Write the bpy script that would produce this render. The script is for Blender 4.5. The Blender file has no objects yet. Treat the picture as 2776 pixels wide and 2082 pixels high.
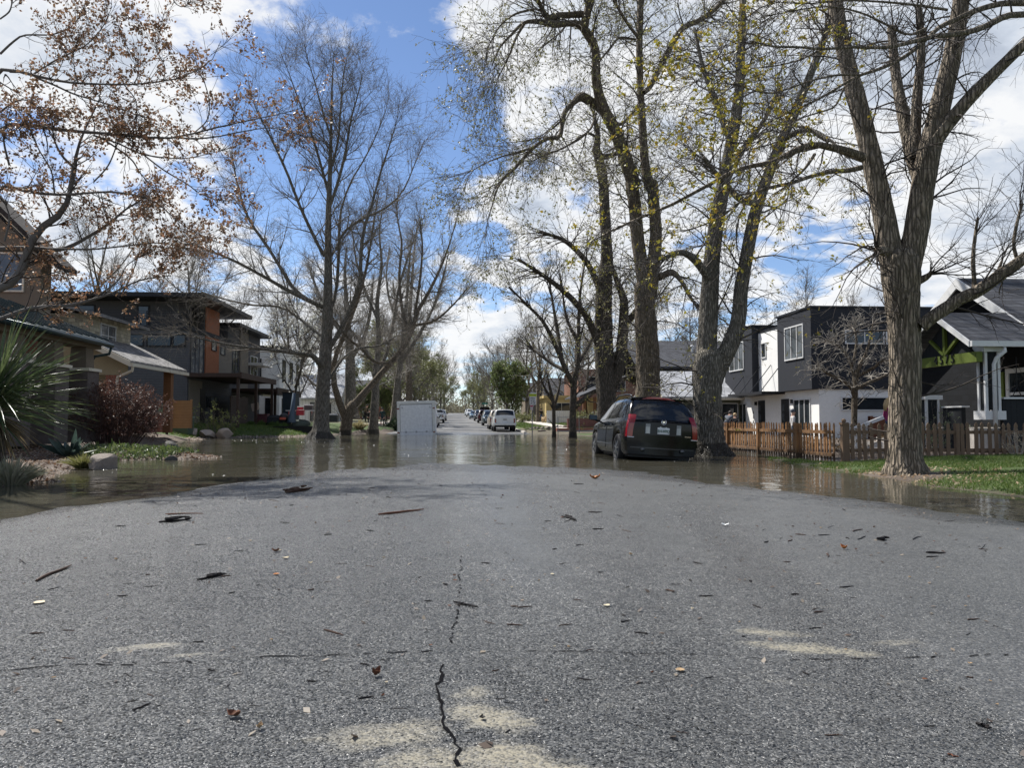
import bpy, math, random
import numpy as np
from mathutils import Vector, Matrix
random.seed(11)
rng = np.random.default_rng(11)
SC = bpy.context.scene
COL = SC.collection
PI = math.pi
# ------------------------------------------------------------------ camera geometry (photo pixels 2776 x 2082)
FPX = 2086.0
CAMZ = 0.97
YAW = math.atan(143 / FPX)
PITCH = math.atan(100 / FPX)
FWD = np.array([math.sin(YAW) * math.cos(PITCH), math.cos(YAW) * math.cos(PITCH), math.sin(PITCH)])
RGT = np.array([math.cos(YAW), -math.sin(YAW), 0.0])
UPV = np.cross(RGT, FWD)
CAM = np.array([0.0, 0.0, CAMZ])

def ray(px, py):
    return FWD + (px - 1388) / FPX * RGT + (1041 - py) / FPX * UPV
def P(px, py, Y):
    d = ray(px, py); return CAM + d * (Y / d[1])
def D(x, y, Y):                      # same, from a 2212 px wide view of the photo
    return P(x * 1.255, y * 1.255, Y)
def G(px, py, z=0.0):
    d = ray(px, py); return CAM + d * ((z - CAMZ) / d[2])

# ------------------------------------------------------------------ tagging
def tag(o, label=None, cat=None, group=None, kind=None):
    if label: o['label'] = label
    if cat: o['category'] = cat
    if group: o['group'] = group
    if kind: o['kind'] = kind
    return o
def thing(name, label, cat, loc=(0, 0, 0), group=None, rot=(0, 0, 0)):
    o = bpy.data.objects.new(name, None)
    o.empty_display_size = .2
    COL.objects.link(o)
    o.location = tuple(float(c) for c in loc); o.rotation_euler = rot
    return tag(o, label, cat, group)
def root_of(o):
    while o.parent: o = o.parent
    return o
def copy_tree(o, parent=None):
    c = o.copy(); COL.objects.link(c); c.parent = parent
    for ch in list(o.children): copy_tree(ch, c)
    return c
def np_mesh(name, V, F, mats=None, smooth=False, mi=None):
    V = np.asarray(V, dtype=np.float32); F = np.asarray(F, dtype=np.int32)
    me = bpy.data.meshes.new(name)
    me.vertices.add(len(V)); me.vertices.foreach_set('co', V.ravel())
    k = F.shape[1]
    me.loops.add(F.size); me.loops.foreach_set('vertex_index', F.ravel())
    me.polygons.add(len(F))
    me.polygons.foreach_set('loop_start', np.arange(0, F.size, k, dtype=np.int32))
    try: me.polygons.foreach_set('loop_total', np.full(len(F), k, dtype=np.int32))
    except Exception: pass
    if smooth: me.polygons.foreach_set('use_smooth', np.ones(len(F), dtype=bool))
    if mi is not None: me.polygons.foreach_set('material_index', np.asarray(mi, dtype=np.int32))
    me.update(calc_edges=True)
    for m in (mats if isinstance(mats, (list, tuple)) else [mats]):
        if m: me.materials.append(m)
    return me
def link(name, me, parent=None, local=False):
    o = bpy.data.objects.new(name, me); COL.objects.link(o)
    if parent:
        if not local:
            off = root_of(parent).location
            if off.length > 0: me.transform(Matrix.Translation(-off))
        o.parent = parent
    return o

class MB:
    def __init__(s): s.v = []; s.f = []; s.mi = []
    def add(s, vs, fs, mi=0):
        b = len(s.v); s.v += [tuple(float(c) for c in v) for v in vs]
        s.f += [tuple(i + b for i in f) for f in fs]; s.mi += [mi] * len(fs)
        return s
    def box(s, x0, y0, z0, x1, y1, z1, mi=0, M=None):
        if x0 > x1: x0, x1 = x1, x0
        if y0 > y1: y0, y1 = y1, y0
        if z0 > z1: z0, z1 = z1, z0
        vs = [(x0,y0,z0),(x1,y0,z0),(x1,y1,z0),(x0,y1,z0),(x0,y0,z1),(x1,y0,z1),(x1,y1,z1),(x0,y1,z1)]
        if M is not None: vs = [M @ Vector(v) for v in vs]
        return s.add(vs, [(0,3,2,1),(4,5,6,7),(0,1,5,4),(1,2,6,5),(2,3,7,6),(3,0,4,7)], mi)
    def bar(s, a, b, w, h, mi=0, up=(0, 0, 1)):   # rectangular bar from a to b
        a = Vector(a); b = Vector(b); t = (b - a).normalized(); u = Vector(up)
        if abs(t.dot(u)) > .95: u = Vector((1, 0, 0))
        r = t.cross(u).normalized(); q = r.cross(t)
        vs = [p + r * sx * w / 2 + q * sz * h / 2 for p in (a, b) for sx, sz in ((-1,-1),(1,-1),(1,1),(-1,1))]
        return s.add(vs, [(0,1,2,3),(7,6,5,4),(0,4,5,1),(1,5,6,2),(2,6,7,3),(3,7,4,0)], mi)
    def poly(s, pts, mi=0):
        return s.add(pts, [tuple(range(len(pts)))], mi)
    def slab(s, pts, off, mi=0):                   # polygon extruded by vector off
        n = len(pts); off = Vector(off); A = [Vector(p) for p in pts]; B = [p + off for p in A]
        fs = [tuple(range(n - 1, -1, -1)), tuple(range(n, 2 * n))] + [(i, (i + 1) % n, n + (i + 1) % n, n + i) for i in range(n)]
        return s.add(A + B, fs, mi)
    def tube(s, pts, r, n=8, mi=0, cap=True):
        pts = [Vector(p) for p in pts]; k = len(pts)
        rr = r if isinstance(r, (list, tuple)) else [r] * k
        vs = []; u = None
        for i, p in enumerate(pts):
            t = (pts[min(i + 1, k - 1)] - pts[max(i - 1, 0)]).normalized()
            if u is None:
                u = t.cross(Vector((0, 0, 1)) if abs(t.z) < .9 else Vector((1, 0, 0))).normalized()
            else: u = (u - t * u.dot(t)).normalized()
            w = t.cross(u)
            vs += [p + (u * math.cos(2*PI*j/n) + w * math.sin(2*PI*j/n)) * rr[i] for j in range(n)]
        fs = [(i*n+j, i*n+(j+1)%n, (i+1)*n+(j+1)%n, (i+1)*n+j) for i in range(k-1) for j in range(n)]
        if cap: fs += [tuple(range(n-1, -1, -1)), tuple(range((k-1)*n, k*n))]
        return s.add(vs, fs, mi)
    def ball(s, c, rx, ry, rz, nu=12, nv=8, mi=0, jit=0):
        vs = []
        for i in range(nv + 1):
            a = PI * i / nv
            for j in range(nu):
                b = 2 * PI * j / nu; q = 1 + (random.uniform(-jit, jit) if jit else 0)
                vs.append((c[0] + rx*q*math.sin(a)*math.cos(b), c[1] + ry*q*math.sin(a)*math.sin(b), c[2] + rz*q*math.cos(a)))
        fs = [(i*nu+j, i*nu+(j+1)%nu, (i+1)*nu+(j+1)%nu, (i+1)*nu+j) for i in range(nv) for j in range(nu)]
        return s.add(vs, [f[::-1] for f in fs], mi)
    def build(s, name, mats, parent=None, local=False, smooth=False, bevel=0, auto=None):
        me = bpy.data.meshes.new(name)
        me.from_pydata(s.v, [], s.f)
        for m in (mats if isinstance(mats, (list, tuple)) else [mats]): me.materials.append(m)
        me.polygons.foreach_set('material_index', s.mi)
        if smooth: me.polygons.foreach_set('use_smooth', [True] * len(s.f))
        me.update()
        o = link(name, me, parent, local)
        if bevel:
            b = o.modifiers.new('Bevel', 'BEVEL'); b.width = bevel; b.segments = 2; b.limit_method = 'ANGLE'
        return o
def text_obj(body, name, size, mat, parent, M, extrude=.003, align='CENTER', local=True):
    cu = bpy.data.curves.new(name, 'FONT'); cu.body = body; cu.size = size; cu.extrude = extrude
    cu.align_x = align; cu.align_y = 'CENTER'
    tmp = bpy.data.objects.new(name, cu); COL.objects.link(tmp)
    dg = bpy.context.evaluated_depsgraph_get()
    me = bpy.data.meshes.new_from_object(tmp.evaluated_get(dg))
    bpy.data.objects.remove(tmp); bpy.data.curves.remove(cu)
    me.materials.clear(); me.materials.append(mat); me.transform(M)
    return link(name, me, parent, local)

# ------------------------------------------------------------------ materials
def sock(n, *names):
    for k in names:
        if k in n.inputs: return n.inputs[k]
MATS = {}
class NT:
    def __init__(s, name):
        s.m = bpy.data.materials.new(name); s.m.use_nodes = True
        s.t = s.m.node_tree; s.n = s.t.nodes; s.n.clear()
        s.out = s.n.new('ShaderNodeOutputMaterial'); s.b = s.n.new('ShaderNodeBsdfPrincipled')
        s.t.links.new(s.b.outputs[0], s.out.inputs[0])
        s.tc = s.n.new('ShaderNodeTexCoord')
    def l(s, a, b): s.t.links.new(a, b)
    def val(s, x, inp):
        if hasattr(x, 'is_output'): s.l(x, inp)
        else: inp.default_value = x
    def math(s, op, a, b=0.0, c=None, clamp=False):
        n = s.n.new('ShaderNodeMath'); n.operation = op; n.use_clamp = clamp
        s.val(a, n.inputs[0]); s.val(b, n.inputs[1])
        if c is not None: s.val(c, n.inputs[2])
        return n.outputs[0]
    def mapping(s, scale=(1, 1, 1), src=None):
        n = s.n.new('ShaderNodeMapping'); s.l(src or s.tc.outputs['Object'], n.inputs[0]); n.inputs['Scale'].default_value = scale
        return n.outputs[0]
    def noise(s, scale, detail=4, rough=.55, src=None, dist=0.0):
        n = s.n.new('ShaderNodeTexNoise'); n.inputs['Scale'].default_value = scale; n.inputs['Detail'].default_value = detail
        n.inputs['Roughness'].default_value = rough; n.inputs['Distortion'].default_value = dist
        s.l(src or s.tc.outputs['Object'], n.inputs['Vector']); return n.outputs[0]
    def vor(s, scale, src=None, feature='F1', out=0, rnd=1.0):
        n = s.n.new('ShaderNodeTexVoronoi'); n.feature = feature; n.inputs['Scale'].default_value = scale
        n.inputs['Randomness'].default_value = rnd
        s.l(src or s.tc.outputs['Object'], n.inputs['Vector']); return n.outputs[out]
    def ramp(s, fac, stops):
        n = s.n.new('ShaderNodeValToRGB'); r = n.color_ramp
        while len(r.elements) < len(stops): r.elements.new(.5)
        for e, (p, c) in zip(r.elements, stops):
            e.position = p; e.color = (*c, 1) if len(c) == 3 else c
        s.val(fac, n.inputs[0]); return n.outputs[0]
    def mix(s, fac, a, b, mode='MIX'):
        n = s.n.new('ShaderNodeMix'); n.data_type = 'RGBA'; n.blend_type = mode
        s.val(fac, n.inputs[0])
        for x, i in ((a, 6), (b, 7)):
            if hasattr(x, 'is_output'): s.l(x, n.inputs[i])
            else: n.inputs[i].default_value = (*x, 1)
        return n.outputs[2]
    def bump(s, h, strength=.3, dist=.01, normal=None):
        n = s.n.new('ShaderNodeBump'); n.inputs['Strength'].default_value = strength; n.inputs['Distance'].default_value = dist
        s.l(h, n.inputs['Height'])
        if normal: s.l(normal, n.inputs['Normal'])
        s.l(n.outputs[0], s.b.inputs['Normal']); return n.outputs[0]
    def attr(s, name):
        n = s.n.new('ShaderNodeAttribute'); n.attribute_name = name; return n
    def set(s, **k):
        for key, v in k.items():
            inp = sock(s.b, *{'base': ('Base Color',), 'rough': ('Roughness',), 'metal': ('Metallic',), 'spec': ('Specular IOR Level',),
                              'ior': ('IOR',), 'coat': ('Coat Weight',), 'coatr': ('Coat Roughness',), 'trans': ('Transmission Weight',),
                              'emit': ('Emission Color',), 'emits': ('Emission Strength',), 'alpha': ('Alpha',), 'sss': ('Subsurface Weight',)}[key])
            if hasattr(v, 'is_output'): s.l(v, inp)
            elif isinstance(v, tuple): inp.default_value = (*v, 1)
            else: inp.default_value = v
        return s.m
def c2(c, k): return tuple(min(1, x * k) for x in c)
def pm(name, base, rough=.6, var=.18, scale=3.0, bump=0, bscale=40, metal=0, coat=0, spec=.2, pattern=None, psize=.15, stretch=(1, 1, 1)):
    if name in MATS: return MATS[name]
    t = NT(name)
    v = t.mapping(stretch)
    n = t.noise(scale, 5, .6, v)
    col = t.ramp(n, [(.25, c2(base, 1 - var)), (.75, c2(base, 1 + var))])
    fine = t.noise(scale * 11, 3, .6, v)
    col = t.mix(.35 * var / .18 if var < .3 else .5, col, t.ramp(fine, [(.3, c2(base, .7)), (.7, c2(base, 1.25))]))
    h = None
    if pattern == 'siding':        # horizontal laps
        sx = t.n.new('ShaderNodeSeparateXYZ'); t.l(t.tc.outputs['Object'], sx.inputs[0])
        fr = t.math('FRACT', t.math('DIVIDE', sx.outputs[2], psize))
        h = t.math('MULTIPLY', t.math('SUBTRACT', 1.0, fr), .02)
        t.bump(h, .9, 1.0)
        edge = t.math('LESS_THAN', fr, .07)
        col = t.mix(t.math('MULTIPLY', edge, .45), col, c2(base, .4))
    elif pattern == 'board':       # vertical boards
        sx = t.n.new('ShaderNodeSeparateXYZ'); t.l(t.tc.outputs['Object'], sx.inputs[0])
        fr = t.math('FRACT', t.math('DIVIDE', t.math('ADD', sx.outputs[0], sx.outputs[1]), psize))
        col = t.mix(t.math('MULTIPLY', t.math('LESS_THAN', fr, .1), .6), col, c2(base, .35))
        t.bump(t.math('GREATER_THAN', fr, .1), .5, .02)
    elif pattern in ('brick', 'shingle'):
        sx = t.n.new('ShaderNodeSeparateXYZ'); t.l(t.tc.outputs['Object'], sx.inputs[0])
        cb = t.n.new('ShaderNodeCombineXYZ'); t.l(t.math('ADD', sx.outputs[0], sx.outputs[1]), cb.inputs[0]); t.l(sx.outputs[2], cb.inputs[1])
        br = t.n.new('ShaderNodeTexBrick'); t.l(cb.outputs[0], br.inputs['Vector'])
        br.inputs['Scale'].default_value = 1
        if pattern == 'brick':
            br.inputs['Brick Width'].default_value = .21; br.inputs['Row Height'].default_value = .075; br.inputs['Mortar Size'].default_value = .008
            br.inputs['Color1'].default_value = (*c2(base, .8), 1); br.inputs['Color2'].default_value = (*c2(base, 1.25), 1); br.inputs['Mortar'].default_value = (.3, .27, .24, 1)
        else:
            br.inputs['Brick Width'].default_value = .3; br.inputs['Row Height'].default_value = psize; br.inputs['Mortar Size'].default_value = .009
            br.inputs['Color1'].default_value = (*c2(base, .6), 1); br.inputs['Color2'].default_value = (*c2(base, 1.4), 1); br.inputs['Mortar'].default_value = (*c2(base, .35), 1)
            br.inputs['Bias'].default_value = 0
        col = t.mix(.75, col, br.outputs[0]); t.bump(br.outputs['Fac'], .4, -.01)
    if bump and not pattern:
        t.bump(t.noise(bscale, 4, .6, v), bump, .02)
    t.set(base=col, rough=rough, metal=metal, coat=coat, spec=spec)
    MATS[name] = t.m
    return t.m
def plain(name, base, rough=.4, metal=0, coat=0, spec=.5, **k):
    if name in MATS: return MATS[name]
    t = NT(name); n = t.noise(6, 4); t.set(base=t.ramp(n, [(.3, c2(base, .9)), (.7, c2(base, 1.1))]), rough=rough, metal=metal, coat=coat, spec=spec, **k)
    MATS[name] = t.m; return t.m
def bark(name, base, vs=1.0, wet=.22):
    if name in MATS: return MATS[name]
    t = NT(name)
    v = t.mapping((1, 1, .11)); v2 = t.mapping((1, 1, .3))
    nd = t.noise(5, 3, .6, t.mapping((1, 1, .5)))
    mx = t.n.new('ShaderNodeVectorMath'); mx.operation = 'ADD'; t.l(v, mx.inputs[0])
    cb = t.n.new('ShaderNodeCombineXYZ'); t.l(t.math('MULTIPLY', nd, .12), cb.inputs[0]); t.l(t.math('MULTIPLY', nd, .12), cb.inputs[1]); t.l(cb.outputs[0], mx.inputs[1])
    ridge = t.vor(22 * vs, mx.outputs[0], 'DISTANCE_TO_EDGE')
    n1 = t.noise(16 * vs, 6, .65, v2); n0 = t.noise(1.3, 3, .6)
    rr = t.math('MULTIPLY', t.math('MINIMUM', t.math('MULTIPLY', ridge, 3.0), 1.0), 1.0)
    h = t.math('ADD', t.math('MULTIPLY', rr, .7), t.math('MULTIPLY', n1, .7))
    col = t.ramp(h, [(.18, c2(base, .10)), (.5, c2(base, .62)), (.95, c2(base, 1.75))])
    col = t.mix(t.math('MULTIPLY', n0, .7), col, t.mix(.5, col, (base[0] * .9, base[1] * .95, base[2] * .75)))
    sx = t.n.new('ShaderNodeSeparateXYZ'); geo = t.n.new('ShaderNodeNewGeometry'); t.l(geo.outputs['Position'], sx.inputs[0])
    w = t.math('LESS_THAN', t.math('ADD', sx.outputs[2], t.math('MULTIPLY', t.math('ADD', n0, t.math('MULTIPLY', n1, .5)), -.35)), wet - .12)   # soaked by the flood
    col = t.mix(t.math('MULTIPLY', w, .75), col, c2(base, .14))
    t.bump(h, 1.0, .05)
    t.set(base=col, rough=t.math('SUBTRACT', .9, t.math('MULTIPLY', w, .45)), spec=.25)
    MATS[name] = t.m; return t.m
def leafmat(name, c1, c2_, c3=None, rough=.5):
    if name in MATS: return MATS[name]
    t = NT(name)
    geo = t.n.new('ShaderNodeNewGeometry')
    st = [(0, c1), (.55, c2_)] + ([(1, c3)] if c3 else [])
    col = t.ramp(geo.outputs['Random Per Island'], st)
    col = t.mix(.3, col, t.ramp(t.noise(25, 2), [(.3, c2(c1, .6)), (.7, c2(c2_, 1.3))]))
    t.set(base=col, rough=rough)
    tr = t.n.new('ShaderNodeBsdfTranslucent'); t.l(col, tr.inputs[0])
    ms = t.n.new('ShaderNodeMixShader'); ms.inputs[0].default_value = .35
    t.l(t.b.outputs[0], ms.inputs[1]); t.l(tr.outputs[0], ms.inputs[2]); t.l(ms.outputs[0], t.out.inputs[0])
    MATS[name] = t.m; return t.m
def glass(name='window_glass', base=(.02, .025, .03), rough=.03):
    if name in MATS: return MATS[name]
    t = NT(name); n = t.noise(.8, 3)
    t.set(base=t.ramp(n, [(.35, c2(base, .4)), (.7, c2(base, 1.8))]), rough=rough, spec=.5, ior=1.5)
    t.bump(t.noise(1.5, 2), .03, .05)
    MATS[name] = t.m; return t.m
# ------------------------------------------------------------------ camera, sun, sky
cam = bpy.data.cameras.new('camera'); co = bpy.data.objects.new('camera', cam); COL.objects.link(co)
cam.sensor_width = 36; cam.lens = FPX / 2776 * 36; cam.clip_start = .05; cam.clip_end = 3000
mrot = Matrix((tuple(RGT), tuple(UPV), tuple(-FWD))).transposed()
co.matrix_world = Matrix.Translation(CAM) @ mrot.to_4x4()
SC.camera = co
SUN_AZ, SUN_EL = math.radians(-42), math.radians(52)
SDIR = np.array([math.sin(SUN_AZ) * math.cos(SUN_EL), math.cos(SUN_AZ) * math.cos(SUN_EL), math.sin(SUN_EL)])
sl = bpy.data.lights.new('sun', 'SUN'); so = bpy.data.objects.new('sun', sl); COL.objects.link(so)
sl.energy = 5.0; sl.angle = math.radians(.53); sl.color = (1, .965, .91)
so.rotation_euler = Vector(-SDIR).to_track_quat('-Z', 'Y').to_euler()
SC.view_settings.view_transform = 'Standard'; SC.view_settings.look = 'None'; SC.view_settings.gamma = 1
SC.view_settings.exposure = 0.66
SC.render.film_transparent = False
SC.cycles.use_denoising = True
SC.cycles.max_bounces = 6; SC.cycles.transparent_max_bounces = 8
SC.cycles.sample_clamp_indirect = 3; SC.cycles.sample_clamp_direct = 5
SC.cycles.use_adaptive_sampling = True; SC.cycles.adaptive_threshold = .007

def build_world():
    w = bpy.data.worlds.new('World'); SC.world = w; w.use_nodes = True
    t = w.node_tree; N = t.nodes; N.clear(); L = t.links.new
    out = N.new('ShaderNodeOutputWorld'); bg = N.new('ShaderNodeBackground'); L(bg.outputs[0], out.inputs[0])
    bg.inputs[1].default_value = .1
    sky = N.new('ShaderNodeTexSky'); sky.sky_type = 'NISHITA'; sky.sun_disc = False
    sky.sun_elevation = SUN_EL; sky.sun_rotation = SUN_AZ % (2 * PI); sky.air_density = 1.0; sky.dust_density = .3; sky.ozone_density = 2.5; sky.altitude = 1600
    tc = N.new('ShaderNodeTexCoord')
    def M(op, a, b=0.0, clamp=False):
        n = N.new('ShaderNodeMath'); n.operation = op; n.use_clamp = clamp
        for x, i in ((a, 0), (b, 1)):
            if hasattr(x, 'is_output'): L(x, n.inputs[i])
            else: n.inputs[i].default_value = x
        return n.outputs[0]
    nrm = N.new('ShaderNodeVectorMath'); nrm.operation = 'NORMALIZE'; L(tc.outputs['Generated'], nrm.inputs[0])
    dirv = nrm.outputs[0]
    sp = N.new('ShaderNodeSeparateXYZ'); L(dirv, sp.inputs[0])
    zz = M('ADD', M('MAXIMUM', sp.outputs[2], 0.0), .22)
    def proj(dx=0.0, dy=0.0):
        cb = N.new('ShaderNodeCombineXYZ')
        L(M('ADD', M('DIVIDE', sp.outputs[0], zz), dx), cb.inputs[0]); L(M('ADD', M('DIVIDE', sp.outputs[1], zz), dy), cb.inputs[1])
        return cb.outputs[0]
    def noise(v, sc, det, ro, off=0.0, dist=0.0):
        n = N.new('ShaderNodeTexNoise'); n.noise_dimensions = '4D'; n.inputs['W'].default_value = off
        n.inputs['Scale'].default_value = sc; n.inputs['Detail'].default_value = det; n.inputs['Roughness'].default_value = ro
        n.inputs['Distortion'].default_value = dist; L(v, n.inputs['Vector']); return n.outputs[0]
    cover = None
    # where the cloud banks and the clear gaps stand in the sky (directions): px, py, radius deg, weight
    blobs = [(1000, 330, 10, -.34), (1130, 120, 8, -.3), (700, 290, 8, -.26), (1180, 480, 6, -.26), (520, 190, 5, -.22), (880, 540, 6, -.16), (1330, 740, 4.5, -.26), (2620, 440, 4, -.22),
             (2250, 520, 3.5, -.16), (1270, 960, 3, -.06), (60, 60, 5, -.12),
             (560, 20, 8, .30), (300, 60, 6, .22), (120, 420, 10, .24), (420, 520, 7, .2), (1500, 200, 9, .30), (1480, 420, 8, .28), (1700, 120, 12, .24), (2300, 200, 14, .22), (2100, 700, 12, .2), (1850, 450, 10, .2),
             (2600, 700, 12, .22), (700, 760, 12, .2), (1260, 640, 6, .14), (1330, 830, 5, .18), (300, 800, 12, .2), (1180, 600, 4, .18), (1000, 740, 8, .14)]
    for px, py, rad, wt in blobs:
        d = ray(px, py); d = d / np.linalg.norm(d)
        dt = N.new('ShaderNodeVectorMath'); dt.operation = 'DOT_PRODUCT'; L(dirv, dt.inputs[0]); dt.inputs[1].default_value = tuple(d)
        mr = N.new('ShaderNodeMapRange'); mr.interpolation_type = 'SMOOTHSTEP'
        mr.inputs[1].default_value = math.cos(math.radians(rad * 1.5)); mr.inputs[2].default_value = math.cos(math.radians(rad * .25))
        mr.inputs[3].default_value = 0; mr.inputs[4].default_value = wt; L(dt.outputs['Value'], mr.inputs[0])
        cover = mr.outputs[0] if cover is None else M('ADD', cover, mr.outputs[0])
    cover = M('MULTIPLY', M('MINIMUM', M('MAXIMUM', cover, -.40), .34), .40)
    k_ = .05
    v0 = proj(); v1 = proj(float(SDIR[0]) * k_, float(SDIR[1]) * k_)
    def dens(v):
        a = noise(v, 2.6, 10, .62, 3.1, .15); b = noise(v, 1.0, 3, .5, 7.7)
        return M('ADD', M('MULTIPLY', a, 1.15), M('MULTIPLY', b, .45))
    d0 = M('ADD', dens(v0), cover); d1 = M('ADD', dens(v1), cover)
    def step(x, a, b):
        mr = N.new('ShaderNodeMapRange'); mr.interpolation_type = 'SMOOTHSTEP'; L(x, mr.inputs[0])
        mr.inputs[1].default_value = a; mr.inputs[2].default_value = b; return mr.outputs[0]
    alpha = step(d0, .785, .90)
    thick = step(d0, .87, 1.12)
    shade = M('MULTIPLY', M('SUBTRACT', d1, d0), 3.0)
    lum = M('ADD', M('SUBTRACT', 1.0, M('MULTIPLY', thick, .70)), M('MULTIPLY', shade, -.9))
    lum = M('MINIMUM', M('MAXIMUM', lum, 0.0), 1.0)
    rp = N.new('ShaderNodeValToRGB'); L(lum, rp.inputs[0])
    e = rp.color_ramp.elements; e[0].color = (2.4, 2.75, 3.4, 1); e[1].color = (6.15, 6.2, 6.25, 1); e[0].position = .05; e[1].position = .95
    mid = e.new(.5); mid.color = (4.2, 4.6, 5.2, 1)
    hs = N.new('ShaderNodeMix'); hs.data_type = 'RGBA'; hs.blend_type = 'MULTIPLY'; hs.inputs[0].default_value = 1
    L(sky.outputs[0], hs.inputs[6]); hs.inputs[7].default_value = (.84, .85, .90, 1)
    mx = N.new('ShaderNodeMix'); mx.data_type = 'RGBA'; L(M('MULTIPLY', alpha, .97), mx.inputs[0]); L(hs.outputs[2], mx.inputs[6]); L(rp.outputs[0], mx.inputs[7])
    L(mx.outputs[2], bg.inputs[0])
build_world()

# ------------------------------------------------------------------ terrain
ROADY = [-30, -10, 0, 8, 17, 25, 35, 45, 52, 56, 61, 95, 150, 300, 330, 420, 700]
ROADZ = [.25, .22, .19, .105, 0, -.09, -.17, -.12, -.03, .04, .11, .56, 1.46, 3.95, 4.1, 3.4, 2.0]
def zroad(y): return np.interp(y, ROADY, ROADZ)
def hroad(x, y):
    x = np.asarray(x, float); y = np.asarray(y, float)
    k = np.where(x < 0, .0055, .0041) * np.interp(y, [0, 40, 60], [1, .6, .35])
    return zroad(y) - k * x * x + .012 * np.sin(x * 1.3 + y * .7) * np.sin(y * .9 + 1) + .0035 * np.sin(5.1 * x + 1.7 * y) * np.sin(4.3 * y - 2.2 * x) + .0025 * np.sin(9 * x - 3 * y) * np.sin(7 * y + 4 * x)
LSHORE = [(-6.7,-40),(-6.8,-5),(-7.0,5),(-7.35,10),(-7.3,11.5),(-6.75,12.8),(-7.4,14.2),(-8.2,16),(-8.7,18),(-9.0,19.3),(-8.0,19.9),(-6.9,20.1),(-6.45,20.8),(-7.0,21.8),(-9.2,22.6),(-11.8,24.5),(-12.6,30),
          (-13.4,36),(-14.2,42),(-14.6,44.6),(-12.5,46.3),(-11.0,47.2),(-9.6,50),(-8.6,55),(-7.6,58.5),(-6.4,62),(-5.1,63),(-4.9,70),(-4.9,720)]
RSHORE = [(6.5,-40),(6.5,-5),(6.6,5),(6.72,9.2),(6.85,11.6),(7.05,13.5),(7.2,15.5),(7.5,18),(7.9,20.3),(8.15,19.3),(8.15,17.0),(8.5,16.4),(8.75,17.4),(9.1,18.2),(9.25,22),(9.2,30),(9.2,42),(8.6,47.5),(7.0,53),(5.7,55.7),(4.95,57.2),(4.8,62),(4.8,720)]
LSHORE = [(x / (1 - .0686 * (x / y - .0686)) if y > 5 else x, y) for x, y in LSHORE]
RSHORE = [(x / (1 - .0686 * (x / y - .0686)) if y > 5 else x, y) for x, y in RSHORE]
def poly_sd(x, y, line, side):
    pts = np.array(line); A, B = pts[:-1], pts[1:]
    shp = np.shape(x); xf = np.ravel(x).astype(float); yf = np.ravel(y).astype(float)
    best = np.full(xf.shape, 1e9)
    for a, b in zip(A, B):
        ab = b - a; t = np.clip(((xf - a[0]) * ab[0] + (yf - a[1]) * ab[1]) / (ab @ ab), 0, 1)
        best = np.minimum(best, np.hypot(xf - a[0] - t * ab[0], yf - a[1] - t * ab[1]))
    full = np.vstack([pts, [[side * 900, pts[-1][1]], [side * 900, pts[0][1]]]])
    ins = np.zeros(xf.shape, bool)
    for a, b in zip(full, np.roll(full, -1, axis=0)):
        c = ((a[1] > yf) != (b[1] > yf))
        if abs(b[1] - a[1]) < 1e-9: continue
        ins ^= c & (xf < (b[0] - a[0]) * (yf - a[1]) / (b[1] - a[1]) + a[0])
    return np.where(ins, best, -best).reshape(shp)
def wob(x, y):
    return .5 * np.sin(x * 1.9 + 1.3 * np.sin(y * .8)) * np.sin(y * 1.6 + 1.1 * np.sin(x * 1.2)) + .3 * np.sin(x * 4.1 + y * 3.3) * np.sin(y * 4.7 - x * 2.2)
def H(x, y):
    x = np.asarray(x, float); y = np.asarray(y, float)
    sl_ = poly_sd(x, y, LSHORE, -1); sr = poly_sd(x, y, RSHORE, 1)
    d = np.maximum(sl_, sr) + .18 * wob(x * 1.5, y * 1.5) * (y < 60)
    # gentle banks; the left lawns climb to the raised house plots
    topL = np.interp(y, [0, 10, 22, 30, 42, 50, 60, 70, 90], [.3, .42, .45, .5, .75, .85, .75, .5, .35])
    topR = np.interp(y, [0, 10, 16, 22, 40, 60], [.28, .26, .22, .08, .12, .3])
    top = np.where(x < 0, topL, topR)
    land = top * (1 - np.exp(-np.maximum(d, 0) / np.where(x < 0, 2.6, 2.0)))
    base = np.maximum(np.interp(y, ROADY, ROADZ) - .02, 0) * (y > 56) + .12 * (y > 58) * np.clip((d) * 6, 0, 1)
    z = np.where(d > 0, land, np.maximum(d * .16, -.32)) + base
    z = z + .03 * wob(x * .9, y * .9) * (d > 0) * np.clip(d, 0, 1)
    inroad = np.abs(x) < 5.35
    return np.where(inroad, np.minimum(z, hroad(x, y) - .08), z)
def Hs(x, y): return float(H(np.array([x]), np.array([y]))[0])
def Rs(x, y): return float(hroad(np.array([x]), np.array([y]))[0])

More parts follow.
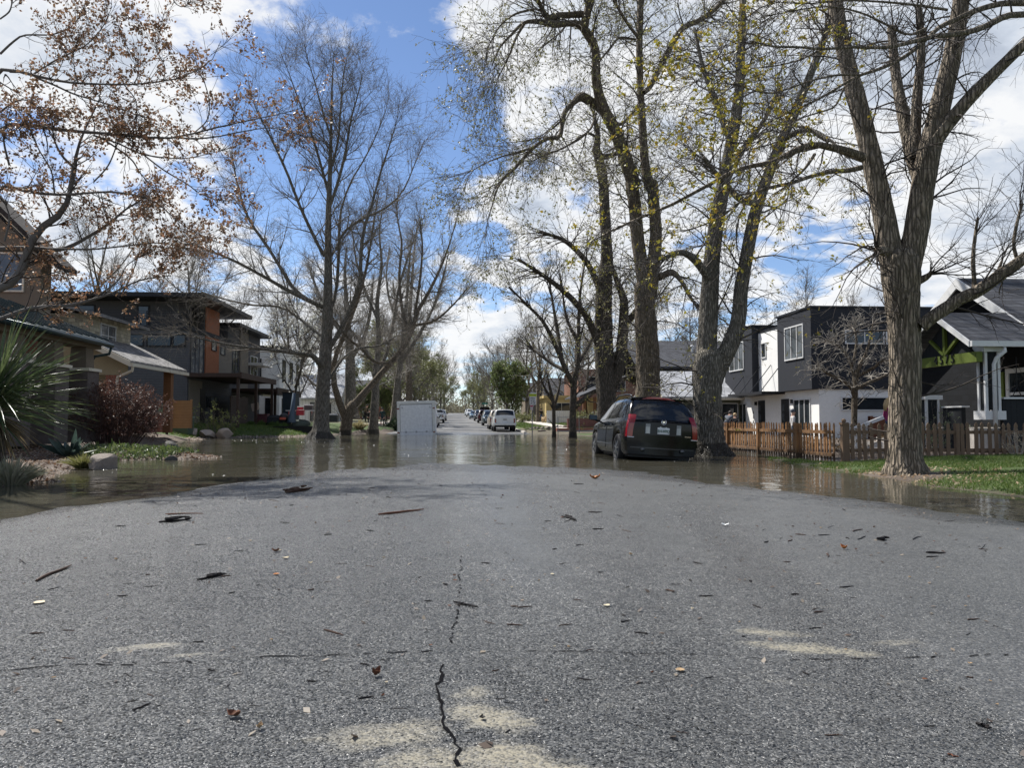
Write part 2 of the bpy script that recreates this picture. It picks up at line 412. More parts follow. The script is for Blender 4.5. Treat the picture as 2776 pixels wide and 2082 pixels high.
def grid_mesh(xs, ys, zf):
    X, Y = np.meshgrid(xs, ys); Z = zf(X, Y)
    V = np.stack([X, Y, Z], -1).reshape(-1, 3); nx, ny = len(xs), len(ys)
    i = np.arange(nx - 1)[None, :] + np.arange(ny - 1)[:, None] * nx; i = i.ravel()
    return V, np.stack([i, i + 1, i + 1 + nx, i + nx], 1)
def set_attr(me, name, vals):
    a = me.attributes.new(name, 'FLOAT', 'POINT'); a.data.foreach_set('value', np.asarray(vals, dtype=np.float32).ravel())
def vnoise(x, y, s, seed=0):         # value noise on a hashed lattice
    x = np.asarray(x) * s; y = np.asarray(y) * s
    xi = np.floor(x).astype(np.int64); yi = np.floor(y).astype(np.int64); fx = x - xi; fy = y - yi
    fx = fx * fx * (3 - 2 * fx); fy = fy * fy * (3 - 2 * fy)
    def h(a, b):
        n = (a * 374761393 + b * 668265263 + seed * 974711) & 0x7fffffff
        n = ((n ^ (n >> 13)) * 1274126177) & 0x7fffffff
        return ((n ^ (n >> 16)) & 0xffff) / 65535.0
    return (h(xi, yi) * (1 - fx) + h(xi + 1, yi) * fx) * (1 - fy) + (h(xi, yi + 1) * (1 - fx) + h(xi + 1, yi + 1) * fx) * fy
def fbm(x, y, s, seed=0, o=4):
    return sum(vnoise(x, y, s * 2 ** i, seed + i) * .5 ** i for i in range(o)) / sum(.5 ** i for i in range(o))

def roadpt(px, py):                 # photo pixel -> point on the road surface
    z = .15
    for _ in range(6):
        p = G(px, py, z); z = Rs(p[0], p[1])
    return np.array([p[0], p[1], z])

def asphalt():
    t = NT('asphalt')
    geo = t.tc.outputs['Object']
    silt = t.attr('silt').outputs['Fac']; smooth = t.attr('smooth').outputs['Fac']; dry = t.attr('dry').outputs['Fac']
    ag = t.vor(130, geo, 'F1', 0); agc = t.vor(130, geo, 'F1', 1)
    sepc = t.n.new('ShaderNodeSeparateXYZ'); t.l(agc, sepc.inputs[0])
    big = t.noise(1.1, 5, .6); mid = t.noise(9, 4, .6); fine = t.noise(160, 3, .7)
    col = t.ramp(t.math('ADD', t.math('MULTIPLY', big, .5), t.math('MULTIPLY', mid, .5)), [(.3, (.050, .053, .055)), (.7, (.092, .095, .096))])
    col = t.mix(t.math('MULTIPLY', t.math('GREATER_THAN', sepc.outputs[0], .8), .5), col, (.20, .20, .195))
    col = t.mix(t.math('MULTIPLY', t.math('LESS_THAN', sepc.outputs[1], .25), .6), col, (.018, .019, .022))
    sn = t.noise(38, 5, .7)
    siltm = t.math('MULTIPLY', t.math('SUBTRACT', t.math('ADD', silt, t.math('MULTIPLY', t.math('SUBTRACT', sn, .5), 1.5)), .12), 1.25, clamp=True)
    siltm = t.math('MULTIPLY', siltm, t.math('MULTIPLY', silt, 2.5, clamp=True))
    col = t.mix(dry, col, t.mix(.5, (.17, .165, .155), col))
    siltm = t.math('MULTIPLY', siltm, t.math('SUBTRACT', 1.0, t.math('MULTIPLY', t.math('LESS_THAN', sepc.outputs[1], .35), .55)))
    col = t.mix(siltm, col, (.235, .215, .165))
    pz = t.n.new('ShaderNodeSeparateXYZ'); t.l(geo, pz.inputs[0])
    edge = t.n.new('ShaderNodeMapRange'); edge.interpolation_type = 'SMOOTHSTEP'; t.l(t.math('ADD', pz.outputs[2], t.math('MULTIPLY', t.math('SUBTRACT', mid, .5), .03)), edge.inputs[0])
    edge.inputs[1].default_value = .002; edge.inputs[2].default_value = .034; edge.inputs[3].default_value = 1; edge.inputs[4].default_value = 0
    inpool = t.math('MULTIPLY', edge.outputs[0], t.math('LESS_THAN', pz.outputs[1], 58.0))       # soaked margin
    col = t.mix(t.math('MULTIPLY', inpool, .6), col, (.018, .018, .017))
    h1 = t.math('SUBTRACT', 1.0, ag)
    hh = t.math('ADD', t.math('MULTIPLY', h1, 1.0), t.math('MULTIPLY', fine, .35))
    amp = t.math('MULTIPLY', t.math('SUBTRACT', 1.0, t.math('MULTIPLY', smooth, .85)), t.math('SUBTRACT', 1.0, t.math('MULTIPLY', siltm, .6)))
    fc1 = t.vor(135, geo, 'F1', 1); fc2 = t.vor(70, geo, 'F1', 1)
    sy = t.n.new('ShaderNodeSeparateXYZ'); t.l(geo, sy.inputs[0])
    ym = t.n.new('ShaderNodeMapRange'); ym.interpolation_type = 'SMOOTHSTEP'; t.l(sy.outputs[1], ym.inputs[0]); ym.inputs[1].default_value = 2.5; ym.inputs[2].default_value = 9; ym.inputs[3].default_value = 0; ym.inputs[4].default_value = .65
    fc = t.mix(ym.outputs[0], fc1, fc2)
    def facet(c, k):
        a = t.n.new('ShaderNodeVectorMath'); a.operation = 'SUBTRACT'; t.l(c, a.inputs[0]); a.inputs[1].default_value = (.5, .5, .5)
        s_ = t.n.new('ShaderNodeVectorMath'); s_.operation = 'SCALE'; t.l(a.outputs[0], s_.inputs[0]); t.val(t.math('MULTIPLY', amp, k), s_.inputs['Scale']); return s_.outputs[0]
    gn = t.n.new('ShaderNodeNewGeometry')
    ad = t.n.new('ShaderNodeVectorMath'); ad.operation = 'ADD'; t.l(gn.outputs['Normal'], ad.inputs[0]); t.l(facet(fc, 1.45), ad.inputs[1])
    nv = t.n.new('ShaderNodeVectorMath'); nv.operation = 'NORMALIZE'; t.l(ad.outputs[0], nv.inputs[0])
    b1 = t.n.new('ShaderNodeBump'); t.l(nv.outputs[0], b1.inputs['Normal']); b1.inputs['Strength'].default_value = 1; b1.inputs['Distance'].default_value = .005
    t.l(t.math('MULTIPLY', hh, amp), b1.inputs['Height'])
    t.bump(mid, .12, .02, b1.outputs[0])
    wet = t.math('MULTIPLY', t.math('ADD', .55, t.math('MULTIPLY', mid, .9)), 1.0)
    rough = t.math('ADD', .19, t.math('MULTIPLY', t.math('GREATER_THAN', sepc.outputs[2], .55), .25))
    rough = t.math('ADD', rough, t.math('MULTIPLY', smooth, .10), clamp=True)
    rough = t.math('ADD', rough, t.math('MULTIPLY', siltm, .5), clamp=True)
    rough = t.math('ADD', rough, t.math('MULTIPLY', dry, .3), clamp=True)
    rough = t.math('SUBTRACT', rough, t.math('MULTIPLY', inpool, .08), clamp=True)
    t.set(base=col, rough=rough, spec=.5, ior=1.4)
    return t.m
MAT_ASPHALT = asphalt()
def water_mat():
    t = NT('flood_water')
    sx = t.n.new('ShaderNodeSeparateXYZ'); t.l(t.tc.outputs['Object'], sx.inputs[0])
    n1 = t.noise(2.6, 3, .55, t.mapping((1, .8, 1)), .6); n2 = t.noise(9, 3, .55, t.mapping((1, .8, 1)), .4); n3 = t.noise(.35, 3, .5); n0 = t.noise(.9, 2, .5, None, .5)
    calm = t.ramp(n3, [(.36, (.15, .15, .15)), (.66, (1, 1, 1))])
    far = t.n.new('ShaderNodeMapRange'); t.l(sx.outputs[1], far.inputs[0])
    far.inputs[1].default_value = 8; far.inputs[2].default_value = 40; far.inputs[3].default_value = .38; far.inputs[4].default_value = 1.0
    h = t.math('MULTIPLY', t.math('ADD', t.math('ADD', t.math('MULTIPLY', n1, 1.0), t.math('MULTIPLY', n2, .32)), t.math('MULTIPLY', n0, 1.3)), t.math('MULTIPLY', far.outputs[0], t.math('ADD', .3, t.math('MULTIPLY', calm, .9))))
    t.bump(h, 1.0, .02)
    col = t.ramp(t.noise(.25, 4), [(.3, (.056, .052, .037)), (.7, (.08, .075, .056))])
    t.set(base=col, rough=.035, ior=1.33, spec=.5)
    return t.m
def ground_mat():
    t = NT('yard_ground'); g = t.attr('grass').outputs['Fac']
    n = t.noise(.9, 5, .6); f = t.noise(22, 4, .7); vf = t.noise(90, 2, .7)
    soil = t.ramp(t.math('ADD', t.math('MULTIPLY', n, .4), t.math('MULTIPLY', f, .6)), [(.3, (.045, .034, .026)), (.5, (.11, .085, .065)), (.66, (.24, .2, .165)), (.8, (.34, .3, .26))])
    gr = t.ramp(t.math('ADD', t.math('MULTIPLY', n, .5), t.math('MULTIPLY', f, .5)), [(.3, (.03, .05, .012)), (.55, (.06, .095, .022)), (.75, (.13, .13, .05))])
    m = t.ramp(t.math('ADD', g, t.math('MULTIPLY', t.math('SUBTRACT', f, .5), .6)), [(.42, (0, 0, 0)), (.6, (1, 1, 1))])
    col = t.mix(m, soil, gr)
    sx = t.n.new('ShaderNodeSeparateXYZ'); t.l(t.tc.outputs['Object'], sx.inputs[0])
    t.bump(t.math('ADD', f, t.math('MULTIPLY', vf, .5)), .9, .04)
    t.set(base=col, rough=.85, spec=.3)
    return t.m

# road surface: fine cells close by, coarser far off
def make_road():
    xs = np.concatenate([np.arange(-5.4, 5.41, .06)])
    ys = np.concatenate([np.arange(-40, -3, 2), np.arange(-3, 1.4, .25), np.arange(1.4, 6, .03), np.arange(6, 20, .12), np.arange(20, 60, 1), np.arange(60, 430, 5)])
    V, Fc = grid_mesh(xs, ys, hroad)
    me = np_mesh('road', V, Fc, MAT_ASPHALT, True)
    x, y = V[:, 0], V[:, 1]
    silt = np.zeros(len(x))
    def blob(px, py, rx, ry, ang=0, k=1.0, th=.5, sc=3):
        nonlocal silt
        c = roadpt(px, py); a = math.radians(ang)
        dx, dy = x - c[0], y - c[1]
        u = (dx * math.cos(a) + dy * math.sin(a)) / rx; v = (-dx * math.sin(a) + dy * math.cos(a)) / ry
        q = np.exp(-(u * u + v * v)) * 1.5 + (fbm(x, y, sc, int(px)) - .5) * 1.5 - th
        q = q + (fbm(x, y, 22, int(py)) - .5) * 1.1
        silt = np.maximum(silt, np.clip(q * 1.2, 0, 1) * k * .9)
    blob(2190, 1760, .32, .075, -24, 1.0, .45, 6); blob(2080, 1715, .16, .06, -20, .8, .5, 6); blob(2390, 1745, .2, .05, 0, .5, .6, 6)
    blob(2150, 1850, .22, .05, -18, .45, .6, 6)
    blob(390, 1755, .17, .06, 15, .85, .5, 7); blob(520, 1775, .07, .03, 0, .7, .5, 7); blob(750, 1775, .12, .025, 0, .6, .5, 7); blob(770, 1805, .06, .02, 0, .6, .5, 7)
    blob(1010, 2000, .17, .11, 10, .75, .5, 9); blob(1130, 2060, .12, .08, 0, .8, .45, 9); blob(1330, 1950, .10, .17, 25, .95, .45, 9); blob(1420, 2060, .14, .1, -40, 1, .42, 9); blob(1290, 1880, .06, .08, 0, .7, .5, 9)
    blob(1240, 2080, .25, .12, 0, .6, .55, 9)
    set_attr(me, 'silt', silt)
    # smoother wet strip along the paving joint, and along the right wheel path
    seam = np.exp(-((x - .40 - .015 * y) / (.20 + .02 * y)) ** 2) * np.clip((y - 2.5) / 2, 0, 1)
    right = np.clip((x - .7) / .8, 0, 1) * (.45 + .4 * fbm(x, y, .8, 5))
    band = np.exp(-((x - (.9 + .18 * y)) / .22) ** 2) * np.clip((8.5 - y) / 2, 0, 1)
    sm = np.clip(seam * .95 + right - band * .9 + np.clip(silt, 0, 1) * .3, 0, 1)
    set_attr(me, 'smooth', sm)
    dry = np.clip(np.clip((y - 57) / 4, 0, 1) + .55 * np.clip((1.9 - y) / .4, 0, 1) * np.clip(fbm(x, y, 1.5, 9) * 1.4, 0, 1) + .18 * right, 0, 1)
    set_attr(me, 'dry', dry)
    tag(link('road', me), 'wet crowned asphalt street running straight into floodwater', 'road', kind='structure')
make_road()
def make_ground():
    xs = np.concatenate([np.arange(-420, -60, 24), np.arange(-60, -20, 2), np.arange(-20, -5.2, .15), np.arange(-5.2, 5.2, 1.3), np.arange(5.2, 15, .15), np.arange(15, 60, 2), np.arange(60, 421, 24)])
    ys = np.concatenate([np.arange(-40, 2, 2), np.arange(2, 26, .2), np.arange(26, 66, .5), np.arange(66, 160, 4), np.arange(160, 720, 20)])
    V, Fc = grid_mesh(xs, ys, H)
    me = np_mesh('ground', V, Fc, ground_mat(), True)
    x, y = V[:, 0], V[:, 1]
    dR = poly_sd(x, y, RSHORE, 1); dL = poly_sd(x, y, LSHORE, -1)
    g = np.where(x > 0, np.clip(.35 + dR * .5, 0, 1), 0)
    tree = np.exp(-((x - 7.5) ** 2 + (y - 12.7) ** 2) / .55)
    g = np.where((x > 0) & (y < 21), np.clip(.4 + dR * .6, 0, .95) - tree * .9, g)
    g = np.where((x > 8.6) & (y > 16.5) & (y < 50), .25, g)
    g = np.where((x < 0) & (y > 40) & (dL > .3), .9, g)
    g = np.where((x < 0) & (y > 64), .5, g); g = np.where((x > 0) & (y > 52), .45, g)
    g = np.where((x > 4.9) & (x < 7) & (y > 66), .8, g)
    set_attr(me, 'grass', g)
    tag(link('ground', me), 'yards and verges of soil, gravel and grass beside the street', 'ground', kind='structure')
make_ground()
wm = np_mesh('water', [(-70, -40, 0), (70, -40, 0), (70, 66, 0), (-70, 66, 0)], [(0, 1, 2, 3)], water_mat())
tag(link('water', wm), 'brown floodwater covering the street and yards', 'water', kind='structure')
# pavement on the far right verge and a path on the left
def strip(name, pts, w, mat, lift=.05, label=''):
    pts = [np.array(p, float) for p in pts]; b = MB(); prev = None
    for i, p in enumerate(pts):
        t = pts[min(i + 1, len(pts) - 1)] - pts[max(i - 1, 0)]; t /= np.linalg.norm(t); n = np.array([t[1], -t[0]])
        a, c = p - n * w / 2, p + n * w / 2
        z = max(Hs(*p), Hs(*a), Hs(*c)) + lift
        cur = [(a[0], a[1], z), (c[0], c[1], z), (c[0], c[1], z - .16), (a[0], a[1], z - .16)]
        if prev: b.add(prev + cur, [(0, 1, 5, 4), (1, 2, 6, 5), (3, 0, 4, 7)])
        prev = cur
    tag(b.build(name, mat), label, name, kind='structure')
CONC = pm('concrete', (.50, .46, .41), .8, .15, 2)
strip('sidewalk', [(8.1, y) for y in (57.5, 60, 63, 66, 70, 76, 84, 95, 110, 140, 180)], 1.5, CONC, label='pale concrete sidewalk on the right beyond the flood')
strip('path', [(-7.8, 63.5), (-7.6, 66), (-7.6, 70), (-7.8, 76), (-8, 90), (-8, 120)], 1.4, CONC, label='pale concrete path beyond the trees on the left')
for sx in (-1, 1):
    b = MB()
    for y0 in np.arange(63 if sx < 0 else 57.5, 180, 6):
        y1 = y0 + 5.98
        za, zb = zroad(y0), zroad(y1)
        x0, x1 = sorted((sx * 4.82, sx * 5.02))
        b.add([(x0, y0, za - .2), (x1, y0, za - .2), (x1, y1, zb - .2), (x0, y1, zb - .2), (x0, y0, za + .1), (x1, y0, za + .1), (x1, y1, zb + .1), (x0, y1, zb + .1)],
              [(0,3,2,1),(4,5,6,7),(0,1,5,4),(1,2,6,5),(2,3,7,6),(3,0,4,7)])
    tag(b.build('kerb', CONC), 'concrete kerb on the %s of the far dry street' % ('left' if sx < 0 else 'right'), 'kerb', kind='structure')
# cracks in the asphalt
CRK = plain('crack_tar', (.004, .004, .005), .95, spec=.05)
def crack(pts, w, jag=.012, seed=1, brk=0.0):
    r = random.Random(seed); P3 = [roadpt(x * 1.255, y * 1.255) for x, y in pts]
    line = []
    for a, b in zip(P3[:-1], P3[1:]):
        n = max(2, int(np.linalg.norm(b - a) / .03))
        for i in range(n): line.append(a + (b - a) * i / n + np.array([r.gauss(0, jag), r.gauss(0, jag), 0]))
    b = MB()
    for a, c in zip(line[:-1], line[1:]):
        if r.random() < brk: continue
        t = c - a; n = np.array([t[1], -t[0], 0]); n = n / (np.linalg.norm(n) + 1e-9) * w * r.uniform(.25, 1.3) / 2
        q = [a - n, a + n, c + n, c - n]
        b.add([(p[0], p[1], Rs(p[0], p[1]) + .0025) for p in q], [(0, 1, 2, 3)])
        for _ in range(3):        # crumbled edges
            m_ = a + (c - a) * r.random() + np.array([r.gauss(0, w * .6), r.gauss(0, w * .6), 0]); e_ = w * r.uniform(.08, .32); f_ = r.uniform(0, 6.28)
            b.add([(m_[0] + e_ * math.cos(f_ + k * 2.1), m_[1] + e_ * math.sin(f_ + k * 2.1) * r.uniform(.5, 1.2), Rs(m_[0], m_[1]) + .002) for k in range(3)], [(0, 1, 2)])
    return b
b = crack([(990, 1660), (985, 1620), (970, 1580), (953, 1530), (950, 1490), (953, 1450), (965, 1432)], .010, .006, 3)
tag(b.build('road_crack', CRK), 'wide jagged lengthwise crack at the road centre', 'crack', kind='structure')
b = crack([(968, 1400), (985, 1350), (993, 1300), (994, 1250), (995, 1200)], .007, .006, 9, .5)
tag(b.build('road_crack', CRK), 'faint lengthwise crack along the paving joint', 'crack', kind='structure')
b = crack([(0, 1449), (150, 1436), (300, 1438), (420, 1430), (560, 1420), (700, 1418), (850, 1410), (960, 1408)], .008, .005, 5, .3)
tag(b.build('road_crack', CRK), 'thin crack crossing the left half of the road', 'crack', kind='structure')
b = crack([(1010, 1410), (1250, 1408), (1420, 1412), (1650, 1425), (1900, 1424), (2212, 1415)], .006, .005, 6, .45)
tag(b.build('road_crack', CRK), 'thin crack crossing the right half of the road', 'crack', kind='structure')
# ------------------------------------------------------------------ tree growing
def unit(v): return v / (np.linalg.norm(v, axis=-1, keepdims=True) + 1e-9)
def resample(pts, rad, K):
    pts = np.asarray(pts, float); rad = np.asarray(rad, float); n = len(pts)
    s = np.concatenate([[0], np.cumsum(np.linalg.norm(np.diff(pts, axis=0), axis=1))])
    t = np.linspace(0, s[-1], K); out = np.empty((K, 3))
    m = np.zeros_like(pts)
    for i in range(n):
        a, b = max(i - 1, 0), min(i + 1, n - 1); m[i] = (pts[b] - pts[a]) / max(s[b] - s[a], 1e-6)
    idx = np.clip(np.searchsorted(s, t, 'right') - 1, 0, n - 2); h = (s[idx + 1] - s[idx]); u = ((t - s[idx]) / h)[:, None]; h = h[:, None]
    out = (2*u**3-3*u**2+1) * pts[idx] + (u**3-2*u**2+u) * h * m[idx] + (-2*u**3+3*u**2) * pts[idx + 1] + (u**3-u**2) * h * m[idx + 1]
    return out, np.interp(t, s, rad)
def tubes(Pts, Rad, sides):          # Pts [n,k,3] Rad [n,k]
    n, k, _ = Pts.shape
    T = np.empty_like(Pts); T[:, 1:-1] = Pts[:, 2:] - Pts[:, :-2]; T[:, 0] = Pts[:, 1] - Pts[:, 0]; T[:, -1] = Pts[:, -1] - Pts[:, -2]
    T = unit(T); main = unit(Pts[:, -1] - Pts[:, 0])
    ref = np.where(np.abs(main[:, 2:3]) < .8, np.array([[0, 0, 1.0]]), np.array([[1.0, 0, 0]]))[:, None, :]
    U = unit(np.cross(T, np.broadcast_to(ref, T.shape))); Wv = np.cross(T, U)
    a = 2 * PI * np.arange(sides) / sides
    V = Pts[:, :, None, :] + Rad[:, :, None, None] * (U[:, :, None, :] * np.cos(a)[None, None, :, None] + Wv[:, :, None, :] * np.sin(a)[None, None, :, None])
    base = (np.arange(n)[:, None, None] * k + np.arange(k - 1)[None, :, None]) * sides
    j = np.arange(sides)[None, None, :]; j2 = (j + 1) % sides
    Fc = np.stack(np.broadcast_arrays(base + j, base + j2, base + sides + j2, base + sides + j), -1).reshape(-1, 4)
    return V.reshape(-1, 3), Fc
def join(parts):
    Vs, Fs, o = [], [], 0
    for v, f in parts:
        Vs.append(v); Fs.append(f + o); o += len(v)
    return np.concatenate(Vs), np.concatenate(Fs)
def grow(Pts, Rad, r, dens=None, num=None, t0=.2, t1=1.0, ang=45, angv=12, L=1.0, Lv=(.6, 1.2), taper=.4, k=5, wig=.15, up=0.0, rr=.5, rmin=.004, rmax=9, bias=None, lenrel=None):
    n, K, _ = Pts.shape
    lens = np.linalg.norm(np.diff(Pts, axis=1), axis=2).sum(1)
    cnt = r.poisson(dens * lens * (t1 - t0)) if dens is not None else np.full(n, num)
    idx = np.repeat(np.arange(n), cnt); N = len(idx)
    if N == 0: return np.zeros((0, k, 3)), np.zeros((0, k))
    t = t0 + (t1 - t0) * r.random(N); f = t * (K - 1); i = np.clip(f.astype(int), 0, K - 2); u = (f - i)[:, None]
    p = Pts[idx, i] * (1 - u) + Pts[idx, i + 1] * u; rad = Rad[idx, i] * (1 - u[:, 0]) + Rad[idx, i + 1] * u[:, 0]
    T = unit(Pts[idx, i + 1] - Pts[idx, i])
    rv = r.normal(size=(N, 3))
    if bias is not None: rv = rv + np.array(bias)
    pp = unit(rv - (rv * T).sum(1, keepdims=True) * T)
    a = np.radians(ang + angv * r.normal(size=N))[:, None]
    d = np.cos(a) * T + np.sin(a) * pp
    LL = (L if lenrel is None else lenrel * lens[idx]) * r.uniform(*Lv, size=N) * (1 - taper * t)
    out = np.empty((N, k, 3)); out[:, 0] = p
    for q in range(1, k):
        d = unit(d + wig * r.normal(size=(N, 3)) + np.array([0, 0, up]))
        out[:, q] = out[:, q - 1] + d * (LL / (k - 1))[:, None]
    r0 = np.clip(rad * rr, rmin, rmax)
    R = r0[:, None] * np.linspace(1, 0, k)[None, :] + rmin * .6 * np.linspace(0, 1, k)[None, :]
    return out, R
def trunk_mesh(name, limbs, mat, parent, bump=.05, sides=18, seed=0):
    """limbs: list of (pts, radii): trunk and main limbs as one woody body"""
    r = np.random.default_rng(seed); parts = []
    for limb_i, (p, rad, K) in enumerate(limbs):
        if rad[-1] > .012: p = np.vstack([p, p[-1] + unit(p[-1] - p[-2]) * rad[-1] * .5, p[-1] + unit(p[-1] - p[-2]) * rad[-1] * .55]); rad = np.concatenate([rad, [rad[-1] * .75, .0005]])
        V, Fc = tubes(p[None], rad[None], sides if rad.max() > .12 else 8)
        S = sides if rad.max() > .12 else 8
        if rad.max() > .12:
            C = np.repeat(p, S, axis=0); dv = V - C; th = np.tile(np.arange(S) / S * 2 * PI, len(p)); z = np.repeat(np.arange(len(p)) / len(p), S)
            ph = r.random(6) * 6
            nz = .5 * np.sin(3 * th + ph[0] + 5 * z) + .5 * np.sin(5 * th + ph[1] - 9 * z) + .6 * np.sin(9 * th + ph[2] + 4 * np.sin(20 * z)) + .5 * r.normal(size=len(th))
            V = C + dv * (1 + bump * (nz[:, None] - 1.4))
            if limb_i == 0:           # buttress roots
                q = np.clip(1 - (C[:, 2] - p[0][2]) / (rad.max() * 1.1), 0, 1) ** 1.5
                V[:, :2] += dv[:, :2] * (q * (.32 * np.maximum(0, np.sin(4 * th + ph[3])) + .2 * np.maximum(0, np.sin(7 * th + ph[4])) - .1))[:, None]
        parts.append((V, Fc))
    V, Fc = join(parts)
    return link(name, np_mesh(name, V, Fc, mat, True), parent)
def leaves_mesh(name, pos, dirs, mat, parent, size=.03, per=4, spread=.04, r=rng, local=False, kind=None, long=1.6, droop=-.3):
    n = len(pos) * per
    c = np.repeat(pos, per, axis=0) + r.normal(size=(n, 3)) * spread * .35
    a = unit(r.normal(size=(n, 3)) + np.repeat(dirs, per, axis=0) * .7 + np.array([0, 0, droop]))
    b = unit(np.cross(a, r.normal(size=(n, 3)))); s = size * r.uniform(.55, 1.3, size=(n, 1))
    nn = np.cross(a, b)
    V = np.stack([c, c + a * s * long * .45 + b * s * .5 + nn * s * .12, c + a * s * long, c + a * s * long * .45 - b * s * .5 + nn * s * .12], 1).reshape(-1, 3)
    F4 = np.arange(n * 4).reshape(n, 4)
    o = link(name, np_mesh(name, V, F4, mat), parent, local)
    return o
def limb(pts, K=14):
    p = np.array([q[:3] for q in pts]); rad = np.array([q[3] for q in pts])
    a, b = resample(p, rad, K); return (a, b, K)
def pxl(pts, Y, conv=1.255, off=(0, 0), dy=0.0):
    """(x, y, radius) in a view of the photo -> 3-D limb points, drifting dy metres in depth along its length"""
    out = []
    n = len(pts)
    for i, q in enumerate(pts):
        yy = Y + (q[3] if len(q) > 3 else dy * i / max(n - 1, 1))
        p = P(off[0] + q[0] * conv, off[1] + q[1] * conv, yy)
        out.append((*p, q[2] * conv / FPX * yy))
    return out
BARK_GREY = bark('bark_grey', (.185, .165, .14), 1.0)
BARK_BROWN = bark('bark_brown', (.175, .14, .105), 1.0)
BARK_DARK = bark('bark_dark', (.105, .088, .072), 1.0)
TWIG = pm('twig', (.155, .135, .11), .8, .3, 9)
TWIG_MID = pm('twig_mid', (.09, .078, .066), .8, .3, 9)
TWIG_PALE = pm('twig_pale', (.30, .275, .24), .8, .3, 9)
TWIG_DARK = pm('twig_dark', (.055, .046, .04), .8, .3, 9)
BUDS = leafmat('buds_olive', (.16, .17, .05), (.24, .23, .08), (.30, .24, .12))
YELLOW = leafmat('leaves_yellow_green', (.20, .22, .03), (.38, .32, .04), (.36, .20, .03))
RUST = leafmat('leaves_rust', (.16, .10, .058), (.26, .165, .095), (.33, .16, .10))
OLIVE = leafmat('leaves_olive', (.12, .14, .05), (.19, .20, .08), (.24, .23, .11))
FRESH = leafmat('leaves_fresh', (.10, .135, .045), (.165, .205, .07), (.25, .28, .11))
WHITEB = leafmat('blossom_white', (.5, .5, .42), (.62, .62, .55), (.7, .7, .65))
REDL = leafmat('leaves_red', (.075, .038, .032), (.125, .06, .045), (.15, .09, .055))

def tree(name, label, limbs, bark_m, twig_m, levels, seed, cat='tree', group=None, leaf=None, base=None, sides=18, bump=.05, growfrom=None, thin=None, zs=None, spray=.85):
    """limbs: list of limb(); levels: keyword sets for grow(); leaf: (material, per, size, spread, every, density along the twigs)"""
    r = np.random.default_rng(seed)
    if zs: 
        z0 = limbs[0][0][0][2]
        for l in limbs: l[0][:, 2] = z0 + (l[0][:, 2] - z0) * zs
    if thin:
        for i, l in enumerate(limbs): l[1][:] *= np.linspace(1, thin, len(l[1])) if i == 0 else thin
    b = base if base is not None else limbs[0][0][0]
    e = thing(name, label, cat, b, group)
    trunk_mesh('trunk', limbs, bark_m, e, bump, sides, seed)
    Ks = limbs[0][2]
    src = [l for i, l in enumerate(limbs) if growfrom is None or i in growfrom]
    Pp = np.stack([resample(l[0], l[1], 14)[0] for l in src]); Rr = np.stack([resample(l[0], l[1], 14)[1] for l in src])
    allp = []; tips = None; keep = []
    cur = (Pp, Rr)
    for li, lv in enumerate(levels):
        lv = dict(lv); sd = lv.pop('sides', 4 if li < 1 else 3); also = lv.pop('also', False)
        nx = grow(cur[0], cur[1], r, **lv)
        if li == 0:               # sprays of twigs carry every limb on past its cut end
            l2 = dict(lv); l2.pop('dens', None); l2.update(num=9, t0=.72, t1=1.0, ang=24, angv=10, taper=0, L=lv['L'] * spray)
            ex = grow(cur[0][1:] if len(cur[0]) > 1 else cur[0], cur[1][1:] if len(cur[0]) > 1 else cur[1], r, **l2)
            nx = (np.concatenate([nx[0], ex[0]]), np.concatenate([nx[1], ex[1]]))
        allp.append(tubes(nx[0], nx[1], sd)); keep.append(nx)
        cur = nx
    V, Fc = join(allp)
    link('crown', np_mesh('crown', V, Fc, twig_m, False), e)
    if leaf:
        m, per, size, spread, frac, nm = leaf[:6]
        Pt = keep[-1][0]; sel = r.random(len(Pt)) < frac; Pt = Pt[sel]
        k = Pt.shape[1]
        ii = r.integers(1, k, size=len(Pt)); pos = Pt[np.arange(len(Pt)), ii]; dirs = unit(Pt[:, -1] - Pt[:, 0])
        if len(leaf) > 6 and leaf[6]:
            ext = [pos, Pt[:, -1]]; pos = np.concatenate(ext); dirs = np.concatenate([dirs, dirs])
        leaves_mesh(nm, pos, dirs, m, e, size, per, spread, r)
    return e, keep

